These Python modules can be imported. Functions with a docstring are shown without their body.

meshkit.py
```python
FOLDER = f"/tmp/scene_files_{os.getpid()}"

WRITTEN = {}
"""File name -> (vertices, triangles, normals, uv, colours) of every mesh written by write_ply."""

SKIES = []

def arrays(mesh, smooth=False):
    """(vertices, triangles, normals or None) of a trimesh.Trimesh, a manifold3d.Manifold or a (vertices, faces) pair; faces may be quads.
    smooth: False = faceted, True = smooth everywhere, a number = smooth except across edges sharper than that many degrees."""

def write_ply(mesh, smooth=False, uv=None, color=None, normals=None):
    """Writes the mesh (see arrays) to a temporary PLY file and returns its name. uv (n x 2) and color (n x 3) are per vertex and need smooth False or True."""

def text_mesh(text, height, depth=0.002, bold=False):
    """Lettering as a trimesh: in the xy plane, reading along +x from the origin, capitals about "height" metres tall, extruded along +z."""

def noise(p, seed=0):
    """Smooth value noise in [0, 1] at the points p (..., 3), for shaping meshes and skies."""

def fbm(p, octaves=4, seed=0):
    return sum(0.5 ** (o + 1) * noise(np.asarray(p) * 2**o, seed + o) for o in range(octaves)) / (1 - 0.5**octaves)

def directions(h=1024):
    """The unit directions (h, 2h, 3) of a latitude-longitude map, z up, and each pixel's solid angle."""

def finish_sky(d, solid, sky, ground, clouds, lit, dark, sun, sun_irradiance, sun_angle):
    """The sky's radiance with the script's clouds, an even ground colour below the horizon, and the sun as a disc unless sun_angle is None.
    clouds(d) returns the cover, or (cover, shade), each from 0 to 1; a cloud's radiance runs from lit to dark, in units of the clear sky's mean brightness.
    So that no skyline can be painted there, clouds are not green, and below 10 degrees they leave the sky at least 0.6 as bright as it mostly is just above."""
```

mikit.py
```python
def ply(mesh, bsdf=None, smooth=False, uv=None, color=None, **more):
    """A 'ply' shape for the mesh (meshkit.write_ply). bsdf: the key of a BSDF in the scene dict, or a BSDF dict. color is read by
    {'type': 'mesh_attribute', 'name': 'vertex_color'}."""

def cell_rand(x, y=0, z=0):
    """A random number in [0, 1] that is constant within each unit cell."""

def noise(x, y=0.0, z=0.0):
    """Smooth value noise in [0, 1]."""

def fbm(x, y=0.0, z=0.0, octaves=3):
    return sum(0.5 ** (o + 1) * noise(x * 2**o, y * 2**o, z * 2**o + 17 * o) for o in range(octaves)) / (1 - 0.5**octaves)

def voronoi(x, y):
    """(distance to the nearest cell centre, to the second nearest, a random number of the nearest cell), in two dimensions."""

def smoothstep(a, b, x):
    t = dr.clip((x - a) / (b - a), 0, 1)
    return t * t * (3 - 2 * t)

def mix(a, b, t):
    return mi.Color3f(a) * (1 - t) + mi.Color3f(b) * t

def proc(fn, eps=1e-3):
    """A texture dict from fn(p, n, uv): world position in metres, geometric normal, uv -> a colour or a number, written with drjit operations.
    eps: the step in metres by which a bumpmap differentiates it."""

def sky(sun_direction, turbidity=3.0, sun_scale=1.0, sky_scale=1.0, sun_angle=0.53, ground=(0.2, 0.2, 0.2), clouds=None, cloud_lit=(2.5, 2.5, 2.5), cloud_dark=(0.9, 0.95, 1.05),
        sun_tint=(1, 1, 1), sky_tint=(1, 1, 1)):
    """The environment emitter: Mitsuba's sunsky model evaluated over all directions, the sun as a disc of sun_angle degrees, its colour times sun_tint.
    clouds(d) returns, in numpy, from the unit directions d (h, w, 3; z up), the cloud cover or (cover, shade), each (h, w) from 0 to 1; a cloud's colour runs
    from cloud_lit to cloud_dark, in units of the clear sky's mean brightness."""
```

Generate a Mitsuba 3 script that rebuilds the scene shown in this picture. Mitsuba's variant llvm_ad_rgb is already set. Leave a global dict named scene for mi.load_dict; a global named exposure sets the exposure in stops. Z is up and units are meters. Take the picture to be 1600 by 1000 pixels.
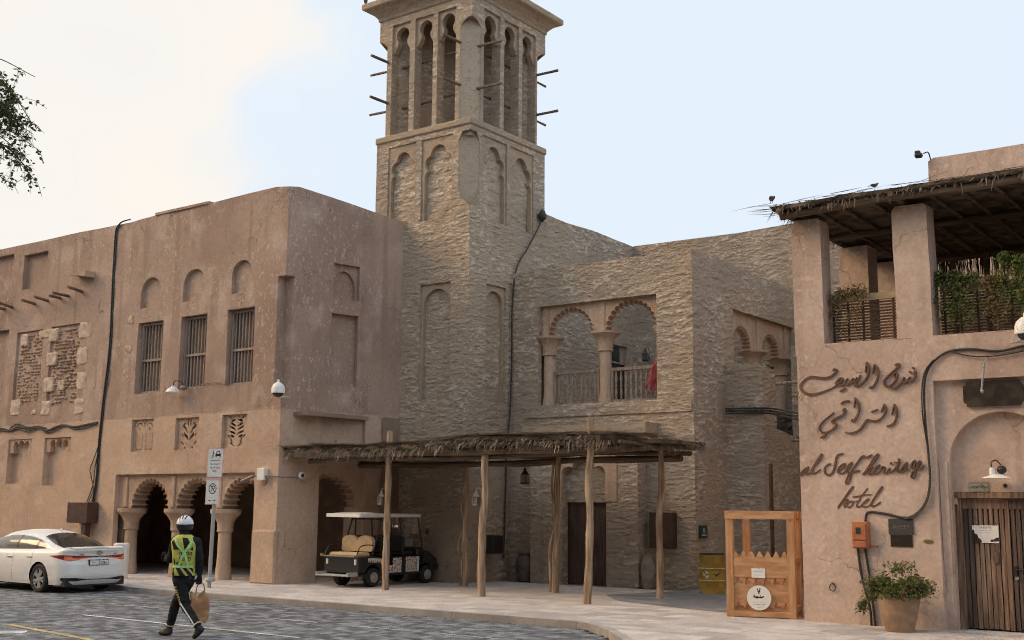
import math, random
import numpy as np, trimesh, shapely, drjit as dr, mitsuba as mi
import mikit, meshkit
from shapely.geometry import Polygon, Point, LineString, MultiPolygon, box
from shapely.ops import unary_union
from mikit import proc, noise, fbm, voronoi, cell_rand, smoothstep, mix
T = mi.ScalarTransform4f
V3 = lambda *a: np.array(a, float)

# ------------------------------------------------------------------ camera, sky, exposure
EYE = V3(0, 0, 1.9)
FWD, UP = V3(-0.585293, 0.795426, 0.157253), V3(0.086659, -0.131465, 0.987526)
scene, labels = {}, {}
scene['camera'] = {'type': 'perspective', 'fov': 47.1429, 'fov_axis': 'x', 'near_clip': 0.1, 'far_clip': 3000.0,
                   'to_world': T().look_at(origin=EYE.tolist(), target=(EYE + FWD).tolist(), up=UP.tolist())}


def clouds(d):
    """Thin high overcast everywhere; a cream bank of cloud stands in the west, its ragged edge against pale blue."""
    az = np.degrees(np.arctan2(d[..., 0], d[..., 1]))            # 0 = +Y, negative = left
    el = np.degrees(np.arcsin(np.clip(d[..., 2], -1, 1)))
    n = meshkit.fbm(d * 7.0 + 3.1, 4, 5)
    n2 = meshkit.fbm(d * 3.0 + 9.0, 4, 8)
    edge = -47.0 + (el - 15) * 0.10 + (n - 0.5) * 16 + (n2 - .5) * 10
    far = (az + 360.0) % 360.0
    warm = 1 / (1 + np.exp((az - edge) / 0.7)) * (1 / (1 + np.exp((np.abs(az + 110) - 95) / 12)))
    rim = np.exp(-np.clip((edge - az) / 9, 0, None))             # the bank is brightest and warmest along its lit edge
    warm = warm * np.clip(0.30 + 0.45 * rim + 0.8 * (n2 - .35), 0, 1)
    return np.ones(az.shape), 1 - warm


scene['sky'] = mikit.sky((-0.74, -0.46, 0.58), turbidity=3.0, sun_scale=0.42, sun_angle=30.0, clouds=clouds, ground=(0.2, 0.19, 0.18),
                         cloud_lit=(3.6, 3.2, 2.7), cloud_dark=(2.66, 2.98, 3.32), sun_tint=(1.0, 0.82, 0.62))
exposure = 1.84

# ------------------------------------------------------------------ helpers: naming


def key_for(name):
    if name not in scene and name not in labels and name not in USED:
        USED.add(name)
        return name
    k = COUNT.get(name, 1)
    while f'{name}_{k:03d}' in USED:
        k += 1
    COUNT[name] = k + 1
    USED.add(f'{name}_{k:03d}')
    return f'{name}_{k:03d}'


USED, COUNT = set(), {}


def thing(name, label, cat, group=None):
    k = key_for(name)
    labels[k] = {'label': label, 'category': cat}
    if group:
        labels[k]['group'] = group
    return k


def put(name, mesh, mat, parent=None, smooth=False, label=None, kind=None, to_world=None, **kw):
    """One entry of the scene: a part of parent, or a thing of its own."""
    k = key_for(f'{parent}__{name}' if parent else name)
    scene[k] = mesh if isinstance(mesh, dict) else mikit.ply(mesh, mat, smooth=smooth, **kw)
    if isinstance(mesh, dict):
        scene[k] = {**mesh}
        if mat:
            scene[k]['bsdf'] = {'type': 'ref', 'id': mat}
    if to_world is not None:
        scene[k]['to_world'] = to_world
    if label or kind:
        labels.setdefault(k, {})
        if label:
            labels[k]['label'] = label
        if kind:
            labels[k]['kind'] = kind
    return k


def one(name, mesh, mat, label, cat, group=None, smooth=False, **kw):
    """A thing that is a single mesh."""
    k = put(name, mesh, mat, None, smooth, **kw)
    labels[k] = {'label': label, 'category': cat}
    if group:
        labels[k]['group'] = group
    return k


def ground(name, mesh, mat, **kw):
    return put(name, mesh, mat, kind='structure', **kw)


# ------------------------------------------------------------------ helpers: relief fields (metres, along the outward diagonal)
DIAG = V3(0.62, -0.78, 0.0)


def f_stone(p):
    q = p + 0.25 * np.stack([meshkit.noise(p * 1.3, 3) - .5, meshkit.noise(p * 1.3, 4) - .5, 0.35 * meshkit.noise(p * 1.1, 6)], -1)
    a = meshkit.noise(q * V3(4.6, 4.6, 9.0), 11)
    b = meshkit.noise(q * V3(9.0, 9.0, 15.0), 12)
    c = meshkit.noise(q * V3(14, 14, 30), 13)
    m = meshkit.noise(p * 0.45, 21)
    return (0.030 * (a - .5) + 0.030 * (np.abs(b - .5) * 2 - .4)) * (0.15 + 1.3 * m) + 0.016 * (c - .5) + 0.05 * (m - .5)


def f_plaster(p):
    return 0.055 * (meshkit.noise(p * 0.55, 31) - .5) + 0.030 * (meshkit.noise(p * 1.9, 32) - .5) + 0.012 * (meshkit.noise(p * 6.3, 33) - .5) + 0.006 * (meshkit.noise(p * 14.0, 34) - .5)


def f_soft(p):
    return 0.030 * (meshkit.noise(p * 0.8, 41) - .5) + 0.014 * (meshkit.noise(p * 3.1, 42) - .5) + 0.004 * (meshkit.noise(p * 11, 43) - .5)


def rough(v, field):
    v = np.asarray(v, float)
    return v if field is None else v + field(v)[..., None] * DIAG


# ------------------------------------------------------------------ helpers: wall sheets
class Plane:
    """A vertical plane: u along it, z up, N outward (U x Z = N)."""

    def __init__(s, o, u):
        s.o, s.u = V3(*o), V3(*u) / np.linalg.norm(u)
        s.n = np.cross(s.u, V3(0, 0, 1))

    def at(s, u, z, d=0.0):
        u, z = np.asarray(u, float), np.asarray(z, float)
        return s.o + u[..., None] * s.u + z[..., None] * V3(0, 0, 1) - np.asarray(d, float)[..., None] * s.n


def front(y):
    return Plane((0, y, 0), (1, 0, 0))


def side(x):
    return Plane((x, 0, 0), (0, 1, 0))


def cat(ms):
    ms = [m for m in ms if m is not None and len(m[1])]
    at = np.cumsum([0] + [len(m[0]) for m in ms])
    return np.vstack([m[0] for m in ms]), np.vstack([np.asarray(m[1]) + a for m, a in zip(ms, at)])


def polys(g):
    return [x for x in getattr(g, 'geoms', [g]) if x.geom_type == 'Polygon' and x.area > 1e-7]


def earcut(p):
    v, f = trimesh.creation.triangulate_polygon(p, engine='earcut')
    v = np.asarray(v)[:, :2]
    a = v[f]
    ar = (a[:, 1, 0] - a[:, 0, 0]) * (a[:, 2, 1] - a[:, 0, 1]) - (a[:, 1, 1] - a[:, 0, 1]) * (a[:, 2, 0] - a[:, 0, 0])
    f = np.where((ar < 0)[:, None], f[:, ::-1], f)
    return v, f


def sheet(poly, res):
    """The polygon as a grid of quads with cut cells along its edge: (points (n, 2), triangles), counter-clockwise."""
    x0, y0, x1, y1 = poly.bounds
    rx, ry = res
    i0, i1, j0, j1 = math.floor(x0 / rx), math.ceil(x1 / rx), math.floor(y0 / ry), math.ceil(y1 / ry)
    xs, ys = np.arange(i0, i1 + 1) * rx, np.arange(j0, j1 + 1) * ry
    gx, gy = np.meshgrid(xs, ys, indexing='ij')
    ci, cj = np.meshgrid(np.arange(len(xs) - 1), np.arange(len(ys) - 1), indexing='ij')
    ci, cj = ci.ravel(), cj.ravel()
    cells = shapely.box(xs[ci], ys[cj], xs[ci + 1], ys[cj + 1])
    tree = shapely.STRtree(cells)
    cut = np.zeros(len(cells), bool)
    edges = []
    for ring in [poly.exterior, *poly.interiors]:
        c = np.asarray(ring.coords)
        edges += [LineString(c[k:k + 2]) for k in range(len(c) - 1)]
    cut[np.unique(tree.query(edges, predicate='intersects')[1])] = True
    inside = shapely.contains_xy(poly, xs[ci] + rx / 2, ys[cj] + ry / 2) & ~cut
    nj = len(ys)
    a = ci[inside] * nj + cj[inside]
    quads = np.stack([a, a + nj, a + nj + 1, a + 1], 1)
    tri = [np.vstack([quads[:, [0, 1, 2]], quads[:, [0, 2, 3]]])]
    pts = [np.stack([gx.ravel(), gy.ravel()], 1)]
    n = len(pts[0])
    shapely.prepare(poly)
    pieces = shapely.intersection(poly, cells[cut])
    for g in pieces:
        for p in polys(g):
            v, f = earcut(p)
            tri.append(f + n)
            pts.append(v)
            n += len(v)
    pts, tri = np.vstack(pts), np.vstack(tri)
    r = np.round(pts / 1e-5).astype(np.int64)
    _, first, inv = np.unique(r, axis=0, return_index=True, return_inverse=True)
    tri = inv.ravel()[tri]
    tri = tri[(tri[:, 0] != tri[:, 1]) & (tri[:, 1] != tri[:, 2]) & (tri[:, 0] != tri[:, 2])]
    pts = pts[first]
    used = np.zeros(len(pts), bool)
    used[tri.ravel()] = True
    new = np.cumsum(used) - 1
    return pts[used], new[tri]


def ring_points(ring, res):
    """The ring's corners and where it crosses the grid, one list per straight stretch."""
    c = np.asarray(ring.coords)
    out = []
    for a, b in zip(c[:-1], c[1:]):
        t = [0.0, 1.0]
        for k in (0, 1):
            lo, hi = sorted((a[k], b[k]))
            if hi - lo > 1e-9:
                g = np.arange(math.ceil(lo / res[k] - 1e-9), math.floor(hi / res[k] + 1e-9) + 1) * res[k]
                t += list((g - a[k]) / (b[k] - a[k]))
        t = np.unique(np.round(np.clip(t, 0, 1), 9))
        out.append(a + (b - a) * t[:, None])
    return out


def reveal(ring, plane, d0, d1, res, field, step=0.12):
    """The edge faces of a ring, from depth d0 to depth d1 (into the wall); the wall's polygon lies left of the ring."""
    ms = []
    k = max(1, math.ceil(abs(d1 - d0) / step))
    ds = np.linspace(d0, d1, k + 1)
    for s in ring_points(ring, res):
        m = len(s)
        v = rough(np.concatenate([plane.at(s[:, 0], s[:, 1], np.full(m, d)) for d in ds]), field)
        i = np.arange(m - 1)
        f = []
        for r in range(k):
            a, b = r * m + i, r * m + i + 1
            f += [np.stack([a, a + m, b], 1), np.stack([b, a + m, b + m], 1)]
        ms.append((v, np.vstack(f)))
    return cat(ms)


def orient(p):
    return shapely.geometry.polygon.orient(p, 1.0)


def wall(poly, plane, res=(.1, .1), field=None, depth=0.0, edges=None, holes=()):
    """A sheet of wall with its holes' reveals. holes: (polygon, depth); depth: how far the outer edges run back."""
    for h, d in holes:
        poly = poly.difference(h)
    ms = []
    for p in polys(poly):
        p = orient(p)
        v2, f = sheet(p, res)
        ms.append((rough(plane.at(v2[:, 0], v2[:, 1]), field), f))
        if depth:
            for ring in [p.exterior, *p.interiors]:
                ms.append(reveal(ring, plane, 0, depth, res, field))
        else:
            for h, d in holes:
                line = shapely.intersection(p.boundary, h.boundary.buffer(1e-6))
                if d and not line.is_empty:
                    hp = orient(h)
                    c = np.asarray(hp.exterior.coords)[::-1]
                    for a, b in zip(c[:-1], c[1:]):
                        mid = Point((a + b) / 2)
                        if p.boundary.distance(mid) < 1e-6:
                            ms.append(reveal(LineString([a, b]), plane, 0, d, res, field))
    return cat(ms)


def panel(poly, plane, d, res=(.1, .1), field=None):
    """A plain back sheet at depth d."""
    ms = []
    for p in polys(poly):
        v2, f = sheet(orient(p), res)
        ms.append((rough(plane.at(v2[:, 0], v2[:, 1], np.full(len(v2), d)), field), f))
    return cat(ms)


def R(a, b):
    """A rectangle from two corners."""
    return box(min(a[0], b[0]), min(a[1], b[1]), max(a[0], b[0]), max(a[1], b[1]))


def arch(x0, x1, z0, zs, k=24, rise=None):
    """A round-headed opening: jambs to zs, then half an ellipse of the given rise."""
    r = (x1 - x0) / 2
    rise = r if rise is None else rise
    a = np.linspace(0, np.pi, k + 1)
    return Polygon([(x0, z0), (x1, z0)] + [((x0 + x1) / 2 + r * np.cos(t), zs + rise * np.sin(t)) for t in a])


def scallop(cx, zs, r, n=15, bite=None, z0=None, span=(-8, 188), rise=1.0):
    """A round arch with a toothed edge: small round bites along a half circle; below zs straight down to z0."""
    bite = bite or r * 0.10
    inner = shapely.affinity.scale(Point(cx, zs).buffer(r - bite * 1.55, 32), 1, rise, origin=(cx, zs))
    a = np.radians(np.linspace(span[0], span[1], n))
    bites = [Point(cx + (r - bite) * math.cos(t), zs + (r - bite) * rise * math.sin(t)).buffer(bite, 6) for t in a]
    g = unary_union([inner, *bites])
    if z0 is not None:
        g = unary_union([g, box(cx - r + bite * 1.1, z0, cx + r - bite * 1.1, zs)])
    return g


# ------------------------------------------------------------------ helpers: small solids
def tm(m):
    return np.asarray(m.vertices), np.asarray(m.faces)


def bx(c, s, rz=0.0, bevel=0.0):
    """A box: centre, size, turn about z (radians), chamfered edges."""
    s = np.asarray(s, float)
    if bevel:
        b = min(bevel, 0.45 * s.min())
        pts = []
        for k in range(3):
            e = s / 2 - b
            e[k] = s[k] / 2
            pts += [e * V3(i, j, l) for i in (-1, 1) for j in (-1, 1) for l in (-1, 1)]
        m = trimesh.convex.convex_hull(np.array(pts))
        v, f = tm(m)
    else:
        v, f = tm(trimesh.creation.box(s))
    ca, sa = math.cos(rz), math.sin(rz)
    v = v @ V3([ca, sa, 0], [-sa, ca, 0], [0, 0, 1]).reshape(3, 3)
    return v + V3(*c), f


def b2(x0, x1, y0, y1, z0, z1, bevel=0.0):
    return bx(((x0 + x1) / 2, (y0 + y1) / 2, (z0 + z1) / 2), (x1 - x0, y1 - y0, z1 - z0), 0, bevel)


def tube(pts, rad, n=8, caps=True):
    """A tube along a polyline; rad a number or one per point."""
    p = np.asarray(pts, float)
    r = np.broadcast_to(np.asarray(rad, float), (len(p),))
    t = np.gradient(p, axis=0)
    t /= np.linalg.norm(t, axis=1, keepdims=True) + 1e-12
    a = V3(0, 0, 1) if abs(t[0, 2]) < .9 else V3(1, 0, 0)
    x = np.cross(a, t[0])
    x /= np.linalg.norm(x)
    rings = []
    an = np.arange(n) * 2 * np.pi / n
    for k in range(len(p)):
        x = x - t[k] * (x @ t[k])
        x /= np.linalg.norm(x) + 1e-12
        y = np.cross(t[k], x)
        rings.append(p[k] + r[k] * (np.cos(an)[:, None] * x + np.sin(an)[:, None] * y))
    v = np.vstack(rings)
    f = []
    i = np.arange(n)
    j = (i + 1) % n
    for k in range(len(p) - 1):
        f += [np.stack([k * n + i, k * n + j, k * n + n + j], 1), np.stack([k * n + i, k * n + n + j, k * n + n + i], 1)]
    if caps:
        v = np.vstack([v, p[0], p[-1]])
        e = (len(p) - 1) * n
        f += [np.stack([j, i, np.full(n, len(v) - 2)], 1), np.stack([e + i, e + j, np.full(n, len(v) - 1)], 1)]
    return v, np.vstack(f)


def smoothline(pts, n=6):
    """A Catmull-Rom curve through the points."""
    p = np.asarray(pts, float)
    q = np.vstack([2 * p[0] - p[1], p, 2 * p[-1] - p[-2]])
    out = []
    for k in range(1, len(q) - 2):
        for t in np.arange(n) / n:
            out.append(.5 * (2 * q[k] + (q[k + 1] - q[k - 1]) * t + (2 * q[k - 1] - 5 * q[k] + 4 * q[k + 1] - q[k + 2]) * t * t + (3 * q[k] - q[k - 1] - 3 * q[k + 1] + q[k + 2]) * t ** 3))
    return np.vstack([out, p[-1]])


def lathe(prof, c=(0, 0, 0), n=24):
    """Turned about the z axis: profile of (radius, z)."""
    prof = np.asarray(prof, float)
    an = np.arange(n) * 2 * np.pi / n
    v = np.stack([np.outer(prof[:, 0], np.cos(an)), np.outer(prof[:, 0], np.sin(an)), np.repeat(prof[:, 1:2], n, 1)], -1).reshape(-1, 3)
    i = np.arange(n)
    j = (i + 1) % n
    f = []
    for k in range(len(prof) - 1):
        f += [np.stack([k * n + i, k * n + j, k * n + n + j], 1), np.stack([k * n + i, k * n + n + j, k * n + n + i], 1)]
    return v + V3(*c), np.vstack(f)


def extrude(poly, plane, d0, d1):
    """A polygon of the plane made solid from depth d0 (front) to d1 (back)."""
    ms = []
    for p in polys(poly):
        p = orient(p)
        v, f = earcut(p)
        m = len(v)
        ms.append((plane.at(v[:, 0], v[:, 1], np.full(m, d0)), f))
        ms.append((plane.at(v[:, 0], v[:, 1], np.full(m, d1)), f[:, ::-1]))
        for ring in [p.exterior, *p.interiors]:
            c = np.asarray(ring.coords)
            a, b = c[:-1], c[1:]
            k = len(a)
            v = np.concatenate([plane.at(a[:, 0], a[:, 1], np.full(k, d0)), plane.at(b[:, 0], b[:, 1], np.full(k, d0)), plane.at(a[:, 0], a[:, 1], np.full(k, d1)), plane.at(b[:, 0], b[:, 1], np.full(k, d1))])
            i = np.arange(k)
            ms.append((v, np.vstack([np.stack([i, i + 2 * k, i + k], 1), np.stack([i + k, i + 2 * k, i + 3 * k], 1)])))
    return cat(ms)


def move(m, loc=(0, 0, 0), rz=0.0):
    ca, sa = math.cos(rz), math.sin(rz)
    return np.asarray(m[0]) @ np.array([[ca, sa, 0], [-sa, ca, 0], [0, 0, 1.0]]) + V3(*loc), m[1]


def blob(c, r, sub=2, amp=.12, fr=2.0, seed=0):
    m = trimesh.creation.icosphere(subdivisions=sub)
    v = np.asarray(m.vertices)
    v = v * (1 + amp * 2 * (meshkit.noise(v * fr + seed * 7.3, seed) - .5))[:, None]
    return v * np.asarray(r, float) + V3(*c), np.asarray(m.faces)


# ------------------------------------------------------------------ materials
def C(*a):
    return mi.Color3f(*a)


def crackline(u, z, s, scale, width):
    wu = u + 0.40 * (noise(u * 1.7, z * 1.7, s) - .5) + 0.22 * (noise(u * 5, z * 5, s + 2) - .5) + .08 * (noise(u * 15, z * 15, s + 3) - .5)
    wz = z + 0.40 * (noise(u * 1.7, z * 1.7, s + 5) - .5) + 0.22 * (noise(u * 5, z * 5, s + 7) - .5) + .08 * (noise(u * 15, z * 15, s + 8) - .5)
    a, b, _ = voronoi(wu * scale, wz * scale)
    on = smoothstep(.49, .60, noise(u * .9, z * .9, s + 11))
    return (1 - smoothstep(0.0, width * scale, b - a)) * on


def bumped(inner, height, eps=4e-3):
    return {'type': 'bumpmap', 'relief': proc(height, eps), 'scale': 1.0, 'bsdf': inner}


def diffuse(fn):
    return {'type': 'twosided', 'bsdf': {'type': 'diffuse', 'reflectance': proc(fn) if callable(fn) else {'type': 'rgb', 'value': fn}}}


def plain(color, rough=.6, metallic=0.0, spec=.5, coat=0.0):
    return {'type': 'twosided', 'bsdf': {'type': 'principled', 'base_color': proc(color) if callable(color) else {'type': 'rgb', 'value': color}, 'roughness': rough, 'metallic': metallic, 'specular': spec,
                                         'clearcoat': coat, 'clearcoat_gloss': .95}}


def plaster(lo, hi, light, line=None, below=None, s=0.0, crack=.012, cscale=.8, grain=1.0):
    def col(p, n, uv):
        u, z = p.x + p.y, p.z
        big = fbm(u * .45 + s, z * .45, s, 3)
        med = fbm(u * 1.9 + s, z * 1.5, s + 3, 3)
        fine = noise(u * 21, z * 21, s)
        streak = noise(u * 5.0 + s, z * .55, s + 9)
        c = mix(lo, hi, smoothstep(.32, .68, big))
        c = mix(c, light, smoothstep(.52, .80, med) * .55)
        c = mix(c, mi.Color3f(lo) * .82, smoothstep(.62, .85, streak) * .45)
        if below is not None:
            e = z + 0.05 * (noise(u * 3, 1.0, s) - .5) + .02 * (noise(u * 17, 2.0, s) - .5)
            k = 1 - smoothstep(line - .012, line + .012, e)
            b = mix(below[0], below[1], smoothstep(.35, .7, big))
            b = mix(b, below[2], smoothstep(.5, .8, med) * .6)
            c = mix(c, b, k)
        fl = smoothstep(.66, .80, noise(u * 13 + 3, z * 9, s + 21) * .6 + noise(u * 31, z * 23, s + 22) * .4) * smoothstep(.35, .6, noise(u * .8, z * .8, s + 23))
        c = mix(c, mi.Color3f(light) * 1.08, fl * .6)
        c = c * (.86 + .16 * fine + .12 * noise(u * 47, z * 47, s))
        return c * (1 - .42 * crackline(u, z, s, cscale, crack))

    def h(p, n, uv):
        u, z = p.x + p.y, p.z
        return grain * (.010 * noise(u * 9, z * 9, s) + .006 * noise(u * 27, z * 24, s + 1)) - .014 * crackline(u, z, s, cscale, crack)
    return bumped(diffuse(col), h)


def coral(base, grey, shell, s=0.0, dabs=1.0):
    """Coral stone under a thin trowelled render: pale shelly dabs in level courses."""
    def tone(p):
        u, z = (p.x + p.y) * 1.7, p.z * 1.45
        w = z + .12 * (noise(u * 1.3, z * 1.3, s) - .5)
        a = noise(u * 3.2, w * 13, s + 1)
        b = noise(u * 7.5, w * 24, s + 2)
        return u, z, a, b

    def col(p, n, uv):
        u, z, a, b = tone(p)
        big = fbm(u * .32 + s, z * .32, s + 4, 3)
        c = mix(base, grey, smoothstep(.38, .62, big))
        k = smoothstep(.53, .72, a * .5 + b * .5) * smoothstep(.25, .60, noise(u * .9, z * .9, s + 6))
        c = mix(c, shell, k * .85 * dabs)
        c = mix(c, mi.Color3f(base) * .62, smoothstep(.66, .86, 1 - a * .6 - b * .4) * .6)
        return c * (.86 + .28 * noise(u * 26, z * 31, s))

    def h(p, n, uv):
        u, z, a, b = tone(p)
        return dabs * (.022 * a + .017 * b) + .007 * noise(u * 26, z * 30, s)
    return bumped(diffuse(col), h)


def timber(c0, c1, along=2, s=0.0, ring=60.0, rough=.75):
    def col(p, n, uv):
        q = [p.x, p.y, p.z]
        l = q[along]
        a, b = [q[k] for k in range(3) if k != along]
        g = noise(a * ring + s, b * ring, l * 2.2)
        k = fbm(a * 9, b * 9, l * .9 + s, 3)
        c = mix(c0, c1, smoothstep(.25, .8, .6 * g + .5 * k - .05))
        return c * (.86 + .28 * noise(a * 150, b * 150, l * 9))
    return plain(col, rough, 0, .3)


def mottled(c0, c1, f=6.0, rough=.7, s=0.0, metallic=0.0, spec=.4, coat=0.0, lo=.35, hi=.7):
    def col(p, n, uv):
        k = fbm(p.x * f + s, p.y * f, p.z * f, 3)
        return mix(c0, c1, smoothstep(lo, hi, k)) * (.93 + .14 * noise(p.x * f * 9, p.y * f * 9, p.z * f * 9))
    return plain(col, rough, metallic, spec, coat)


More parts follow.
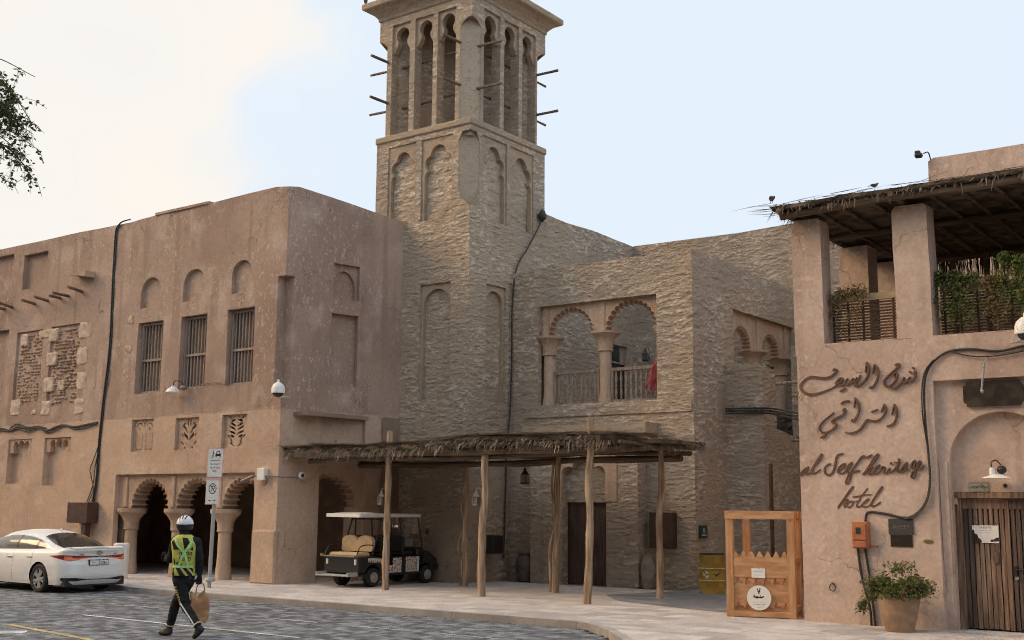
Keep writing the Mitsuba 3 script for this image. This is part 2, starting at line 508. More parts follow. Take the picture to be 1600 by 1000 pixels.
MAT = {
    'brown_plaster': plaster((.365, .262, .206), (.455, .337, .268), (.56, .44, .362), 4.24, ((.50, .362, .268), (.57, .42, .315), (.62, .48, .375)), 3.0),
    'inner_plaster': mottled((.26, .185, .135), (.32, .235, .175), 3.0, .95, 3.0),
    'pink_plaster': plaster((.50, .372, .30), (.58, .445, .365), (.64, .51, .43), None, None, 17.0, .012, .62, .7),
    'column_plaster': plaster((.46, .33, .245), (.53, .395, .295), (.58, .455, .35), None, None, 29.0, .008, 1.2, .5),
    'coral_stone': coral((.425, .342, .258), (.38, .318, .256), (.60, .525, .43), 5.0),
    'trowelled_stone': coral((.43, .338, .246), (.39, .315, .245), (.58, .495, .39), 41.0, .35),
    'pale_block': mottled((.50, .39, .30), (.61, .49, .385), 7, .95, 2.0),
    'rubble': mottled((.38, .27, .19), (.52, .40, .30), 9, .95, 4.0),
    'bar_timber': timber((.25, .20, .165), (.40, .33, .285), 2, 3.0),
    'pole_timber': timber((.24, .16, .10), (.50, .38, .27), 2, 7.0, 30),
    'beam_timber': timber((.09, .062, .042), (.20, .145, .10), 0, 9.0, 30),
    'peg_timber': timber((.12, .085, .062), (.25, .185, .14), 1, 5.0, 40),
    'white_paint': plain((.80, .79, .76), .35),
    'black_cable': plain((.03, .03, .03), .55),
    'slab_a': mottled((.34, .308, .285), (.45, .41, .38), 2.2, .8, 1.0),
    'slab_b': mottled((.39, .355, .33), (.48, .44, .41), 2.6, .8, 6.0),
    'slab_c': mottled((.315, .285, .268), (.42, .385, .36), 1.9, .8, 9.0),
    'joint': diffuse((.22, .19, .17)),
    'kerb_stone': mottled((.28, .26, .24), (.36, .335, .31), 3.0, .85, 3.0),
    'paver': {'type': 'twosided', 'bsdf': {'type': 'principled', 'base_color': {'type': 'mesh_attribute', 'name': 'vertex_color'}, 'roughness': .62, 'specular': .4}},
    'road_base': diffuse((.10, .10, .105)),
    'alley': mottled((.16, .165, .18), (.24, .24, .255), 1.5, .6, 3.0),
    'brown_box': mottled((.055, .028, .022), (.075, .04, .03), 4, .5, 1.0),
    'grey_box': plain((.42, .41, .39), .5),
    'shutter_dark': timber((.13, .10, .082), (.20, .16, .135), 2, 8.0),
    'shelly_stone': coral((.48, .385, .285), (.44, .36, .275), (.68, .60, .50), 8.0),
    'baluster_timber': timber((.22, .165, .13), (.38, .30, .245), 2, 13.0),
    'door_brown': timber((.075, .045, .04), (.12, .075, .062), 2, 17.0, 30, .5),
    'door_dark': plain((.035, .03, .03), .6),
    'black_metal': plain((.02, .02, .02), .45),
    'dark_glass': plain((.03, .035, .04), .12),
    'door_timber': timber((.155, .10, .07), (.33, .225, .16), 2, 21.0, 40),
    'door_timber_dark': timber((.075, .053, .042), (.155, .112, .088), 2, 25.0, 40),
    'rail_timber': timber((.42, .33, .21), (.58, .48, .34), 0, 31.0, 30),
    'slat_timber': timber((.07, .045, .03), (.13, .088, .06), 0, 33.0, 30),
    'thatch': mottled((.13, .10, .075), (.30, .245, .185), 3.0, .9, 7.0),
    'thatch_pale': mottled((.34, .28, .215), (.50, .43, .34), 3.0, .9, 2.0),
    'letter_brown': mottled((.115, .058, .034), (.155, .082, .05), 8.0, .6, 2.0),
    'lantern_metal': plain((.22, .19, .165), .5, .3),
    'lantern_glass': plain((.14, .13, .11), .15),
    'clay_dark': mottled((.07, .06, .052), (.12, .10, .085), 6.0, .8, 1.0),
    'clay_grey': mottled((.22, .19, .16), (.30, .265, .225), 6.0, .85, 2.0),
    'clay_sand': mottled((.27, .175, .11), (.36, .245, .16), 5.0, .85, 4.0),
    'green_sign': plain((.02, .045, .035), .4),
    'sign_print': plain((.35, .42, .38), .5),
    'sign_white': plain((.80, .78, .73), .5),
    'sign_black': plain((.02, .02, .02), .5),
    'sign_pink': plain((.72, .45, .44), .5),
    'sign_print_grey': plain((.30, .29, .28), .6),
    'pale_blue': plain((.45, .60, .66), .6),
    'barrel_yellow': mottled((.34, .215, .04), (.48, .32, .065), 5.0, .45, 3.0),
    'grey_paint': plain((.36, .37, .36), .5),
    'booth_timber': timber((.44, .225, .105), (.62, .365, .195), 2, 51.0, 25, .6),
    'booth_timber_flat': timber((.44, .22, .102), (.61, .355, .19), 0, 53.0, 25, .6),
    'meter_orange': mottled((.36, .125, .055), (.44, .165, .075), 6.0, .5, 2.0),
    'plaque_dark': mottled((.035, .028, .022), (.075, .06, .045), 5.0, .4, 3.0, .3),
    'plaque_grey': mottled((.17, .165, .13), (.30, .285, .23), 26.0, .5, 1.0),
    'plaque_grey_dark': plain((.055, .055, .052), .45),
    'plaque_letter': plain((.16, .16, .15), .45),
    'brass_dull': plain((.28, .20, .11), .4, .6),
    'brown_cable': plain((.20, .14, .10), .6),
    'soil': mottled((.05, .035, .025), (.09, .065, .045), 20.0, .95),
    'vine_stem': plain((.14, .09, .055), .8),
    'flower_red': plain((.42, .12, .09), .7),
    'bird_grey': plain((.16, .15, .145), .8),
    'bird_dark': plain((.06, .055, .055), .8),
    'bark': mottled((.09, .07, .055), (.16, .13, .10), 9.0, .9),
    'car_white': plain((.78, .78, .76), .30, 0, .5, .6),
    'car_black': plain((.018, .018, .02), .45),
    'car_chrome': plain((.62, .62, .60), .22, .8),
    'car_chrome_dark': plain((.12, .12, .12), .25, .7),
    'car_glass': plain((.16, .155, .13), .08, 0, .8),
    'car_glass_dark': plain((.02, .024, .022), .08, 0, .7),
    'tail_red': plain((.22, .015, .02), .2, 0, .5, .8),
    'tail_glow': plain((.85, .22, .10), .3),
    'alloy': plain((.52, .51, .49), .35, .6),
    'tyre': plain((.022, .022, .022), .8),
    'cart_black': plain((.022, .024, .024), .35),
    'seat_beige': mottled((.52, .38, .21), (.58, .44, .26), 7.0, .6, 2.0),
    'clear_glass': {'type': 'thindielectric', 'int_ior': 1.5},
    'skin': mottled((.10, .055, .035), (.12, .07, .045), 9.0, .55, 3.0),
    'cloth_black': mottled((.010, .010, .011), (.020, .020, .022), 14.0, .9, 3.0),
    'shoe_black': plain((.015, .015, .015), .6),
    'vest_yellow': mottled((.42, .44, .085), (.52, .54, .13), 11.0, .75, 3.0),
    'vest_green': plain((.30, .72, .12), .6),
    'reflective': plain((.62, .66, .56), .45),
    'cloth_print': plain((.05, .05, .025), .8),
    'print_gold': plain((.50, .42, .16), .7),
    'band_pale': plain((.60, .57, .34), .7),
    'helmet_white': plain((.72, .75, .80), .3),
    'helmet_dark': plain((.022, .025, .035), .4),
    'paper_brown': mottled((.34, .17, .085), (.46, .26, .14), 9.0, .8, 3.0),
    'line_white': mottled((.36, .37, .37), (.60, .61, .61), 4.0, .7, 2.0, 0, .4, 0, .3, .65),
    'line_yellow': mottled((.34, .27, .12), (.50, .40, .16), 4.0, .7, 5.0, 0, .4, 0, .3, .65),
    'thatch_aged_shaded': mottled((.06, .046, .034), (.15, .118, .088), 5.0, .95, 3.0),  # old palm brown, with the shade under both roofs worked into the colour
    'thatch_mid': mottled((.10, .08, .06), (.24, .20, .155), 3.0, .9, 7.0),
    'cloth_red': mottled((.22, .025, .03), (.32, .06, .06), 8.0, .8, 3.0),
    'worn_yellow': mottled((.46, .36, .12), (.62, .52, .25), 9.0, .5, 3.0),
    'corner_plaster': coral((.50, .405, .305), (.46, .37, .28), (.58, .49, .385), 23.0, .2),
    'steel': plain((.38, .39, .40), .38, .6),
}
def leafy(c0, c1, t):
    def col(p, n, uv):
        return mix(c0, c1, cell_rand(p.x * 22, p.y * 22, p.z * 22))
    return {'type': 'principledthin', 'base_color': proc(col), 'roughness': .5, 'diff_trans': t, 'spec_trans': 0.0}


MAT.update(leaf_green=leafy((.065, .10, .035), (.20, .235, .09), .6), leaf_bright=leafy((.08, .135, .04), (.22, .27, .095), .6), leaf_dry=leafy((.16, .12, .055), (.30, .25, .11), .5),
           leaf_dark=leafy((.08, .115, .055), (.18, .22, .10), .7))
def floral():
    def col(p, n, uv):
        a, b, r = voronoi(p.y * 14, p.z * 14)
        c = mix((.66, .62, .57), (.34, .05, .05), smoothstep(.30, .24, a) * smoothstep(.35, .4, r))
        a2, _, r2 = voronoi(p.y * 31 + 4, p.z * 31)
        return mix(c, (.16, .13, .10), smoothstep(.30, .22, a2) * smoothstep(.55, .6, r2))
    return plain(col, .5)


MAT['floral'] = floral()
for _k, _m in MAT.items():
    scene[_k] = _m

# ------------------------------------------------------------------ setting: ground, road, pavement
def flat(poly, z):
    v, f = earcut(orient(poly))
    return np.column_stack([v, np.full(len(v), z)]), f


ground('ground', flat(box(-600, -600, 600, 600), -.16), 'joint')
KERB = [(-60, 17.42), (-24.4, 17.42), (-23.3, 17.05), (-16.24, 17.03), (-11.35, 17.06), (-10.85, 16.92), (-10.2, 16.4), (-8.6, 14.6), (-6.2, 11.6), (-3.0, 7.5), (0, 4.2), (6, 1.0)]
PAVE = Polygon(KERB + [(30, 1), (30, 60), (-60, 60)])
ROAD = Polygon(KERB + [(6, -30), (-60, -30)])
ground('road', flat(ROAD, -.125), 'road_base')
ground('pavement', flat(PAVE, -.008), 'joint')

rng = np.random.default_rng(4)
# kerb stones
kl = LineString([(-34, 17.42)] + KERB[1:9])
off = kl.offset_curve(.15)
n = int(kl.length / .9)
for k in range(n):
    a0, a1 = k / n, (k + 1) / n
    t = np.linspace(a0 + .004 / kl.length * 1.0, a1 - .004 / kl.length, 3)
    inner = [off.interpolate(x, normalized=True).coords[0] for x in t]
    outer = [kl.interpolate(x, normalized=True).coords[0] for x in t]
    p = Polygon(outer + inner[::-1])
    v, f = tm(trimesh.creation.extrude_polygon(orient(p), .16, engine='earcut'))
    put('kerb_stone', (v + V3(0, 0, -.153), f), 'kerb_stone', 'pavement')

# paving slabs: the 300 nearest as pieces, the rest as one
walk = PAVE.difference(LineString(KERB).buffer(.16))
slabs = []
for j in range(-2, 22):
    y0 = 11.6 + j * .60
    for i in range(40):
        x0 = -33 + i * .9 + (j % 2) * .45
        s = box(x0 + .004, y0 + .004, x0 + .896, y0 + .596)
        if walk.contains(s):
            slabs.append((math.hypot(x0, y0), s))
        else:
            for g in polys(s.intersection(walk)):
                slabs.append((math.hypot(x0, y0), g))
slabs.sort(key=lambda t: t[0])
rest = []
for k, (_, s) in enumerate(slabs):
    v, f = tm(trimesh.creation.extrude_polygon(orient(s), .03, engine='earcut'))
    m = (v + V3(0, 0, -.03 + rng.uniform(-.0015, .0015)), f)
    if k < 290:
        put('slab', m, 'slab_' + 'abc'[rng.integers(3)], 'pavement')
    else:
        rest.append(m)
put('slab_field', cat(rest), 'slab_b', 'pavement', kind='stuff')

# road pavers in herringbone: dark and light units
A, B = .24, .12
tones = []
pieces = []
c45 = math.sqrt(.5)
for i in range(-170, 170):
    for j in range(-60, 60):
        # herringbone: pairs of one lying and one standing unit
        x0, y0 = B * i + A * j * 1.0, B * i - A * j * 1.0
        for h in (0, 1):
            r = (x0, y0, x0 + A, y0 + B) if h == 0 else (x0, y0 + B, x0 + B, y0 + B + A)
            cx, cy = (r[0] + r[2]) / 2 - 20, (r[1] + r[3]) / 2 + 13
            if -30 < cx < -8.5 and 9.6 < cy < 17.1:
                pieces.append((cx, cy, r[2] - r[0] - .006, r[3] - r[1] - .006, h))
shapely.prepare(ROAD)
road_in = ROAD.buffer(-.1)
pc = np.array([p[:2] for p in pieces])
ok = shapely.contains_xy(road_in, pc[:, 0], pc[:, 1])
# only what the camera can see
dirs = np.column_stack([pc, np.full(len(pc), -.1)]) - EYE
dep = dirs @ FWD
rt = np.cross(FWD, UP)
ok &= (np.abs(dirs @ rt) / dep < .46) & (dirs @ UP / dep > -.30) & (dep > 0)
idx = np.nonzero(ok)[0]
idx = idx[np.argsort(dep[idx])]
mass, massc = [], []
for q, k in enumerate(idx):
    cx, cy, sx, sy, h = pieces[k]
    m = bx((cx, cy, -.13), (sx, sy, .06), 0, .004)
    m = (m[0] + V3(0, 0, rng.uniform(-.002, .002)), m[1])
    zig = abs(((cx + .4 * cy) / 1.5) % 1.0 - .5) * 1.3
    lightband = ((cy + zig) / .62) % 1.0 < .52
    t = rng.normal(.19, .04) if (lightband if rng.random() < .78 else not lightband) else rng.normal(.105, .025)
    t = float(np.clip(t, .05, .42))
    c = np.tile(np.array([t * .95, t, t * 1.07]), (len(m[0]), 1))
    if q < 290:
        put('paver', m, 'paver', 'road', color=c)
    else:
        mass.append(m)
        massc.append(c)
put('paver_field', cat(mass), 'paver', 'road', kind='stuff', color=np.vstack(massc))

# ------------------------------------------------------------------ the long plastered building on the left
LB = thing('plaster_building', 'long brown plaster building with ground floor arcade and barred windows behind the white car', 'building')
PF = front(20.0)
SIDE0, SIDE1 = V3(-21.80, 20.0, 0), V3(-20.945, 23.60, 0)
PS = Plane(SIDE0, SIDE1 - SIDE0)
SL = np.linalg.norm(SIDE1 - SIDE0)
top_pts = [(-46, 9.93), (-35.2, 9.95), (-30.6, 9.93), (-28.4, 9.90), (-27.2, 9.95), (-25.0, 9.93), (-23.4, 9.98), (-22.3, 9.99), (-21.80, 9.93)]
outline = Polygon([(-46, 0), (-21.80, 0)] + top_pts[::-1])
rects = [R((-36.079, 9.714), (-34.348, 8.559)), R((-33.764, 9.582), (-32.454, 8.482)), R((-35.954, 7.279), (-34.291, 4.954))]
niches = []
for a, b, t in (((-27.704, 7.303), (-26.791, 7.326), (-27.334, 8.167)), ((-25.839, 7.312), (-24.92, 7.321), (-25.451, 8.194)), ((-23.843, 7.333), (-23.063, 7.338), (-23.514, 8.208))):
    r = (b[0] - a[0]) / 2
    niches.append(arch(a[0], b[0], (a[1] + b[1]) / 2, t[1] - r))
wins = [R((-27.736, 6.906), (-26.607, 4.903)), R((-25.847, 6.919), (-24.763, 4.928)), R((-23.941, 6.926), (-22.897, 4.935))]
lats = [R((-27.757, 4.197), (-26.806, 3.312)), R((-25.858, 4.17), (-24.893, 3.322)), R((-23.975, 4.182), (-23.019, 3.321))]
lows = [R((-33.864, 3.813), (-32.599, 2.474)), R((-31.929, 3.809), (-30.574, 2.408))]
rubs = [R((-33.833, 7.128), (-32.396, 4.868)), R((-32.004, 7.156), (-30.483, 4.745))]
arcade = box(-28.35, -.2, -22.64, 2.70)
notch = box(-22.08, (-21.836, 4.645)[1], -21.5, 7.62)
holes = [(h, .16) for h in rects] + [(h, .12) for h in niches] + [(h, .26) for h in wins] + [(h, .14) for h in lats] + [(h, .20) for h in lows] + [(h, .07) for h in rubs] + [(arcade, .16), (notch, 0)]
put('wall', wall(outline, PF, (.11, .10), f_plaster, holes=holes), 'brown_plaster', LB, True)
for h in rects:
    put('blind_window', panel(h, PF, .16, (.11, .1), f_plaster), 'brown_plaster', LB, True)
for h in niches:
    put('arched_niche', panel(h, PF, .12, (.11, .1), f_plaster), 'brown_plaster', LB, True)


def barred_window(parent, hole, plane, d, nb=7, split=.47):
    """Timber window: frame, transom, upright round bars, a dark shutter behind."""
    x0, z0, x1, z1 = hole.bounds
    fr = .055
    w = put('window', extrude(box(x0 + .02, z0 + .02, x1 - .02, z1 - .02).difference(box(x0 + .02 + fr, z0 + .02 + fr, x1 - .02 - fr, z1 - .02 - fr)), plane, d - .12, d - .02), 'bar_timber', parent)
    zm = z0 + (z1 - z0) * split
    put('transom', extrude(box(x0 + .02 + fr, zm - .03, x1 - .02 - fr, zm + .03), plane, d - .115, d - .03), 'bar_timber', w)
    for k in range(nb):
        u = x0 + .02 + fr + (x1 - x0 - .04 - 2 * fr) * (k + .5) / nb
        for za, zb in ((z0 + .06, zm - .03), (zm + .03, z1 - .06)):
            put('bar', tube([plane.at(u, za, d - .07), plane.at(u, zb, d - .07)], .021, 7, False), 'bar_timber', w, 50)
    put('shutter', extrude(box(x0, z0, x1, z1), plane, d - .012, d + .02), 'shutter_dark', w)
    return w


for h in wins:
    barred_window(LB, h, PF, .26)
def carved(kind, w, h):
    """Openings of a carved plaster lattice, as polygons in a w by h field."""
    o = []

    def leaf(x, z, L, wd, ang, bend=.25):
        t = np.linspace(0, 1, 9)
        c = np.stack([t * L, bend * L * np.sin(t * np.pi / 2) ** 2], 1)
        wv = 1.35 * wd * np.sin(np.pi * np.clip(t, .03, .97)) ** .7
        p = Polygon(np.vstack([c + np.stack([t * 0, wv], 1), (c - np.stack([t * 0, wv], 1))[::-1]])).buffer(0)
        o.append(shapely.affinity.translate(shapely.affinity.rotate(p, ang, origin=(0, 0)), x, z))
    m = w / 2
    if kind == 0:
        for cx in (w * .27, w * .73):
            for r in (.155, .085):
                o.append(Point(cx, h - .22).buffer(w * r / .62, 14).difference(Point(cx, h - .22).buffer(w * r / .62 - .028, 14)).intersection(box(0, h - .215, w, h)))
            o.append(Polygon([(cx - .03, h - .27), (cx, h - .20), (cx + .03, h - .27), (cx, h - .31)]))
            for k in range(7):
                for s in (-1, 1):
                    o.append(shapely.affinity.scale(Point(cx + s * w * .15, h - .40 - k * .085).buffer(.018, 6), 1, 1.25 + .3 * (k % 2)))
            for x in (-.09, 0, .09):
                o.append(Polygon([(cx + x - .03, .05), (cx + x + .03, .05), (cx + x, .10)]))
    elif kind == 1:
        for s in (-1, 1):
            f = (lambda a: a) if s > 0 else (lambda a: 180 - a)
            for (x, z, L, wd, a, b) in ((.03, .30, .26, .036, 68, -.3), (.05, .52, .20, .026, 25, .5), (.10, .60, .24, .026, 60, -.35), (.04, .72, .18, .026, 70, .2), (.20, .14, .16, .02, 70, -.4), (.24, .40, .12, .018, 80, -.3), (.14, .86, .14, .02, -50, .3), (.04, .88, .10, .022, 80, 0), (.22, .70, .14, .018, 95, .2), (.10, .46, .12, .022, -20, .3)):
                p0 = len(o)
                leaf(0, 0, L, wd, a, b)
                g = o.pop()
                if s < 0:
                    g = shapely.affinity.scale(g, -1, 1, origin=(0, 0))
                o.append(shapely.affinity.translate(g, m + s * x, z * h))
            for k in range(9):
                o.append(Polygon([(m + s * (w * .5 - .035), .05 + k * h * .1), (m + s * (w * .5 - .07), .08 + k * h * .1), (m + s * (w * .5 - .035), .11 + k * h * .1)]))
            o.append(Polygon([(m + s * .08, .04), (m + s * .20, .04), (m + s * .15, .11), (m + s * .12, .06)]))
    else:
        for s in (-1, 1):
            for (x, z, L, wd, a, b) in ((.02, .64, .26, .026, 40, -.25), (.02, .52, .30, .026, 48, -.35), (.02, .40, .28, .026, 44, -.35), (.04, .86, .20, .024, -30, .25), (.07, .34, .18, .03, 0, .2), (.16, .10, .20, .028, 95, -.3), (.06, .07, .2, .018, 8, .25), (.24, .30, .14, .022, 60, -.3), (.14, .74, .14, .022, 60, .2), (.22, .86, .10, .022, 70, 0)):
                leaf(0, 0, L, wd, a, b)
                g = o.pop()
                if s < 0:
                    g = shapely.affinity.scale(g, -1, 1, origin=(0, 0))
                o.append(shapely.affinity.translate(g, m + s * x, z * h))
            for k in range(6):
                o.append(Polygon([(m + s * (.03 + k * .05), h - .05), (m + s * (.06 + k * .05), h - .05), (m + s * (.045 + k * .05), h - .09)]))
            for k in range(8):
                o.append(Polygon([(m + s * (w * .5 - .04), .10 + k * h * .1), (m + s * (w * .5 - .075), .125 + k * h * .1), (m + s * (w * .5 - .04), .15 + k * h * .1)]))
    return unary_union(o).intersection(box(.025, .025, w - .025, h - .025))


for k, h in enumerate(lats):
    x0, z0, x1, z1 = h.bounds
    hol = shapely.affinity.translate(carved(k, x1 - x0, z1 - z0), x0, z0)
    put('lattice_panel', extrude(box(x0, z0, x1, z1).difference(hol), PF, .08, .14), 'column_plaster', LB)
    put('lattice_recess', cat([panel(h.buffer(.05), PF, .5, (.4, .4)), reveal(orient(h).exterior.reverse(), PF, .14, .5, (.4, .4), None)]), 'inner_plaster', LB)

for h in lows:
    put('blind_niche', panel(h, PF, .20, (.11, .1), f_plaster), 'brown_plaster', LB, True)
    x0, z0, x1, z1 = h.bounds
    # carved head: lobed corners left and right, a pendant between
    hd = box(x0, z1 - .42, x1, z1)
    w = x1 - x0
    for c, r in ((x0 + w * .27, .14), (x0 + w * .5, .16), (x0 + w * .73, .14)):
        hd = hd.difference(Point(c, z1 - .20).buffer(r, 10)).difference(box(c - r * .8, z1 - .6, c + r * .8, z1 - .20))
    hd = hd.difference(box(x0 + w * .2, z1 - .6, x1 - w * .2, z1 - .27))
    put('carved_head', extrude(hd, PF, .05, .19), 'column_plaster', LB)
for i, h in enumerate(rubs):
    put('rubble_panel', panel(h, PF, .07, (.08, .08), f_plaster), 'brown_plaster', LB, True)
    x0, z0, x1, z1 = h.bounds
    ms = []
    z = z0 + .12
    r2 = random.Random(5 + i)
    while z < z1 - .10:
        x = x0 + .10 + r2.random() * .1
        while x < x1 - .1:
            sx, sz = r2.uniform(.07, .17), r2.uniform(.05, .085)
            if r2.random() < .72:
                ms.append(blob(PF.at(x + sx / 2, z + r2.uniform(-.015, .015), .055), (sx / 2, .05, sz / 2), 1, .22, 1.6, len(ms) + 31 * i))
            x += sx + r2.uniform(.01, .06)
        z += r2.uniform(.085, .115)
    put('rubble', cat(ms), 'rubble', LB, 60, kind='stuff')
def block(c, sx, sy, sz, seed):
    """A weathered squared stone."""
    m = trimesh.creation.box((2, 2, 2)).subdivide().subdivide().subdivide()
    v = np.asarray(m.vertices)
    v = v / (np.abs(v) ** 7).sum(1, keepdims=True) ** (1 / 7)
    q = v * V3(sx, sy, sz)
    n = np.stack([meshkit.noise(q * 6 + seed * 3.7, k + seed) - .5 for k in (1, 2, 3)], -1) * .045 + np.stack([meshkit.noise(q * 17 + seed, k + seed) - .5 for k in (4, 5, 6)], -1) * .02
    return q + n + V3(*c), np.asarray(m.faces)


# exposed pale stones round the rubble panels: (left, top, right, bottom) as seen
for k, (a, b) in enumerate((((-30.566, 7.187), (-29.91, 6.678)), ((-30.609, 6.428), (-30.013, 5.897)), ((-30.525, 5.685), (-30.025, 5.151)), ((-30.568, 4.936), (-30.041, 4.447)), ((-32.099, 7.105), (-31.616, 6.696)), ((-32.18, 6.388), (-31.595, 5.961)),
                            ((-32.188, 5.631), (-31.666, 5.179)), ((-32.236, 4.938), (-31.744, 4.458)), ((-33.909, 5.036), (-33.35, 4.54)), ((-32.641, 7.09), (-32.034, 6.845)), ((-33.613, 7.07), (-33.208, 6.659)), ((-32.748, 4.69), (-32.457, 4.543)), ((-31.508, 5.515), (-31.176, 5.192)))):
    w, h = abs(b[0] - a[0]), abs(a[1] - b[1])
    if w < .05:
        continue
    put('stone_block', block(PF.at((a[0] + b[0]) / 2, (a[1] + b[1]) / 2, .035 if k != 12 else .06), w * .46, .055, h * .47, k + 3), 'pale_block', LB, 50)
for k, (a, b) in enumerate((((-28.261, 7.19), (-27.936, 6.868)), ((-28.329, 6.37), (-27.915, 6.031)), ((-28.316, 5.641), (-27.961, 5.295)), ((-28.295, 4.827), (-28.006, 4.563)))):
    w, h = abs(b[0] - a[0]), abs(a[1] - b[1])
    put('stone_block', block(PF.at((a[0] + b[0]) / 2, (a[1] + b[1]) / 2, .045), w * .40, .055, h * .45, k + 43), 'rubble', LB, 50)

# arcade: spandrel wall with three toothed arches on columns
PA = front(20.14)
SPR = 1.79
cxs, AR = (-26.97, -25.04, -23.20), .80
spand = box(-28.36, SPR - .0, -22.63, 2.71)
for c in cxs:
    spand = spand.difference(scallop(c, SPR, AR, 15, .078, SPR - .3, (1, 179)))
put('arcade_wall', wall(spand, PA, (.11, .1), f_soft, depth=.46), 'column_plaster', LB, 25)
for x in (-28.02, -25.98, -24.10):
    put('pilaster', b2(x - .09, x + .09, 20.10, 20.16, SPR + .02, 2.66, .02), 'column_plaster', LB)
    put('capital', lathe([(.0, 1.20), (.20, 1.20), (.215, 1.22), (.20, 1.27), (.215, 1.45), (.30, 1.58), (.40, 1.68), (.405, SPR - .01), (0, SPR)], (x, 20.37, 0)), 'column_plaster', LB, 40)
    put('column', lathe([(.215, -.02), (.21, .10), (.178, .5), (.168, 1.22)], (x, 20.37, 0)), 'column_plaster', LB, True)
put('pier', b2(-22.66, -21.77, 19.955, 20.62, -.02, 1.30, .05), 'column_plaster', LB)
put('pier_cap', lathe([(0, 1.55), (.12, 1.58), (.22, 1.68), (.22, SPR - .01), (0, SPR)], (-22.66, 20.37, 0)), 'column_plaster', LB, 40)

# side wall towards the canopy
so = Polygon([(0, 0), (SL, 0), (SL, 9.60), (SL * .86, 9.62), (SL * .45, 9.82), (.3, 9.97), (0, 9.93)])
n1, n2 = R((1.408, 8.135), (2.2, 7.21)), R((1.381, 6.814), (2.189, 4.943))
bay = box((1.163, 4.204)[0], -.2, (2.503, 4.194)[0], (1.163, 4.204)[1])
snotch = box(-.3, notch.bounds[1], .27, notch.bounds[3])
put('wall', wall(so, PS, (.11, .10), f_plaster, holes=[(n1, .12), (n2, .16), (bay, .13), (snotch, 0)]), 'brown_plaster', LB, True)
x0, z0, x1, z1 = n1.bounds
ia = arch(x0 + .03, x1 - .07, z0, z1 - .62, 20, .46)
put('blind_window', wall(n1.buffer(.02, join_style=2), Plane(PS.at(0., 0., .12), PS.u), (.11, .1), f_plaster, holes=[(ia, .09)]), 'brown_plaster', LB, True)
put('arched_niche', panel(ia, PS, .21, (.11, .1), f_plaster), 'brown_plaster', LB, True)
put('blind_window', panel(n2, PS, .16, (.11, .1), f_plaster), 'brown_plaster', LB, True)
sa = scallop((1.568, 1.735)[0], 1.95, .78, 13, .09, -.1, (0, 180))
put('side_bay', wall(box(bay.bounds[0] - .02, -.1, bay.bounds[2] + .02, bay.bounds[3] + .02), Plane(PS.at(0., 0., .13), PS.u), (.12, .12), f_soft, holes=[(sa, .4)]), 'brown_plaster', LB, True)
# the corner's cut-back edge, with its little sill and cap
d0, d1 = V3(-22.08, 20.0, 0), PS.at(.27, 0.)
for pl_, L_ in ((Plane(d0, (0, 1, 0)), .275), (Plane((-22.08, d1[1], 0), (1, 0, 0)), d1[0] + 22.08)):
    put('corner_cut', panel(box(0, notch.bounds[1], L_, notch.bounds[3]), pl_, 0.0, (.11, .1), f_plaster), 'brown_plaster', LB, True)
tri = Polygon([d0[:2], SIDE0[:2], d1[:2], (-22.08, d1[1])])
for z0 in (notch.bounds[1] - .02, notch.bounds[3]):
    v, f = tm(trimesh.creation.extrude_polygon(orient(tri.buffer(.012, join_style=2)), .03, engine='earcut'))
    put('corner_ledge', (v + V3(0, 0, z0), f), 'brown_plaster', LB)
# roof and the closed rooms behind the front
put('roof', cat([b2(-46, -21.9, 20.25, 30, 9.1, 9.25), b2(-46, -21.9, 29.9, 30.1, 0, 9.6), b2(-46.1, -46, 20, 30, 0, 9.6)]), 'inner_plaster', LB)
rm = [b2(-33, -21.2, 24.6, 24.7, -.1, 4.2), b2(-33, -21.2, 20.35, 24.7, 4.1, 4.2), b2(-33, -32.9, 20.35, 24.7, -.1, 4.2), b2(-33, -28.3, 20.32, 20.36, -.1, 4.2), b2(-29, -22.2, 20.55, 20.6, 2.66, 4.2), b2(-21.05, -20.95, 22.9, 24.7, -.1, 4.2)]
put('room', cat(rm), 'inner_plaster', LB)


# ------------------------------------------------------------------ the wind tower
WT = thing('wind_tower', 'tall square wind tower of rough coral stone with keyhole openings and projecting poles', 'tower')
X0, X1, Y0, Y1 = -22.04, -18.68, 23.46, 26.92
CH = .40
RS = (.055, .036)
TF, TR = front(Y0), side(X1)


def lobed(x0, x1, z0, zt):
    """A five-lobed niche head over straight jambs."""
    w = x1 - x0
    c = (x0 + x1) / 2
    top = shapely.affinity.scale(Point(c, zt - .30 * w).buffer(.30 * w, 10), .95, 1.0)
    g = unary_union([top, Point(c - .27 * w, zt - .50 * w).buffer(.215 * w, 8), Point(c + .27 * w, zt - .50 * w).buffer(.215 * w, 8), box(c - .30 * w, zt - .75 * w, c + .30 * w, zt - .35 * w),
                     box(x0 + .01, z0, x1 - .01, zt - .86 * w), box(c - .40 * w, zt - .9 * w, c + .40 * w, zt - .55 * w), Point(x0 + .17 * w, zt - .86 * w).buffer(.155 * w, 6), Point(x1 - .17 * w, zt - .86 * w).buffer(.155 * w, 6)])
    return polys(g)[0]


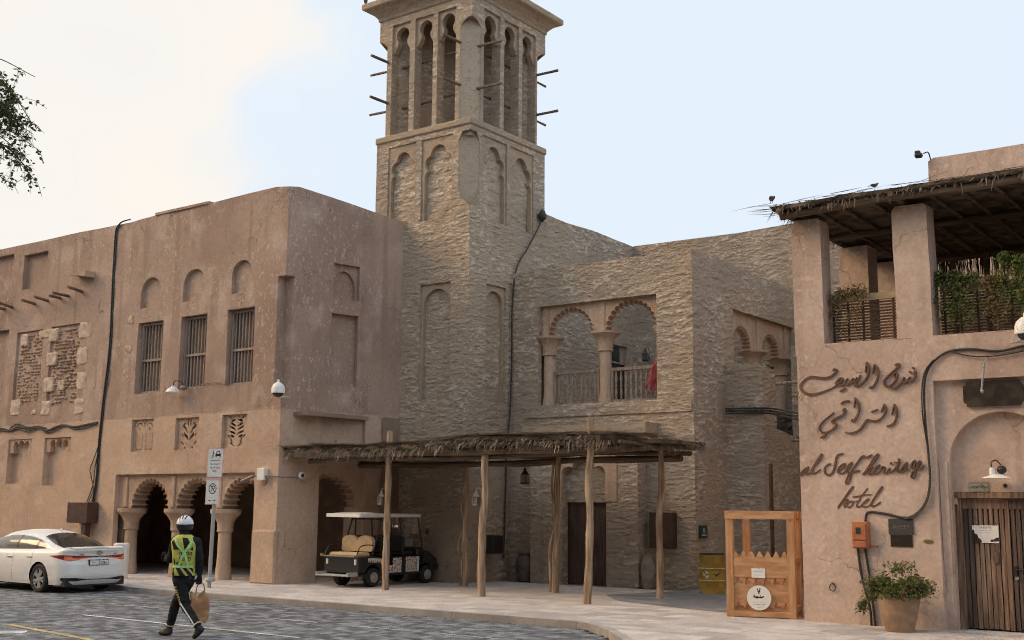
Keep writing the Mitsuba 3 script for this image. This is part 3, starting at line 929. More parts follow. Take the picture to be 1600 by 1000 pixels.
def tower_face(plane, a0, a1, lows, mids, opens, cl, cr, right_cut):
    """One face. a0, a1: its ends; lows/mids/opens: the niches' and openings' left and right edges; cl, cr: chamfer widths."""
    up = Polygon([(a0, 0), (a1, 0), (a1, 9.72), (a1 - cr * .75, 9.98), (a1 - cr, 10.3), (a1 - cr, 11.55), (a1 - cr * .6, 11.85), (a1, 11.97), (a0, 11.97)] if right_cut else [(a0, 0), (a1, 0), (a1, 11.97), (a0, 11.97), (a0 + cl * .6, 11.85), (a0 + cl, 11.55), (a0 + cl, 10.3), (a0 + cl * .75, 9.98), (a0, 9.72)])
    lo = [box(a, 4.66, b, 7.75) for a, b in lows]
    mi_ = [box(a, 9.5, b, 11.79) for a, b in mids]
    put('wall', wall(up, plane, RS, f_stone, holes=[(h, .07) for h in lo] + [(h, .045) for h in mi_]), 'coral_stone', WT, True)
    for h in lo:
        x0, z0, x1, z1 = h.bounds
        ar = arch(x0 + .07, x1 - .05, z0, z1 - .14 - (x1 - x0 - .12) / 2)
        pl = Plane(plane.at(0., 0., .07), plane.u)
        put('niche_spandrel', wall(h.buffer(.015, join_style=2), pl, RS, f_soft, holes=[(ar, .10)]), 'trowelled_stone', WT, True)
        put('arched_niche', panel(ar, plane, .17, RS, f_stone), 'coral_stone', WT, True)
    for h in mi_:
        x0, z0, x1, z1 = h.bounds
        ar = lobed(x0 + .08, x1 - .05, z0, z1 - .20)
        pl = Plane(plane.at(0., 0., .045), plane.u)
        put('niche_spandrel', wall(h.buffer(.015, join_style=2), pl, RS, f_soft, holes=[(ar, .13)]), 'trowelled_stone', WT, True)
        put('lobed_niche', panel(ar, plane, .17, RS, f_boulder), 'shelly_stone', WT, True)
    # the open lantern: mullions, corner piers and keyhole heads
    hi = Polygon([(a0, 15.02), (a0 + cl * .5, 14.95), (a0 + cl, 14.80), (a0 + cl, 12.1), (a1 - cr, 12.1), (a1 - cr, 14.80), (a1 - cr * .5, 14.95), (a1, 15.02), (a1, 15.62), (a0, 15.62)])
    hs = [box(a, 12.13, b, 15.39) for a, b in opens]
    put('opening_frame', wall(hi, plane, (.06, .05), f_mull, holes=[(h, .30) for h in hs]), 'coral_stone', WT, True)
    for h in hs:
        x0, z0, x1, z1 = h.bounds
        w = x1 - x0
        c = (x0 + x1) / 2
        pl = box(x0, z1 - .82, x1, z1)
        r = w * .345
        cut = unary_union([Point(c, z1 - .10 - r).buffer(r, 14), box(c - r * .72, z1 - .66, c + r * .72, z1 - .3), shapely.geometry.Polygon([(c - r * .72, z1 - .60), (c + r * .72, z1 - .60), (x1 - .03, z1 - .83), (x0 + .03, z1 - .83)])])
        put('keyhole_head', wall(pl.difference(cut), Plane(plane.at(0., 0., .07), plane.u), (.06, .05), f_mull, depth=.16), 'trowelled_stone', WT, 30)


def f_mull(p):
    return .018 * (meshkit.noise(p * 5.0, 51) - .5) + .012 * (meshkit.noise(p * 13, 52) - .5) + .02 * (meshkit.noise(p * 1.2, 53) - .5)


def f_boulder(p):
    q = p + .3 * np.stack([meshkit.noise(p * 2.1, 3) - .5, meshkit.noise(p * 2.1, 4) - .5, .8 * (meshkit.noise(p * 2.0, 6) - .5)], -1)
    return f_stone(p) + .09 * (meshkit.noise(q * V3(3.2, 3.2, 6.5), 61) - .5) + .03 * (meshkit.noise(p * 15, 62) - .5)


tower_face(TF, X0, X1, [(-20.33, -19.27)], [(-21.60, -20.57), (-20.38, -19.27)], [(-21.56, -20.89), (-20.70, -20.04), (-19.88, -19.23)], .30, CH, True)
tower_face(TR, Y0, Y1, [(24.23, 25.10)], [(23.98, 25.10), (25.25, 26.36)], [(24.00, 24.74), (24.92, 25.62), (25.78, 26.44)], CH, .40, False)
# the hidden faces: plain stone, the same openings
for pl, a0, a1, flip in ((Plane((X0, 0, 0), (0, -1, 0)), -Y1, -Y0, 0), (Plane((0, Y1, 0), (-1, 0, 0)), -X1, -X0, 1)):
    put('wall', wall(box(a0, 0, a1, 11.97), pl, (.2, .15), f_stone), 'coral_stone', WT, True)
    w = (a1 - a0 - .8) / 3
    hs = [box(a0 + .4 + w * k + .09, 12.13, a0 + .4 + w * k + w - .09, 15.3) for k in range(3)]
    put('opening_frame', wall(Polygon([(a0 + .4, 12.1), (a1 - .4, 12.1), (a1 - .4, 14.8), (a1, 15.0), (a1, 15.62), (a0, 15.62), (a0, 15.0), (a0 + .4, 14.8)]), pl, (.12, .12), f_mull, holes=[(h, .28) for h in hs]), 'coral_stone', WT, True)
# chamfered corners: upper and middle
for (cx, cy, sx, sy) in ((X1, Y0, -1, 1), (X0, Y0, 1, 1), (X1, Y1, -1, -1), (X0, Y1, 1, -1)):
    for (c, za, zb) in ((CH if sx < 0 else .30, 9.72, 11.97), (CH if sx < 0 else .30, 12.05, 15.02)):
        if zb < 12 and (sx > 0 or sy < 0):
            continue
        pa, pb = V3(cx + sx * c, cy, 0), V3(cx, cy + sy * (CH if sy > 0 else .40), 0)
        if sx * sy > 0:
            pa, pb = pb, pa
        d = Plane(pa, pb - pa)
        put('corner_panel', panel(box(-.01, za, np.linalg.norm(pb - pa) + .01, zb), d, .02, (.08, .08), f_soft), 'corner_plaster', WT, True)
    for z0, z1, k in ((11.80, 11.97, 1.0), (14.98, 15.62, 1.0)):
        c = .40 * k
        if k == .95 or (z1 < 12 and (sx > 0 or sy < 0)):
            continue
        ox = 0.0
        p = Polygon([(cx + sx * .40, cy), (cx, cy), (cx, cy + sy * .40)]) if k == 1.0 else Polygon([(cx + sx * .42, cy + sy * .02), (cx + sx * (.40 - c), cy + sy * (.0 + .40 - c) * .2), (cx + sx * .02, cy + sy * .42)])
        v, f = tm(trimesh.creation.extrude_polygon(orient(p.buffer(-.004, join_style=2)), z1 - z0, engine='earcut'))
        put('corbel', (v + V3(0, 0, z0), f), 'trowelled_stone', WT)
# sill ledge, top band, flared cornice
e = .05
for z0, z1, o in ((11.95, 12.14, .045), (15.60, 15.66, .05)):
    put('ledge', b2(X0 - o, X1 + o, Y0 - o, Y1 + o, z0, z1, .03), 'trowelled_stone', WT)
prof = [(.02, 15.63), (.05, 15.70), (.14, 15.80), (.24, 15.88), (.36, 15.93), (.385, 15.96), (.385, 16.09), (.36, 16.12), (0, 16.16)]
vs, fs = [], []
for o, z in prof:
    vs += [(X0 - o, Y0 - o, z), (X1 + o, Y0 - o, z), (X1 + o, Y1 + o, z), (X0 - o, Y1 + o, z)]
for k in range(len(prof) - 1):
    for i in range(4):
        j = (i + 1) % 4
        fs += [(k * 4 + i, k * 4 + j, k * 4 + 4 + j), (k * 4 + i, k * 4 + 4 + j, k * 4 + 4 + i)]
q = (len(prof) - 1) * 4
fs += [(q, q + 1, q + 2), (q, q + 2, q + 3)]
cm = trimesh.Trimesh(np.array(vs), np.array(fs), process=False).subdivide_to_size(.25)
put('cornice', (rough(cm.vertices, f_mull), cm.faces), 'trowelled_stone', WT)
# the wind catcher's inner cross walls and floor
for a, b in (((X0 + .35, Y0 + .35), (X1 - .35, Y1 - .35)), ((X1 - .35, Y0 + .35), (X0 + .35, Y1 - .35))):
    a, b = V3(*a, 0), V3(*b, 0)
    L = np.linalg.norm(b - a)
    for s in (1, -1):
        pl = Plane(a if s > 0 else b, (b - a) * s)
        put('cross_wall', panel(box(0, 11.9, L, 15.62), pl, -.12, (.07, .045), f_stone), 'coral_stone', WT, True)
put('lantern_floor', b2(X0 + .1, X1 - .1, Y0 + .1, Y1 - .1, 11.7, 12.0), 'coral_stone', WT)
# timber poles through the openings, two layers each way
r2 = random.Random(3)
for z, lens in ((14.25, 1), (13.05, 2)):
    for y in (23.84, 26.52):
        pts = smoothline([(-22.72, y, z + .03), (-21.0, y + .02, z - .02), (-19.5, y - .01, z + .01), (-17.96, y, z - .02)], 5)
        put('pole', tube(pts, np.linspace(.034, .041, len(pts)) + .004 * np.sin(np.arange(len(pts)) * 1.7), 8), 'peg_timber', WT, 50)
    for x in (-21.69, -19.10):
        pts = smoothline([(x, 22.76, z + .06), (x + .01, 24.4, z + .08), (x, 25.8, z + .07), (x, 27.55, z + .05)], 5)
        put('pole', tube(pts, np.linspace(.040, .034, len(pts)) + .004 * np.sin(np.arange(len(pts)) * 1.3), 8), 'peg_timber', WT, 50)

# ------------------------------------------------------------------ the stone house with the balcony
SB = thing('stone_house', 'coral stone house with a twin arched balcony above the canopy, beside the wind tower', 'building')
XB, YB = -13.20, 25.36
BF, BR = front(YB), side(XB)
rec = box(-17.79, 4.545, -14.20, 7.19)
door_hole = box(-16.75, -.3, -15.48, 2.03)
put('wall', wall(Polygon([(X1 - .1, -.1), (XB, -.1), (XB, 8.19), (-14.2, 8.23), (-15.6, 8.19), (-17.4, 8.24), (X1 - .1, 8.18)]), BF, RS, f_stone, holes=[(rec, .16), (box(-17.6, -.2, -14.6, 3.6), 0)]), 'coral_stone', SB, True)
rec2 = box(27.62, 4.55, 31.55, 7.03)
put('wall', wall(Polygon([(YB, -.1), (32, -.1), (32, 8.2), (29.5, 8.17), (27, 8.22), (YB, 8.19)]), BR, RS, f_stone, holes=[(rec2, .14)]), 'coral_stone', SB, True)


def arcade_screen(parent, plane, d, rec, arcs, spr, cols, half, rad):
    """The balcony's plastered screen: toothed arches on round columns."""
    x0, z0, x1, z1 = rec.bounds
    g = box(x0 - .02, spr - .02, x1 + .02, z1 + .02)
    for c, r in arcs:
        g = g.difference(scallop(c, spr + .02, r, 15, r * .098, spr - .4, (3, 177)))
    put('arch_screen', wall(g, Plane(plane.at(0., 0., d), plane.u), (.08, .08), f_mull, depth=.26), 'column_plaster', parent, 25)
    for c, half_ in cols:
        p = plane.at(c, 0., d + .14)
        put('pilaster', extrude(box(c - .075, spr + .02, c + .075, z1 - .01), plane, d - .035, d + .02), 'column_plaster', parent)
        put('capital', lathe([(0, spr - .50), (.20, spr - .49), (.205, spr - .47), (.19, spr - .44), (.205, spr - .26), (.27, spr - .12), (.385, spr - .045), (.39, spr + .005), (0, spr + .01)], p, 28), 'column_plaster', parent, 40)
        put('column', lathe([(.19, z0 - .02), (.185, z0 + .1), (.155, z0 + .3), (.155, spr - .47)], p, 24), 'column_plaster', parent, True)


arcade_screen(SB, BF, .16, rec, ((-16.86, .715), (-15.03, .755)), 6.38, ((-17.62, 0), (-15.87, 0)), 0, 0)
put('half_capital', lathe([(0, 6.10), (.09, 6.12), (.12, 6.22), (.22, 6.36), (.22, 6.40), (0, 6.41)], BF.at(-14.22, 0., .30), 24), 'column_plaster', SB, 40)
arcade_screen(SB, BR, .14, rec2, ((28.40, .56), (30.25, .56)), 6.12, ((29.36, 0), (31.2, 0)), 0, 0)
bal_prof = [(.026, 0), (.026, .05), (.018, .07), (.030, .12), (.036, .20), (.026, .29), (.015, .34), (.030, .37), (.030, .40), (.015, .43), (.026, .48), (.036, .57), (.030, .65), (.018, .70), (.026, .72), (.026, .80)]
for (a, b) in ((-17.46, -16.04), (-15.70, -14.22)):
    r = put('balustrade', cat([extrude(box(a, 5.36, b, 5.44), BF, .25, .35), extrude(box(a, 4.56, b, 4.62), BF, .26, .34), extrude(box(a, 4.6, a + .07, 5.38), BF, .255, .345), extrude(box(b - .07, 4.6, b, 5.38), BF, .255, .345)]), 'baluster_timber', SB)
    n = 9
    for k in range(n):
        u = a + .07 + (b - a - .14) * (k + .5) / n
        put('baluster', lathe([(p, z * .93) for p, z in bal_prof], BF.at(u, 4.62, .30), 8), 'baluster_timber', r, 40)
# sill courses under the balcony, the portal with its lobed head and capping slab
put('sill_course', wall(box(-18.2, 4.22, -13.24, 4.50), front(YB - .045), RS, f_stone, depth=.08), 'coral_stone', SB, 30)
YP = 24.92
PP = front(YP)
lob = unary_union([Point(-16.52, 2.72).buffer(.20, 12), Point(-15.62, 2.72).buffer(.20, 12), Point(-16.07, 2.84).buffer(.34, 14), box(-16.72, -.3, -15.42, 2.70)])
pw = wall(box(-17.70, -.1, -14.52, 3.72), PP, RS, f_stone, holes=[(polys(lob)[0], .26)])
put('portal', cat([pw, wall(box(YP, -.1, YB + .1, 3.72), side(-14.52), RS, f_stone), wall(box(-YB - .1, -.1, -YP, 3.72), Plane((-17.70, 0, 0), (0, -1, 0)), RS, f_stone)]), 'coral_stone', SB, True)
put('portal_back', wall(box(-16.9, -.1, -15.2, 3.3), front(YP + .24), RS, f_stone, holes=[(door_hole, .2)]), 'coral_stone', SB, True)
put('portal_slab', wall(box(-17.86, 3.70, -14.20, 3.96), front(YP - .16), RS, f_mull, depth=.62), 'trowelled_stone', SB, 30)
put('portal_slab', cat([wall(box(YP - .16, 3.70, YB + .1, 3.96), side(-14.20), RS, f_mull), (V3([-17.86, YP - .16, 3.96], [-14.2, YP - .16, 3.96], [-14.2, YB + .1, 3.96], [-17.86, YB + .1, 3.96]).reshape(4, 3), np.array([[0, 1, 2], [0, 2, 3]])),
                       (V3([-17.86, YP - .16, 3.70], [-14.2, YP - .16, 3.70], [-14.2, YB + .1, 3.70], [-17.86, YB + .1, 3.70]).reshape(4, 3), np.array([[0, 2, 1], [0, 3, 2]]))]), 'trowelled_stone', SB)
put('portal_spandrel', extrude(box(-17.0, 2.05, -15.10, 3.35).difference(polys(lob)[0]), PP, -.03, .06), 'column_plaster', SB)
put('jamb_pilaster', wall(box(-17.25, -.1, -16.98, 3.7), front(YP - .07), RS, f_stone, depth=.1), 'coral_stone', SB, 30)
dr_ = put('door', cat([extrude(box(-16.73, 0, -16.13, 2.0), PP, .34, .40), extrude(box(-16.11, 0, -15.50, 2.0), PP, .34, .40)]), 'door_brown', SB)
put('frame', cat([extrude(box(-16.80, -.02, -16.72, 2.08), PP, .30, .42), extrude(box(-15.51, -.02, -15.43, 2.08), PP, .30, .42), extrude(box(-16.80, 2.0, -15.43, 2.09), PP, .30, .42), extrude(box(-16.15, 0, -16.09, 2.0), PP, .315, .36)]), 'door_brown', dr_)
put('handle', cat([tube([PP.at(-16.03, 1.55, .30), PP.at(-16.03, 1.85, .30)], .018, 8), bx(PP.at(-16.03, .95, .325), (.05, .03, .2)), tube([PP.at(-16.03, .98, .31), PP.at(-15.9, .98, .29)], .012, 6)]), 'black_metal', dr_)
# terrace floor, and inner backs of the walls
put('terrace_floor', b2(X1, XB - .05, YB + .5, 31.9, 4.35, 4.53), 'trowelled_stone', SB)
put('inner_wall', cat([b2(X1, -17.8, YB + .42, YB + .52, 4.5, 8.1), b2(-14.18, XB - .05, YB + .42, YB + .52, 4.5, 8.1), b2(X1, XB - .05, YB + .42, YB + .52, 7.22, 8.1), b2(XB - .5, XB - .42, YB + .4, 27.6, 4.5, 8.1), b2(XB - .5, XB - .42, 27.6, 31.6, 7.05, 8.1),
                       b2(X1, XB - .05, YB + .45, YB + .52, 0, 4.4), b2(XB - .45, XB - .40, YB + .5, 31.9, 0, 4.4)]), 'trowelled_stone', SB)
put('parapet_top', cat([b2(X1, XB - .03, YB + .02, YB + .5, 8.10, 8.16), b2(XB - .48, XB - .03, YB + .3, 32, 8.10, 8.16)]), 'trowelled_stone', SB)
# the buttress block on the alley side
YK, XK = 27.05, -12.17
kf = wall(Polygon([(XB - .02, -.1), (XK, -.1), (XK, 5.40), (XK - .12, 5.50), (XB - .02, 5.52)]), front(YK), RS, f_stone)
ks = wall(Polygon([(YK, -.1), (29.4, -.1), (29.4, 3.7), (27.85, 3.9), (27.80, 5.38), (YK, 5.40)]), side(XK), RS, f_stone)
put('buttress', cat([kf, ks, b2(XB, XK - .02, YK + .02, 27.8, 5.36, 5.46), b2(XB, XK - .02, 27.7, 29.4, 3.6, 3.75)]), 'coral_stone', SB, True)

# ------------------------------------------------------------------ the walls of the house behind
RB = thing('rear_house', 'high blank coral stone walls rising behind the balcony house and the wind tower', 'building')
RF2 = (.075, .05)
put('wall', wall(Polygon([(Y1, 4), (31.95, 4), (31.95, 10.16), (29.5, 10.22), (28, 10.17), (Y1, 10.22)]), side(X1), RF2, f_stone, holes=[(box(30.1, 4.5, 31.45, 6.9), .2)]), 'coral_stone', RB, True)
put('wall', wall(Polygon([(X1, 4), (-2, 4), (-2, 10.25), (-8, 10.22), (-13, 10.2), (-15, 10.14), (X1, 10.18)]), front(31.92), RF2, f_stone), 'coral_stone', RB, True)
put('wall', cat([b2(-27, X1 - .1, Y1, 31.9, 9.4, 9.6), b2(-27, -2, 32.3, 40, 9.3, 9.5), b2(-27, -26.9, Y1, 40, 0, 9.9), b2(-2.1, -2, 32, 40, 0, 9.9), b2(-27, -2, 39.9, 40, 0, 9.9), b2(X1 - .3, X1 - .05, Y1 + .1, 31.9, 9.5, 10.1), b2(X1, -2, 32.0, 32.3, 9.4, 10.1)]), 'coral_stone', RB)
bw = put('window', cat([b2(X1 - .16, X1 - .06, 30.1, 31.45, 6.3, 6.9), b2(X1 - .08, X1 + .02, 30.06, 31.5, 6.86, 6.98)]), 'bar_timber', RB)
put('pane', b2(X1 - .12, X1 - .05, 30.45, 31.1, 6.36, 6.82), 'dark_glass', bw)
put('door', b2(X1 - .18, X1 - .1, 30.1, 31.45, 4.5, 6.3), 'door_dark', RB)

AH = thing('alley_house', 'low shaded stone house at the end of the alley with a barred window', 'building')
awin, adoor = box(-11.85, 4.05, -11.25, 5.55), box(-11.75, -.2, -10.75, 1.95)
put('wall', wall(box(-12.4, -.1, -7.0, 6.2), front(29.4), (.1, .07), f_stone, holes=[(awin, .15), (adoor, .35)]), 'coral_stone', AH, True)
put('roof', cat([b2(-12.4, -7, 29.45, 31.9, 6.0, 6.15), b2(-12.4, -7, 30.2, 30.3, 0, 6.1)]), 'inner_plaster', AH)
w = put('window', panel(awin, front(29.4), .14, (.3, .3)), 'shutter_dark', AH)
for k in range(5):
    put('bar', tube([(-11.8 + k * .12, 29.36, 4.05), (-11.8 + k * .12, 29.36, 5.55)], .018, 6), 'bar_timber', w)
for z in (4.3, 4.8, 5.3):
    put('bar', tube([(-11.87, 29.37, z), (-11.23, 29.37, z)], .016, 6), 'bar_timber', w)
put('door', panel(adoor, front(29.4), .33, (.3, .3)), 'door_dark', AH)


# ------------------------------------------------------------------ the pink plastered hotel on the right
HB = thing('hotel_building', 'pink plastered hotel front with a roofed terrace on square pillars and a planked door', 'building')
YR, XR = 19.75, -8.22
RF = front(YR)
portal = box(-5.85, -.2, -3.87, 4.02)
XE = 5.0
low = Polygon([(XR, -.1), (XE, -.1), (XE, 4.75), (XR + .5, 4.78), (XR, 4.78)])
pil1, pil2 = (-8.24, -7.70), (-6.41, -5.82)
up = unary_union([low] + [Polygon([(a - .0, 4.6), (b, 4.6), (b, 6.99), (b - .03, 7.06), (a + .06, 7.07), (a - .01, 6.98)]) for a, b in (pil1, pil2, (-3.9, -3.3), (-1.2, -.6), (1.5, 2.1))])
put('wall', wall(polys(up)[0], RF, (.09, .08), f_plaster, holes=[(portal, .13)]), 'pink_plaster', HB, True)
put('wall', wall(box(-27, -.1, -YR, 4.75), Plane((XR, 0, 0), (0, -1, 0)), (.25, .2), f_plaster), 'pink_plaster', HB, True)
# terrace pillars: their other faces, and the row behind
for a, b, y0, y1 in ((*pil1, YR, YR + .42), (*pil2, YR, YR + .42), (-3.9, -3.3, YR, YR + .42), (-1.2, -.6, YR, YR + .42), (-8.30, -7.72, 22.2, 22.75), (-8.32, -7.78, 24.0, 24.5), (-4.6, -4.1, 26.0, 26.5)):
    ms = [wall(Polygon([(y0, 4.6), (y1, 4.6), (y1, 7.0), (y0, 6.99)]), side(b), (.1, .1), f_plaster), wall(box(-y1, 4.6, -y0, 7.0), Plane((a, 0, 0), (0, -1, 0)), (.1, .1), f_plaster), (V3(a, y0, 7.02, b, y0, 7.02, b, y1, 7.02, a, y1, 7.02).reshape(4, 3), np.array([[0, 1, 2], [0, 2, 3]]))]
    if y0 > 20:
        ms.append(wall(box(a, 4.6, b, 7.02), front(y0), (.1, .1), f_plaster))
    put('pillar', cat(ms), 'pink_plaster', HB, 30)
put('parapet_top', cat([(V3(XR, YR, 4.765, XE, YR, 4.745, XE, YR + .5, 4.745, XR, YR + .5, 4.765).reshape(4, 3), np.array([[0, 1, 2], [0, 2, 3]])), b2(XR + .02, XE, YR + .42, YR + .5, 4.2, 4.74)]), 'pink_plaster', HB)
put('terrace_floor', b2(XR + .02, XE, YR + .4, 27, 4.40, 4.55), 'slat_timber', HB)
put('rear_wall', cat([wall(Polygon([(-7.37, 4.4), (XE, 4.4), (XE, 9.5), (-6, 9.47), (-7.25, 9.49), (-7.37, 9.42)]), front(25.3), (.12, .12), f_plaster), wall(box(-32, 4.4, -25.3, 9.4), Plane((-7.37, 0, 0), (0, -1, 0)), (.25, .2), f_plaster), b2(-7.3, XE, 25.4, 32, 9.0, 9.1), b2(-7.3, XE, 31.9, 32, 4, 9.1)]), 'pink_plaster', HB)
put('room', cat([b2(-5.75, -3.95, 20.9, 21, -.1, 3.7), b2(XR + .1, XE, 27, 27.1, 0, 4.5), b2(XE - .1, XE, YR + .1, 27, 0, 4.7)]), 'inner_plaster', HB)

# the door recess: plaster back with a blind arch, timber lintel, planked leaves
ar = arch(-5.69, -4.04, -.2, 2.66, 40)
dh = box(-5.64, -.3, -4.08, 2.10)
P13 = Plane(RF.at(0., 0., .13), RF.u)
put('portal_wall', wall(portal.buffer(.02, join_style=2), P13, (.08, .08), f_soft, holes=[(ar, .16)]), 'pink_plaster', HB, True)
put('tympanum', wall(box(-5.72, 2.0, -4.0, 3.6), Plane(RF.at(0., 0., .29), RF.u), (.08, .08), f_soft, holes=[(box(-5.64, 1.9, -4.08, 2.17), .22)]), 'pink_plaster', HB, True)
put('portal_pilaster', wall(box(-5.85 + .0, -.1, -5.72, 2.7), Plane(RF.at(0., 0., .10), RF.u), (.08, .08), f_soft, depth=.06), 'pink_plaster', HB, 30)
dd = put('door', extrude(box(-5.74, -.02, -3.98, 2.19).difference(box(-5.60, -.1, -4.12, 2.10)), RF, .33, .50), 'door_timber', HB)
put('lintel', extrude(box(-5.68, 2.10, -4.04, 2.20), RF, .28, .46), 'door_timber', dd)
r2 = random.Random(12)
for leaf, (a, b, mat) in enumerate(((-5.60, -4.875, 'door_timber'), (-4.865, -4.12, 'door_timber_dark'))):
    put('backing', extrude(box(a, .01, b, 2.09), RF, .44, .47), 'door_dark', dd)
    n = 9
    for k in range(n):
        u0, u1 = a + (b - a) * k / n, a + (b - a) * (k + 1) / n
        g0, g1 = r2.uniform(.003, .012), r2.uniform(.003, .012)
        if leaf == 0 and k in (0, 1):
            mat_, d = 'door_timber_dark', .415
        else:
            mat_, d = mat, .405 + r2.uniform(-.006, .006)
        p = [(u0 + g0, .02 + r2.uniform(0, .03)), (u1 - g1, .02 + r2.uniform(0, .03))]
        for z in (.6, 1.0, 1.5):
            p.append((u1 - g1 + r2.uniform(-.006, .004), z))
        p += [(u1 - g1 - .006, 1.88), ((u0 + u1) / 2 + .02, 1.96), ((u0 + u1) / 2 - .02, 1.96), (u0 + g0 + .006, 1.88)]
        for z in (1.4, .9, .5):
            p.append((u0 + g0 + r2.uniform(-.004, .006), z))
        put('plank', extrude(Polygon(p), RF, d, .445), mat_, dd)
    put('head_board', extrude(box(a, 1.93, b, 2.09), RF, .398, .445), mat, dd)
put('stile', extrude(box(-4.935, .02, -4.875, 2.08), RF, .385, .44), 'door_timber', dd)
put('handle', cat([tube([RF.at(-4.80, .98, .36), RF.at(-4.62, .98, .36)], .012, 8), bx(RF.at(-4.815, .93, .385), (.04, .03, .2))]), 'black_metal', dd)
put('lock', cat([lathe([(0, 0), (.02, 0), (.02, .02), (0, .02)], RF.at(-4.80, .82, .38), 12), bx(RF.at(-4.80, .84, .38), (.05, .03, .05))]), 'steel', dd)
put('knob', blob(RF.at(-5.1, 1.15, .40), (.05, .03, .11), 2, .2, 2, 4), 'door_timber_dark', dd, True)

# terrace screens: light rail above dark horizontal slats
for a, b in ((-7.74, -6.46), (-5.79, -3.95)):
    sc = put('terrace_screen', extrude(box(a, 5.56, b, 5.68), RF, .42, .50), 'rail_timber', HB)
    for k in range(14):
        z = 4.82 + k * .052
        put('slat', extrude(box(a, z, b, z + .030), RF, .435, .452), 'slat_timber', sc)
    for k in range(int((b - a) / .27) + 1):
        u = a + .04 + k * .27
        put('batten', extrude(box(u, 4.76, u + .035, 5.56), RF, .45, .475), 'slat_timber', sc)

# the terrace roof: poles and a mat of palm leaf
ro = [(-8.40, 19.25), (XE, 19.25), (XE, 24.6), (-8.35, 24.6)]
tr = put('terrace_roof', cat([tube(smoothline([(-8.3, 19.42, 7.10), (-6.5, 19.4, 7.16), (-5, 19.42, 7.13), (-3, 19.4, 7.17), (XE, 19.42, 7.15)], 6), .075, 10), tube([(-8.1, 21.5, 7.08), (XE, 21.5, 7.12)], .07, 8), tube([(-8.1, 24.2, 6.98), (XE, 24.2, 7.05)], .07, 8)]), 'beam_timber', HB)
for k in range(26):
    x = -8.22 + k * .5 + r2.uniform(-.04, .04)
    put('rafter', tube([(x, 19.3 - (.12 if k in (0, 4) else 0), 7.15 + r2.uniform(-.02, .02)), (x + .02, 24.6, 7.07)], .05 if k in (0, 4) else .033, 7), 'beam_timber', tr, 50)
for x, y in ((-6.68, 24.3), (-5.98, 24.1)):
    put('post', tube([(x, y, 4.5), (x, y, 7.0)], .055, 8), 'beam_timber', tr, 50)


def frond_mat(x0, x1, y0, y1, z, rnd, n, edges, edge_n, droop=.12, tilt=0.0):
    """A dense mat of palm leaf strips lying both ways, with loose ends along the given edges."""
    ms = []

    def strip(p, d, L, w, sag):
        d = d / np.linalg.norm(d)
        s = np.cross(d, V3(0, 0, 1))
        s = s / (np.linalg.norm(s) + 1e-9)
        q = [p, p + d * L * .5 + V3(0, 0, -sag * .3), p + d * L + V3(0, 0, -sag)]
        v = [q[0] - s * w * .4, q[0] + s * w * .4, q[1] - s * w * .5, q[1] + s * w * .5, q[2] - s * w * .08, q[2] + s * w * .08]
        ms.append((np.array(v), np.array([[0, 1, 3], [0, 3, 2], [2, 3, 5], [2, 5, 4]])))
    for _ in range(n):
        x, y = rnd.uniform(x0, x1), rnd.uniform(y0, y1)
        a = rnd.choice((0, math.pi)) + rnd.gauss(0, .25) if rnd.random() < .6 else rnd.gauss(math.pi / 2, .3)
        strip(V3(x, y, z(x, y) + rnd.uniform(-.02, .06)), V3(math.cos(a), math.sin(a), rnd.uniform(-.03, .05)), rnd.uniform(.4, .9), rnd.uniform(.02, .05), rnd.uniform(-.02, .03))
    for (ax, ay), (bx_, by), (ox, oy), m in edges:
        for _ in range(int(edge_n * m)):
            t = rnd.random()
            x, y = ax + (bx_ - ax) * t, ay + (by - ay) * t
            d = V3(ox + rnd.gauss(0, .5) * abs(oy), oy + rnd.gauss(0, .5) * abs(ox), rnd.uniform(-1.6, .15))
            strip(V3(x - ox * .1, y - oy * .1, z(x, y) + rnd.uniform(-.03, .05)), d, rnd.uniform(.10, .34), rnd.uniform(.010, .026), rnd.uniform(.02, droop))
    return cat(ms)


def mat_slab(p, z, t0, t1, seed):
    """The mat's body: an uneven thin slab."""
    top, f = sheet(orient(Polygon(p)), (.2, .2))
    zt = np.array([z(x, y) for x, y in top]) + t1 + .05 * (meshkit.noise(np.column_stack([top * 2.2, np.full(len(top), seed)]), 3) - .5)
    v1 = np.column_stack([top, zt])
    v0 = np.column_stack([top, zt - t1 + t0 + .02 * (meshkit.noise(np.column_stack([top * 5, np.full(len(top), seed + 2.0)]), 3) - .5)])
    c = np.asarray(orient(Polygon(p)).exterior.coords)[:-1]
    edge = []
    for s in ring_points(orient(Polygon(p)).exterior, (.2, .2)):
        m = len(s)
        zz = np.array([z(x, y) for x, y in s]) + .05 * (meshkit.noise(np.column_stack([s * 2.2, np.full(m, seed)]), 3) - .5)
        i = np.arange(m - 1)
        edge.append((np.vstack([np.column_stack([s, zz + t1]), np.column_stack([s, zz + t0])]), np.vstack([np.stack([i + m, i + 1, i], 1), np.stack([i + m, i + 1 + m, i + 1], 1)])))
    return cat([(v1, f), (v0, f[:, ::-1]), *edge])


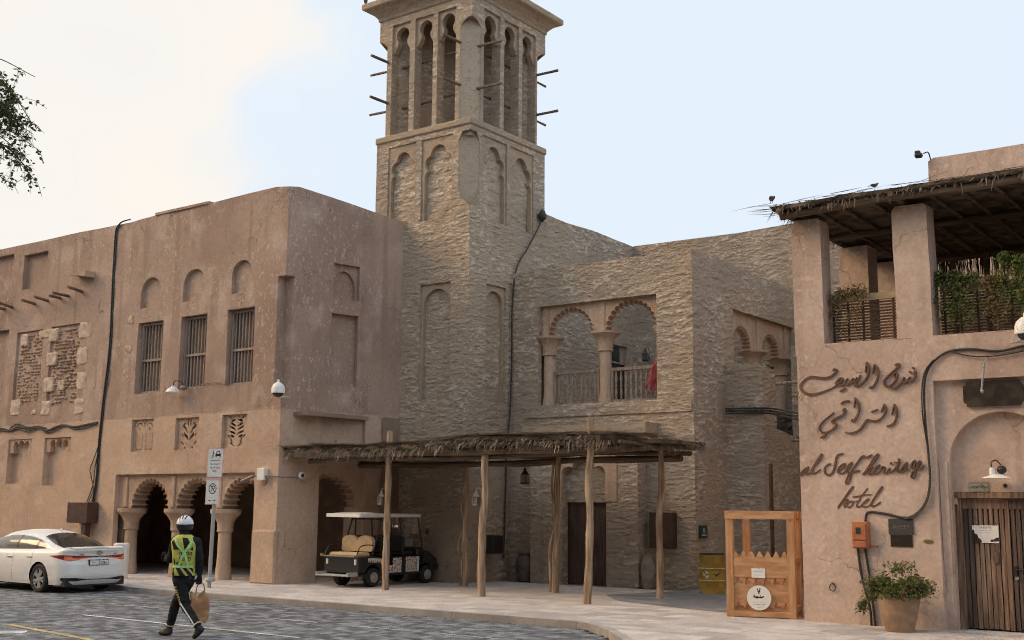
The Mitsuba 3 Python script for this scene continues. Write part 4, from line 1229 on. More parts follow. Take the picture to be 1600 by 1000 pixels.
zt = lambda x, y: 7.20 - .02 * (y - 19.3)
put('palm_mat', mat_slab(ro, zt, 0.0, .065, 3.0), 'thatch_aged_shaded', tr)
put('palm_leaf', frond_mat(-8.45, XE, 19.2, 20.2, lambda x, y: zt(x, y) + .065, random.Random(8), 700, [((-8.4, 19.22), (XE, 19.22), (0, -1), 1.0), ((-8.42, 19.2), (-8.42, 24.5), (-1, 0), .4)], 450, .07), 'thatch_mid', tr, kind='stuff')
put('palm_leaf', frond_mat(-8.3, XE, 24.2, 24.6, lambda x, y: 7.02, random.Random(9), 200, [((-8.3, 24.6), (XE, 24.6), (0, .25), 1.0)], 1500, .35), 'thatch_aged_shaded', tr, kind='stuff')

STROKES = {
    'arabic_one': [[(-7.553, 4.299, 0.0126), (-7.520, 4.321, 0.0188), (-7.481, 4.291, 0.0188), (-7.519, 4.250, 0.0188), (-7.569, 4.210, 0.0204), (-7.627, 4.182, 0.0236), (-7.725, 4.168, 0.0260), (-7.823, 4.185, 0.0261), (-7.921, 4.203, 0.0285), (-8.013, 4.192, 0.0254), (-8.089, 4.145, 0.0223), (-8.141, 4.080, 0.0239), (-8.152, 4.017, 0.0287), (-8.104, 3.951, 0.0286), (-8.022, 3.903, 0.0301), (-7.923, 3.894, 0.0268), (-7.816, 3.912, 0.0220), (-7.700, 3.946, 0.0188), (-7.601, 3.980, 0.0125), (-7.503, 4.029, 0.0094)],
        [(-7.503, 4.029, 0.0109), (-7.501, 4.084, 0.0188), (-7.458, 4.137, 0.0172), (-7.405, 4.157, 0.0187), (-7.391, 4.117, 0.0172), (-7.444, 4.081, 0.0203), (-7.485, 4.060, 0.0203), (-7.430, 4.033, 0.0187), (-7.373, 4.054, 0.0171), (-7.340, 4.083, 0.0156), (-7.298, 4.143, 0.0109)],
        [(-7.365, 4.053, 0.0171), (-7.318, 4.035, 0.0171), (-7.261, 4.063, 0.0155), (-7.203, 4.138, 0.0109)],
        [(-7.261, 4.059, 0.0155), (-7.197, 4.075, 0.0155), (-7.156, 4.119, 0.0124), (-7.135, 4.149, 0.0093)],
        [(-7.070, 4.192, 0.0093), (-7.100, 4.124, 0.0124), (-7.150, 4.072, 0.0155), (-7.152, 4.018, 0.0232), (-7.121, 4.001, 0.0216), (-7.073, 4.029, 0.0170), (-7.015, 4.073, 0.0139)],
        [(-7.434, 3.928, 0.0140), (-7.352, 3.975, 0.0124)],
        [(-6.980, 4.233, 0.0108), (-6.953, 4.406, 0.0108)],
        [(-6.950, 4.402, 0.0139), (-6.925, 4.323, 0.0216), (-6.921, 4.245, 0.0200), (-6.944, 4.161, 0.0154), (-6.993, 4.087, 0.0139), (-7.059, 4.029, 0.0154), (-7.130, 4.002, 0.0170), (-7.178, 4.004, 0.0170)],
        [(-6.852, 4.210, 0.0108), (-6.820, 4.351, 0.0108)],
        [(-6.815, 4.354, 0.0139), (-6.775, 4.282, 0.0215), (-6.759, 4.204, 0.0199), (-6.774, 4.113, 0.0153), (-6.809, 4.038, 0.0169), (-6.857, 3.979, 0.0184), (-6.905, 3.962, 0.0246)],
        [(-6.459, 4.327, 0.0152), (-6.405, 4.335, 0.0198), (-6.399, 4.304, 0.0198), (-6.439, 4.261, 0.0167), (-6.509, 4.212, 0.0137), (-6.588, 4.148, 0.0153), (-6.652, 4.083, 0.0183), (-6.663, 4.022, 0.0183), (-6.627, 3.967, 0.0228), (-6.573, 3.972, 0.0198), (-6.510, 4.014, 0.0152), (-6.462, 4.064, 0.0167), (-6.437, 4.131, 0.0182), (-6.442, 4.185, 0.0167), (-6.472, 4.191, 0.0182), (-6.504, 4.158, 0.0167), (-6.475, 4.126, 0.0106)],
        [(-6.537, 3.928, 0.0137), (-6.476, 3.928, 0.0197), (-6.413, 3.971, 0.0166), (-6.358, 4.036, 0.0151), (-6.321, 4.102, 0.0121)],
        [(-6.358, 4.036, 0.0151), (-6.306, 4.010, 0.0181), (-6.267, 4.046, 0.0136), (-6.227, 4.104, 0.0106)],
        [(-6.252, 4.052, 0.0166), (-6.208, 4.027, 0.0196), (-6.153, 4.077, 0.0211), (-6.128, 4.143, 0.0181), (-6.133, 4.189, 0.0211), (-6.158, 4.145, 0.0166)],
        [(-6.219, 4.190, 0.0211), (-6.212, 4.182, 0.0196)],
        [(-6.160, 4.251, 0.0211), (-6.155, 4.245, 0.0196)]],
    'arabic_two': [[(-6.558, 3.489, 0.0101), (-6.512, 3.654, 0.0101)],
        [(-6.510, 3.659, 0.0142), (-6.478, 3.576, 0.0222), (-6.472, 3.485, 0.0181), (-6.496, 3.395, 0.0161), (-6.544, 3.326, 0.0201), (-6.647, 3.295, 0.0121)],
        [(-6.734, 3.546, 0.0102), (-6.681, 3.661, 0.0102)],
        [(-6.678, 3.666, 0.0142), (-6.655, 3.584, 0.0203), (-6.674, 3.503, 0.0162), (-6.734, 3.435, 0.0162), (-6.828, 3.387, 0.0224), (-6.910, 3.400, 0.0163), (-6.983, 3.413, 0.0204), (-7.038, 3.344, 0.0184), (-7.103, 3.264, 0.0184), (-7.189, 3.215, 0.0184), (-7.285, 3.198, 0.0144), (-7.380, 3.216, 0.0062)],
        [(-6.899, 3.548, 0.0143), (-6.799, 3.585, 0.0122)],
        [(-7.199, 3.638, 0.0103), (-7.175, 3.797, 0.0103)],
        [(-7.175, 3.797, 0.0145), (-7.123, 3.696, 0.0247), (-7.111, 3.613, 0.0185), (-7.135, 3.522, 0.0164), (-7.181, 3.441, 0.0206), (-7.235, 3.397, 0.0226), (-7.245, 3.423, 0.0206)],
        [(-7.431, 3.705, 0.0083), (-7.370, 3.749, 0.0145), (-7.285, 3.750, 0.0186)],
        [(-7.398, 3.584, 0.0166), (-7.370, 3.619, 0.0187), (-7.361, 3.572, 0.0186), (-7.411, 3.512, 0.0186), (-7.498, 3.474, 0.0187), (-7.575, 3.435, 0.0187), (-7.598, 3.394, 0.0187), (-7.529, 3.366, 0.0187), (-7.542, 3.319, 0.0187), (-7.614, 3.259, 0.0166), (-7.713, 3.221, 0.0187), (-7.799, 3.234, 0.0188), (-7.835, 3.298, 0.0146), (-7.794, 3.380, 0.0125), (-7.704, 3.461, 0.0125), (-7.615, 3.520, 0.0083), (-7.565, 3.565, 0.0062)],
        [(-7.813, 3.135, 0.0146), (-7.720, 3.174, 0.0125)]],
    'latin_one': [[(-8.065, 2.627, 0.0171), (-8.140, 2.581, 0.0172), (-8.191, 2.535, 0.0203), (-8.209, 2.492, 0.0203), (-8.176, 2.496, 0.0171), (-8.125, 2.542, 0.0156), (-8.065, 2.619, 0.0156), (-8.092, 2.550, 0.0140), (-8.094, 2.495, 0.0124), (-8.035, 2.526, 0.0124)],
        [(-8.027, 2.533, 0.0124), (-7.975, 2.618, 0.0171), (-7.907, 2.695, 0.0248), (-7.847, 2.772, 0.0264), (-7.808, 2.845, 0.0233), (-7.872, 2.757, 0.0233), (-7.966, 2.626, 0.0233), (-7.993, 2.556, 0.0217), (-7.986, 2.518, 0.0186), (-7.929, 2.525, 0.0139), (-7.879, 2.555, 0.0124), (-7.845, 2.586, 0.0124)],
        [(-7.434, 2.849, 0.0138), (-7.507, 2.835, 0.0169), (-7.544, 2.789, 0.0200), (-7.563, 2.697, 0.0215), (-7.587, 2.606, 0.0200), (-7.622, 2.529, 0.0200), (-7.687, 2.484, 0.0169), (-7.743, 2.507, 0.0185), (-7.765, 2.569, 0.0201), (-7.747, 2.631, 0.0170), (-7.697, 2.669, 0.0139), (-7.656, 2.680, 0.0123)],
        [(-7.517, 2.543, 0.0138), (-7.460, 2.581, 0.0122), (-7.403, 2.634, 0.0153), (-7.401, 2.680, 0.0168), (-7.466, 2.650, 0.0168), (-7.516, 2.589, 0.0169), (-7.526, 2.528, 0.0168), (-7.447, 2.512, 0.0122), (-7.398, 2.542, 0.0122)],
        [(-7.374, 2.549, 0.0107), (-7.317, 2.602, 0.0107), (-7.284, 2.655, 0.0137), (-7.274, 2.693, 0.0168), (-7.314, 2.671, 0.0168), (-7.364, 2.603, 0.0137), (-7.382, 2.542, 0.0137), (-7.320, 2.534, 0.0107)],
        [(-6.934, 2.820, 0.0136), (-7.013, 2.780, 0.0167), (-7.074, 2.804, 0.0167), (-7.123, 2.759, 0.0182), (-7.189, 2.677, 0.0167), (-7.238, 2.609, 0.0152), (-7.296, 2.526, 0.0167), (-7.307, 2.450, 0.0198), (-7.342, 2.367, 0.0182), (-7.374, 2.336, 0.0182), (-7.397, 2.359, 0.0137), (-7.371, 2.435, 0.0122), (-7.321, 2.511, 0.0122), (-7.249, 2.540, 0.0122), (-7.209, 2.544, 0.0137), (-7.154, 2.558, 0.0136)],
        [(-7.081, 2.493, 0.0211), (-7.016, 2.568, 0.0196), (-6.942, 2.673, 0.0226), (-6.868, 2.777, 0.0241), (-6.820, 2.822, 0.0226), (-6.854, 2.747, 0.0181), (-6.951, 2.643, 0.0166), (-7.033, 2.523, 0.0136), (-6.976, 2.598, 0.0121), (-6.929, 2.620, 0.0136), (-6.946, 2.575, 0.0136), (-6.995, 2.508, 0.0151), (-6.965, 2.485, 0.0120), (-6.917, 2.514, 0.0120)],
        [(-6.894, 2.537, 0.0105), (-6.846, 2.581, 0.0105), (-6.806, 2.626, 0.0120), (-6.801, 2.648, 0.0135), (-6.844, 2.626, 0.0135), (-6.892, 2.574, 0.0135), (-6.902, 2.514, 0.0135), (-6.841, 2.506, 0.0105), (-6.778, 2.558, 0.0105)],
        [(-6.778, 2.558, 0.0105), (-6.749, 2.617, 0.0120), (-6.707, 2.602, 0.0120), (-6.729, 2.550, 0.0120), (-6.727, 2.505, 0.0135), (-6.681, 2.519, 0.0105), (-6.632, 2.586, 0.0104)],
        [(-6.632, 2.586, 0.0119), (-6.650, 2.534, 0.0119), (-6.605, 2.526, 0.0104), (-6.550, 2.570, 0.0104), (-6.510, 2.622, 0.0089)],
        [(-6.607, 2.675, 0.0209), (-6.605, 2.668, 0.0194)],
        [(-6.464, 2.740, 0.0149), (-6.478, 2.666, 0.0149), (-6.504, 2.592, 0.0149), (-6.507, 2.532, 0.0149), (-6.461, 2.539, 0.0104), (-6.414, 2.591, 0.0089)],
        [(-6.549, 2.689, 0.0104), (-6.493, 2.681, 0.0104), (-6.459, 2.688, 0.0104)],
        [(-6.343, 2.679, 0.0133), (-6.390, 2.627, 0.0133), (-6.439, 2.546, 0.0133), (-6.417, 2.524, 0.0119), (-6.378, 2.568, 0.0118), (-6.340, 2.664, 0.0133), (-6.360, 2.560, 0.0133), (-6.311, 2.560, 0.0103)],
        [(-6.204, 2.714, 0.0133), (-6.247, 2.677, 0.0133), (-6.268, 2.611, 0.0133), (-6.251, 2.581, 0.0103), (-6.198, 2.684, 0.0118), (-6.221, 2.588, 0.0118), (-6.203, 2.514, 0.0132), (-6.213, 2.456, 0.0132), (-6.251, 2.419, 0.0118), (-6.279, 2.449, 0.0118), (-6.254, 2.515, 0.0103), (-6.192, 2.573, 0.0103)],
        [(-6.192, 2.573, 0.0103), (-6.146, 2.624, 0.0118), (-6.111, 2.675, 0.0132), (-6.128, 2.698, 0.0147), (-6.163, 2.646, 0.0133), (-6.162, 2.588, 0.0132), (-6.127, 2.565, 0.0118), (-6.097, 2.579, 0.0103), (-6.065, 2.623, 0.0103)]],
    'latin_two': [[(-7.540, 1.937, 0.0220), (-7.507, 1.980, 0.0219), (-7.447, 2.059, 0.0244), (-7.380, 2.144, 0.0256), (-7.320, 2.224, 0.0268), (-7.274, 2.278, 0.0243)],
        [(-7.468, 1.998, 0.0134), (-7.415, 2.053, 0.0122), (-7.370, 2.068, 0.0158), (-7.391, 2.023, 0.0146), (-7.437, 1.974, 0.0158), (-7.426, 1.937, 0.0146)],
        [(-7.394, 1.956, 0.0146), (-7.366, 2.011, 0.0146), (-7.315, 2.041, 0.0146), (-7.278, 2.023, 0.0145), (-7.298, 1.975, 0.0158), (-7.344, 1.932, 0.0158), (-7.387, 1.950, 0.0158)],
        [(-7.284, 2.029, 0.0097), (-7.227, 2.036, 0.0097), (-7.170, 2.060, 0.0097)],
        [(-7.022, 2.253, 0.0109), (-7.084, 2.181, 0.0109), (-7.136, 2.114, 0.0121), (-7.170, 2.048, 0.0133), (-7.216, 1.987, 0.0145), (-7.205, 1.945, 0.0157), (-7.155, 1.957, 0.0121), (-7.117, 1.988, 0.0108)],
        [(-7.274, 2.114, 0.0121), (-7.199, 2.120, 0.0133), (-7.085, 2.148, 0.0121), (-6.961, 2.151, 0.0108)],
        [(-7.117, 1.988, 0.0108), (-7.065, 2.024, 0.0132), (-7.014, 2.060, 0.0144), (-7.014, 2.081, 0.0156), (-7.077, 2.036, 0.0157), (-7.123, 1.982, 0.0145), (-7.106, 1.949, 0.0145), (-7.037, 1.952, 0.0108), (-6.981, 1.982, 0.0096)],
        [(-6.981, 1.982, 0.0120), (-6.922, 2.067, 0.0204), (-6.869, 2.145, 0.0228), (-6.811, 2.217, 0.0240), (-6.772, 2.277, 0.0204), (-6.869, 2.145, 0.0204), (-6.955, 2.013, 0.0192), (-6.951, 1.953, 0.0168), (-6.895, 1.971, 0.0132), (-6.845, 2.001, 0.0132), (-6.810, 2.028, 0.0120)]],
}



def stroke_poly(rows):
    """The outline of one brush stroke from its centre line and half-widths."""
    r = np.array(rows)
    r = smoothline(r, 5) if len(r) > 2 else r
    g = []
    for a, b in zip(r[:-1], r[1:]):
        g.append(unary_union([Point(a[0], a[1]).buffer(max(a[2] * .86, .004), 5), Point(b[0], b[1]).buffer(max(b[2] * .86, .004), 5)]).convex_hull)
    return unary_union(g).simplify(.0015)


LET = {'arabic_one': ('arabic_lettering', 'dark brown flowing Arabic lettering, upper line on the pink wall, "فندق السيف"', 'lettering'),
       'arabic_two': ('arabic_lettering', 'dark brown flowing Arabic lettering, lower line on the pink wall, "التراثي"', 'lettering'),
       'latin_one': ('script_lettering', 'dark brown handwritten lettering on the pink wall reading "al Seef heritage"', 'lettering'),
       'latin_two': ('script_lettering', 'dark brown handwritten lettering reading "hotel" above the orange meter box', 'lettering')}
for k_, rows in STROKES.items():
    t = thing(LET[k_][0], LET[k_][1], LET[k_][2])
    for i, s in enumerate(rows):
        put('stroke', extrude(stroke_poly(s), RF, -.024 - .0011 * i, .02), 'letter_brown', t)


# ------------------------------------------------------------------ the palm canopy in front of the tower
CN = thing('palm_canopy', 'long flat canopy of dried palm leaf on crooked poles sheltering the golf cart', 'canopy')
rc = random.Random(21)


def crooked(base, top, r0, r1, seed, wob=.028, n=6):
    rr = random.Random(seed)
    b, t = V3(*base), V3(*top)
    pts = [b + (t - b) * k / n + (V3(rr.uniform(-wob, wob), rr.uniform(-wob, wob), 0) if 0 < k < n else 0) for k in range(n + 1)]
    c = smoothline(pts, 4)
    rad = np.linspace(r0, r1, len(c)) * (1 + .10 * np.sin(np.arange(len(c)) * 1.1 + seed) + .05 * np.array([rr.uniform(-1, 1) for _ in range(len(c))]))
    return tube(c, rad, 10)


for i, (b, t, r) in enumerate((((-18.56, 20.42, -.02), (-18.50, 20.40, 3.62), .085), ((-15.74, 20.38, -.02), (-15.68, 20.36, 3.16), .095), ((-12.96, 20.22, -.02), (-12.88, 20.22, 3.72), .085),
                               ((-18.02, 22.66, -.02), (-18.02, 22.64, 3.05), .075), ((-15.21, 22.41, -.02), (-15.12, 22.40, 3.05), .085), ((-12.52, 22.37, -.02), (-12.44, 22.37, 3.42), .08))):
    put('pole', crooked(b, t, r, r * .8, i + 3), 'pole_timber', CN, 50)
for i in (0, 2):
    b = ((-18.12, 22.6, 0.02), 0, (-15.33, 22.38, .02))[i]
    t = ((-18.05, 22.6, 2.9), 0, (-15.22, 22.36, 2.9))[i]
    put('thin_pole', crooked(b, t, .03, .025, i + 40, .07), 'pole_timber', CN, 50)
for k, (y, z, r, xa, xb) in enumerate(((20.30, 3.10, .085, -21.6, -12.2), (20.46, 2.99, .06, -21.2, -13.0), (22.42, 2.93, .075, -21.5, -11.98), (21.4, 3.12, .06, -21.7, -11.9), (22.9, 3.1, .055, -21.0, -12.0))):
    c = smoothline([(xa + (xb - xa) * q / 7, y + rc.uniform(-.03, .03), z + rc.uniform(-.035, .035)) for q in range(8)], 5)
    put('beam', tube(c, r * (1 + .08 * np.sin(np.arange(len(c)) * .7)), 9), 'beam_timber', CN, 50)
for k in range(20):
    x = -21.6 + k * .505 + rc.uniform(-.06, .06)
    put('rafter', tube(smoothline([(x, 20.05 + rc.uniform(-.15, .1), 3.20), (x + .03, 21.5, 3.18 + rc.uniform(-.02, .02)), (x + rc.uniform(-.1, .1), 23.0, 3.17)], 4), rc.uniform(.03, .05), 7), 'beam_timber', CN, 50)
zc = lambda x, y: 3.235 + .05 * math.sin(x * .8 + 1.0) + .05 * math.exp(-((x + 15.9) / .8) ** 2) + .05 * math.exp(-((x + 12.6) / .8) ** 2) - (.10 if x < -20.8 else 0) * (-20.8 - x)
cp = [(-21.75, 20.12), (-12.30, 20.05), (-11.75, 21.4), (-11.55, 22.7), (-12.1, 23.3), (-18.5, 23.5), (-18.75, 23.42), (-21.0, 23.42)]
put('palm_mat', mat_slab(cp, zc, 0.0, .085, 7.0), 'thatch_aged_shaded', CN)
put('palm_leaf', frond_mat(-21.75, -12.2, 20.05, 23.0, lambda x, y: zc(x, y) + .085, random.Random(5), 4200,
                           [((-21.8, 20.15), (-12.3, 20.1), (0, -1), 1.0), ((-12.3, 20.1), (-11.55, 22.7), (1, -.3), .5), ((-21.2, 23.1), (-12.1, 23.05), (0, .6), .45)], 1700, .10), 'thatch', CN, kind='stuff')
put('palm_leaf', frond_mat(-21.75, -12.2, 20.1, 20.2, lambda x, y: zc(x, y) + .07, random.Random(15), 10, [((-21.8, 20.14), (-12.3, 20.08), (0, -1), 1.0)], 650, .16), 'thatch_pale', CN, kind='stuff')
put('palm_leaf', frond_mat(-21.75, -12.2, 20.05, 20.4, lambda x, y: zc(x, y) + .11, random.Random(6), 900, [], 0), 'thatch_pale', CN, kind='stuff')


def lantern(loc, s, label, mat='lantern_metal', hang=0.0):
    """A small square oil lantern: base, glass, roof, ring."""
    t = thing('lantern', label, 'lantern')
    x, y, z = loc
    put('body', cat([b2(x - .05 * s, x + .05 * s, y - .05 * s, y + .05 * s, z, z + .03 * s), *[b2(x + i * .05 * s - .006, x + i * .05 * s + .006, y + j * .05 * s - .006, y + j * .05 * s + .006, z, z + .17 * s) for i in (-1, 1) for j in (-1, 1)]]), mat, t)
    put('glass', b2(x - .042 * s, x + .042 * s, y - .042 * s, y + .042 * s, z + .03 * s, z + .165 * s), 'lantern_glass', t)
    put('cap', lathe([(.085 * s, z + .165 * s), (.06 * s, z + .20 * s), (.035 * s, z + .23 * s), (.03 * s, z + .27 * s), (0, z + .28 * s)], (x, y, 0), 4), mat, t)
    if hang:
        put('chain', tube([(x, y, z + .27 * s), (x, y, z + hang)], .008, 5), mat, t)
    else:
        put('bracket', tube(smoothline([(x, y, z + .28 * s), (x + .04, y + .01, z + .33 * s), (x + .12, y + .03, z + .26 * s), (x + .13, y + .03, z - .05)], 4), .009, 6), mat, t)
    return t


lantern((-18.70, 20.36, 1.92), 1.15, 'small lantern fixed on the canopy pole beside the golf cart')
lantern((-15.86, 20.30, 1.92), 1.15, 'small lantern fixed on the second canopy pole from the left')
lantern((-16.0, 22.3, 2.42), 1.35, 'dark lantern hanging on a chain under the canopy left of the brown door', 'black_metal', .60)
lantern((-18.10, 31.6, 6.40), 1.35, 'lantern on the inner wall seen through the right balcony arch', 'black_metal')
t = thing('wall_lantern', 'round lamp on the wall above the left end of the palm canopy', 'lamp')
put('globe', blob(PS.at(1.699, 3.52, -.02 + .22), (.08, .08, .10), 2, .05), 'lantern_metal', t, True)
put('stem', tube([PS.at(1.699, 3.58, .20), PS.at(1.699, 3.95, .21)], .010, 6), 'black_metal', t)

t = thing('red_cloth', 'faded red cloth draped from the right end of the balcony balustrade', 'cloth')
for k in range(7):
    a = k / 6
    top = V3(-14.27 - .02 * k, 25.55, 5.62 - .03 * k)
    end = V3(-14.24 - .24 * a, 25.40 - .02 * k, 4.80 + .14 * math.sin(k * 1.9) + .10 * a)
    c = smoothline([top, top + (end - top) * .5 + V3(.03, -.06, .05), end], 5)
    sd_ = V3(.032, .02 * math.sin(k), 0)
    v = np.vstack([np.vstack([p - sd_, p + V3(0, -.03, 0), p + sd_]) for p in c])
    f = []
    for q in range(len(c) - 1):
        for r_ in (0, 1):
            o = q * 3 + r_
            f += [(o, o + 1, o + 4), (o, o + 4, o + 3)]
    put('fold', (v, np.array(f)), 'cloth_red', t, True)

# dark meter cabinets under the canopy
one('wall_box', b2(-14.34, -13.70, 25.14, 25.36, .95, 1.80, .01), 'brown_box', 'dark brown metal cabinet on the stone wall right of the brown door', 'cabinet')
one('wall_box', b2(-18.62, -18.25, 24.1, 24.5, .72, 1.18, .01), 'black_metal', 'small black box on the dark wall under the canopy behind the second pole', 'cabinet')
for k, (x, y, h, r, lab) in enumerate(((-17.95, 25.05, .72, .26, 'dark clay jar in the deep shade under the black cable'), (-14.28, 24.95, .78, .17, 'grey clay jar standing right of the brown door portal'))):
    one('clay_jar', lathe([(0, 0), (r * .6, 0), (r * .75, .04), (r, h * .5), (r * .92, h * .75), (r * .6, h * .92), (r * .7, h), (r * .6, h), (0, h * .9)], (x, y, 0), 24), 'clay_dark' if k == 0 else 'clay_grey', lab, 'jar', smooth=50)
# green notice on the corner of the stone house
t = thing('notice_plate', 'small dark green notice on the corner of the stone house above the yellow barrel', 'sign')
put('plate', b2(XB + .01, XB + .05, 25.50, 25.86, 1.20, 1.50), 'green_sign', t)
put('symbol', cat([extrude(Point(25.68, 1.38).buffer(.055, 12).difference(Point(25.68, 1.38).buffer(.03, 10)), side(XB + .055), 0, .01), extrude(box(25.56, 1.25, 25.80, 1.27), side(XB + .055), 0, .01), extrude(box(25.6, 1.285, 25.76, 1.30), side(XB + .055), 0, .01)]), 'sign_print', t)
# yellow barrel
t = thing('barrel', 'yellow oil drum used as a recycling bin standing at the alley corner', 'barrel')
bxx, bxy = -12.42, 24.62
prof = [(0, 0), (.275, 0), (.285, .02), (.28, .04), (.28, .27), (.30, .29), (.28, .31), (.28, .54), (.30, .56), (.28, .58), (.28, .84), (.29, .87), (.275, .88), (.265, .86), (.26, .60), (0, .59)]
put('drum', lathe(prof, (bxx, bxy, 0), 36), 'barrel_yellow', t, 35)
for z_ in (.29, .56):
    put('hoop', lathe([(.27, z_ - .022), (.296, z_ - .012), (.304, z_), (.296, z_ + .012), (.27, z_ + .022)], (bxx, bxy, 0), 36), 'worn_yellow', t, 60)
put('rim', lathe([(.25, .865), (.285, .86), (.294, .875), (.285, .89), (.25, .885)], (bxx, bxy, 0), 36), 'black_metal', t, 60)


def wrapped(poly, c, r, z0, az, d=.003):
    """Flat print bent round an upright cylinder: poly in (arc length, height)."""
    out = []
    for p in polys(poly):
        v, f = sheet(orient(p), (.03, 5.0))
        a = az + v[:, 0] / r
        out.append((np.column_stack([c[0] + (r + d) * np.cos(a), c[1] + (r + d) * np.sin(a), z0 + v[:, 1]]), f))
    return cat(out)


az = math.atan2(-bxy, -bxx) - .05
tri_ = unary_union([Polygon([(math.cos(a) * .075, math.sin(a) * .075), (math.cos(a + .55) * .085, math.sin(a + .55) * .085), (math.cos(a + 1.55) * .075, math.sin(a + 1.55) * .075), (math.cos(a + 1.3) * .035, math.sin(a + 1.3) * .035), (math.cos(a + .3) * .035, math.sin(a + .3) * .035)]) for a in (.3, 2.4, 4.5)])
put('recycling_mark', wrapped(shapely.affinity.translate(tri_, -.13, 0), (bxx, bxy), .28, .43, az), 'sign_white', t)
put('printed_mark', wrapped(unary_union([Polygon([(.05, .02), (.10, -.05), (.13, -.02), (.19, .03), (.2, .045), (.12, .01), (.09, -.01), (.06, .04)]), box(.0, -.01, .025, .015)]), (bxx, bxy), .28, .43, az), 'sign_black', t)
# alley paving and things in the alley
ground('alley_paving', flat(Polygon([(-13.15, 25.3), (-14.0, 22.6), (-12.9, 21.3), (-10.9, 20.55), (-9.65, 20.3), (-8.25, 20.3), (-8.25, 29.4), (-13.15, 29.4)]), .006), 'alley')
one('utility_box', b2(-10.45, -9.95, 25.9, 26.15, 1.05, 1.75, .02), 'grey_paint', 'pale grey utility box seen through the booth opening in the alley', 'cabinet')
one('alley_pipe', tube([(-11.55, 26.0, 0), (-11.55, 26.0, 2.95)], .05, 8), 'brown_box', 'dark upright pipe behind the wooden booth', 'pipe', smooth=50)
one('wall_beam', tube(smoothline([(-12.05, 27.6, 5.0), (-11.0, 27.2, 4.98), (-9.4, 27.0, 4.92)], 4), .045, 8), 'pole_timber', 'pale crooked pole across the alley above the black cables', 'pole', smooth=50)
one('wall_beam', tube(smoothline([(-12.0, 28.4, 3.62), (-11.0, 28.0, 3.60), (-9.2, 27.6, 3.5)], 4), .04, 8), 'pole_timber', 'thin pale pole across the alley below the black cables', 'pole', smooth=50)
t = thing('black_cables', 'bundle of sagging black cables crossing the alley beside the buttress', 'cable')
for k in range(3):
    put('cable', tube(smoothline([(-13.1, 26.85, 4.37 - k * .06), (-12.1, 26.95, 4.35 - k * .06), (-11.3, 26.3, 4.22 - k * .07), (-10.0, 25.2, 3.95 - k * .08), (-8.2, 24.2, 3.8 - k * .08)], 5), .025, 7), 'black_cable', t, 50)

# ------------------------------------------------------------------ wooden booth
t = thing('wooden_booth', 'small open orange brown timber booth beside the hotel corner', 'booth')
ba, bb = V3(-9.62, 19.62, 0), V3(-8.42, 19.87, 0)
BP = Plane(ba, bb - ba)
BW = np.linalg.norm(bb - ba)
for u, d in ((0, 0), (BW - .13, 0), (.16, .62), (BW - .15, .62)):
    put('post', extrude(box(u, 0, u + .13, 1.86), BP, d, d + .12), 'booth_timber', t)
put('top_rail', extrude(box(-.01, 1.72, BW + .01, 1.865), BP, -.015, .11), 'booth_timber_flat', t)
put('top_rail', extrude(box(.16, 1.74, BW, 1.86), BP, .64, .72), 'booth_timber_flat', t)
for u in (.02, BW - .10):
    put('side_rail', cat([extrude(box(u, z, u + .08, z + .1), BP, .1, .66) for z in (.1, .95, 1.74)]), 'booth_timber_flat', t)
nw = 7
wav = [(.10, .70)]
for k in range(60):
    s = k / 59
    u = .10 + (BW - .2) * s
    wav.append((u, 1.10 + .055 * math.sin(s * nw * 2 * math.pi - 1.2) ** 1))
wav += [(BW - .10, .70)]
put('scalloped_board', extrude(Polygon(wav), BP, .012, .05), 'booth_timber_flat', t)


def hooked(z0, z1, d0, d1, u0, u1, n):
    """A board whose lower edge is cut in S-shaped hooks."""
    p = [(u0, z1)]
    w = (u1 - u0) / n
    for k in range(n):
        a = u0 + k * w
        p += [(a + w * .10, z0 + .02), (a + w * .16, z0 - .01), (a + w * .24, z0 - .01), (a + w * .34, z0 + .03), (a + w * .46, z0 + .09), (a + w * .60, z0 + .105), (a + w * .66, z0 + .085), (a + w * .62, z0 + .05), (a + w * .99, z0 + .03)]
    p += [(u1, z1)]
    return extrude(Polygon(p).buffer(0), BP, d0, d1)


put('board', hooked(.585, .98, .025, .052, .11, BW - .11, 6), 'booth_timber_flat', t)
put('board', hooked(.165, .78, .054, .084, .11, BW - .11, 6), 'booth_timber_flat', t)
put('board', extrude(box(.11, .03, BW - .11, .36), BP, .086, .11), 'booth_timber_flat', t)
put('sill', extrude(box(.0, .02, BW, .11), BP, -.005, .07), 'booth_timber_flat', t)
sg = thing('round_sign', 'round white sign with black Arabic word and mark on the front of the wooden booth', 'sign')
c0 = (BW * .475, .345)
put('disc', extrude(Point(*c0).buffer(.215, 32), BP, -.012, .02), 'sign_white', sg)
vmark = Polygon([(-.035, .155), (-.018, .165), (-.002, .115), (.018, .17), (.037, .165), (.012, .075), (.004, .055), (-.006, .075)])
word = unary_union([LineString([(-.085, .018), (-.06, .008), (-.02, .008), (.005, .012), (.03, .008), (.07, .010), (.078, .028)]).buffer(.011), Point(-.082, .025).buffer(.018), LineString([(-.045, .01), (-.045, .03)]).buffer(.008), LineString([(-.02, .01), (-.02, .026)]).buffer(.008), LineString([(.03, .01), (.033, .034)]).buffer(.008), Point(-.085, .055).buffer(.008), Point(-.04, -.015).buffer(.007), Point(-.02, -.015).buffer(.007)])
lines = unary_union([box(-.10, -.075, .10, -.071), *[box(-.10 + .021 * k, -.118, -.10 + .021 * k + .013, -.104) for k in range(10)], *[box(-.04 + .016 * k, -.165, -.04 + .016 * k + .010, -.157) for k in range(5)]])
put('print', cat([extrude(shapely.affinity.translate(g, *c0), BP, -.0135, -.010) for g in (vmark, word)]), 'sign_black', sg)
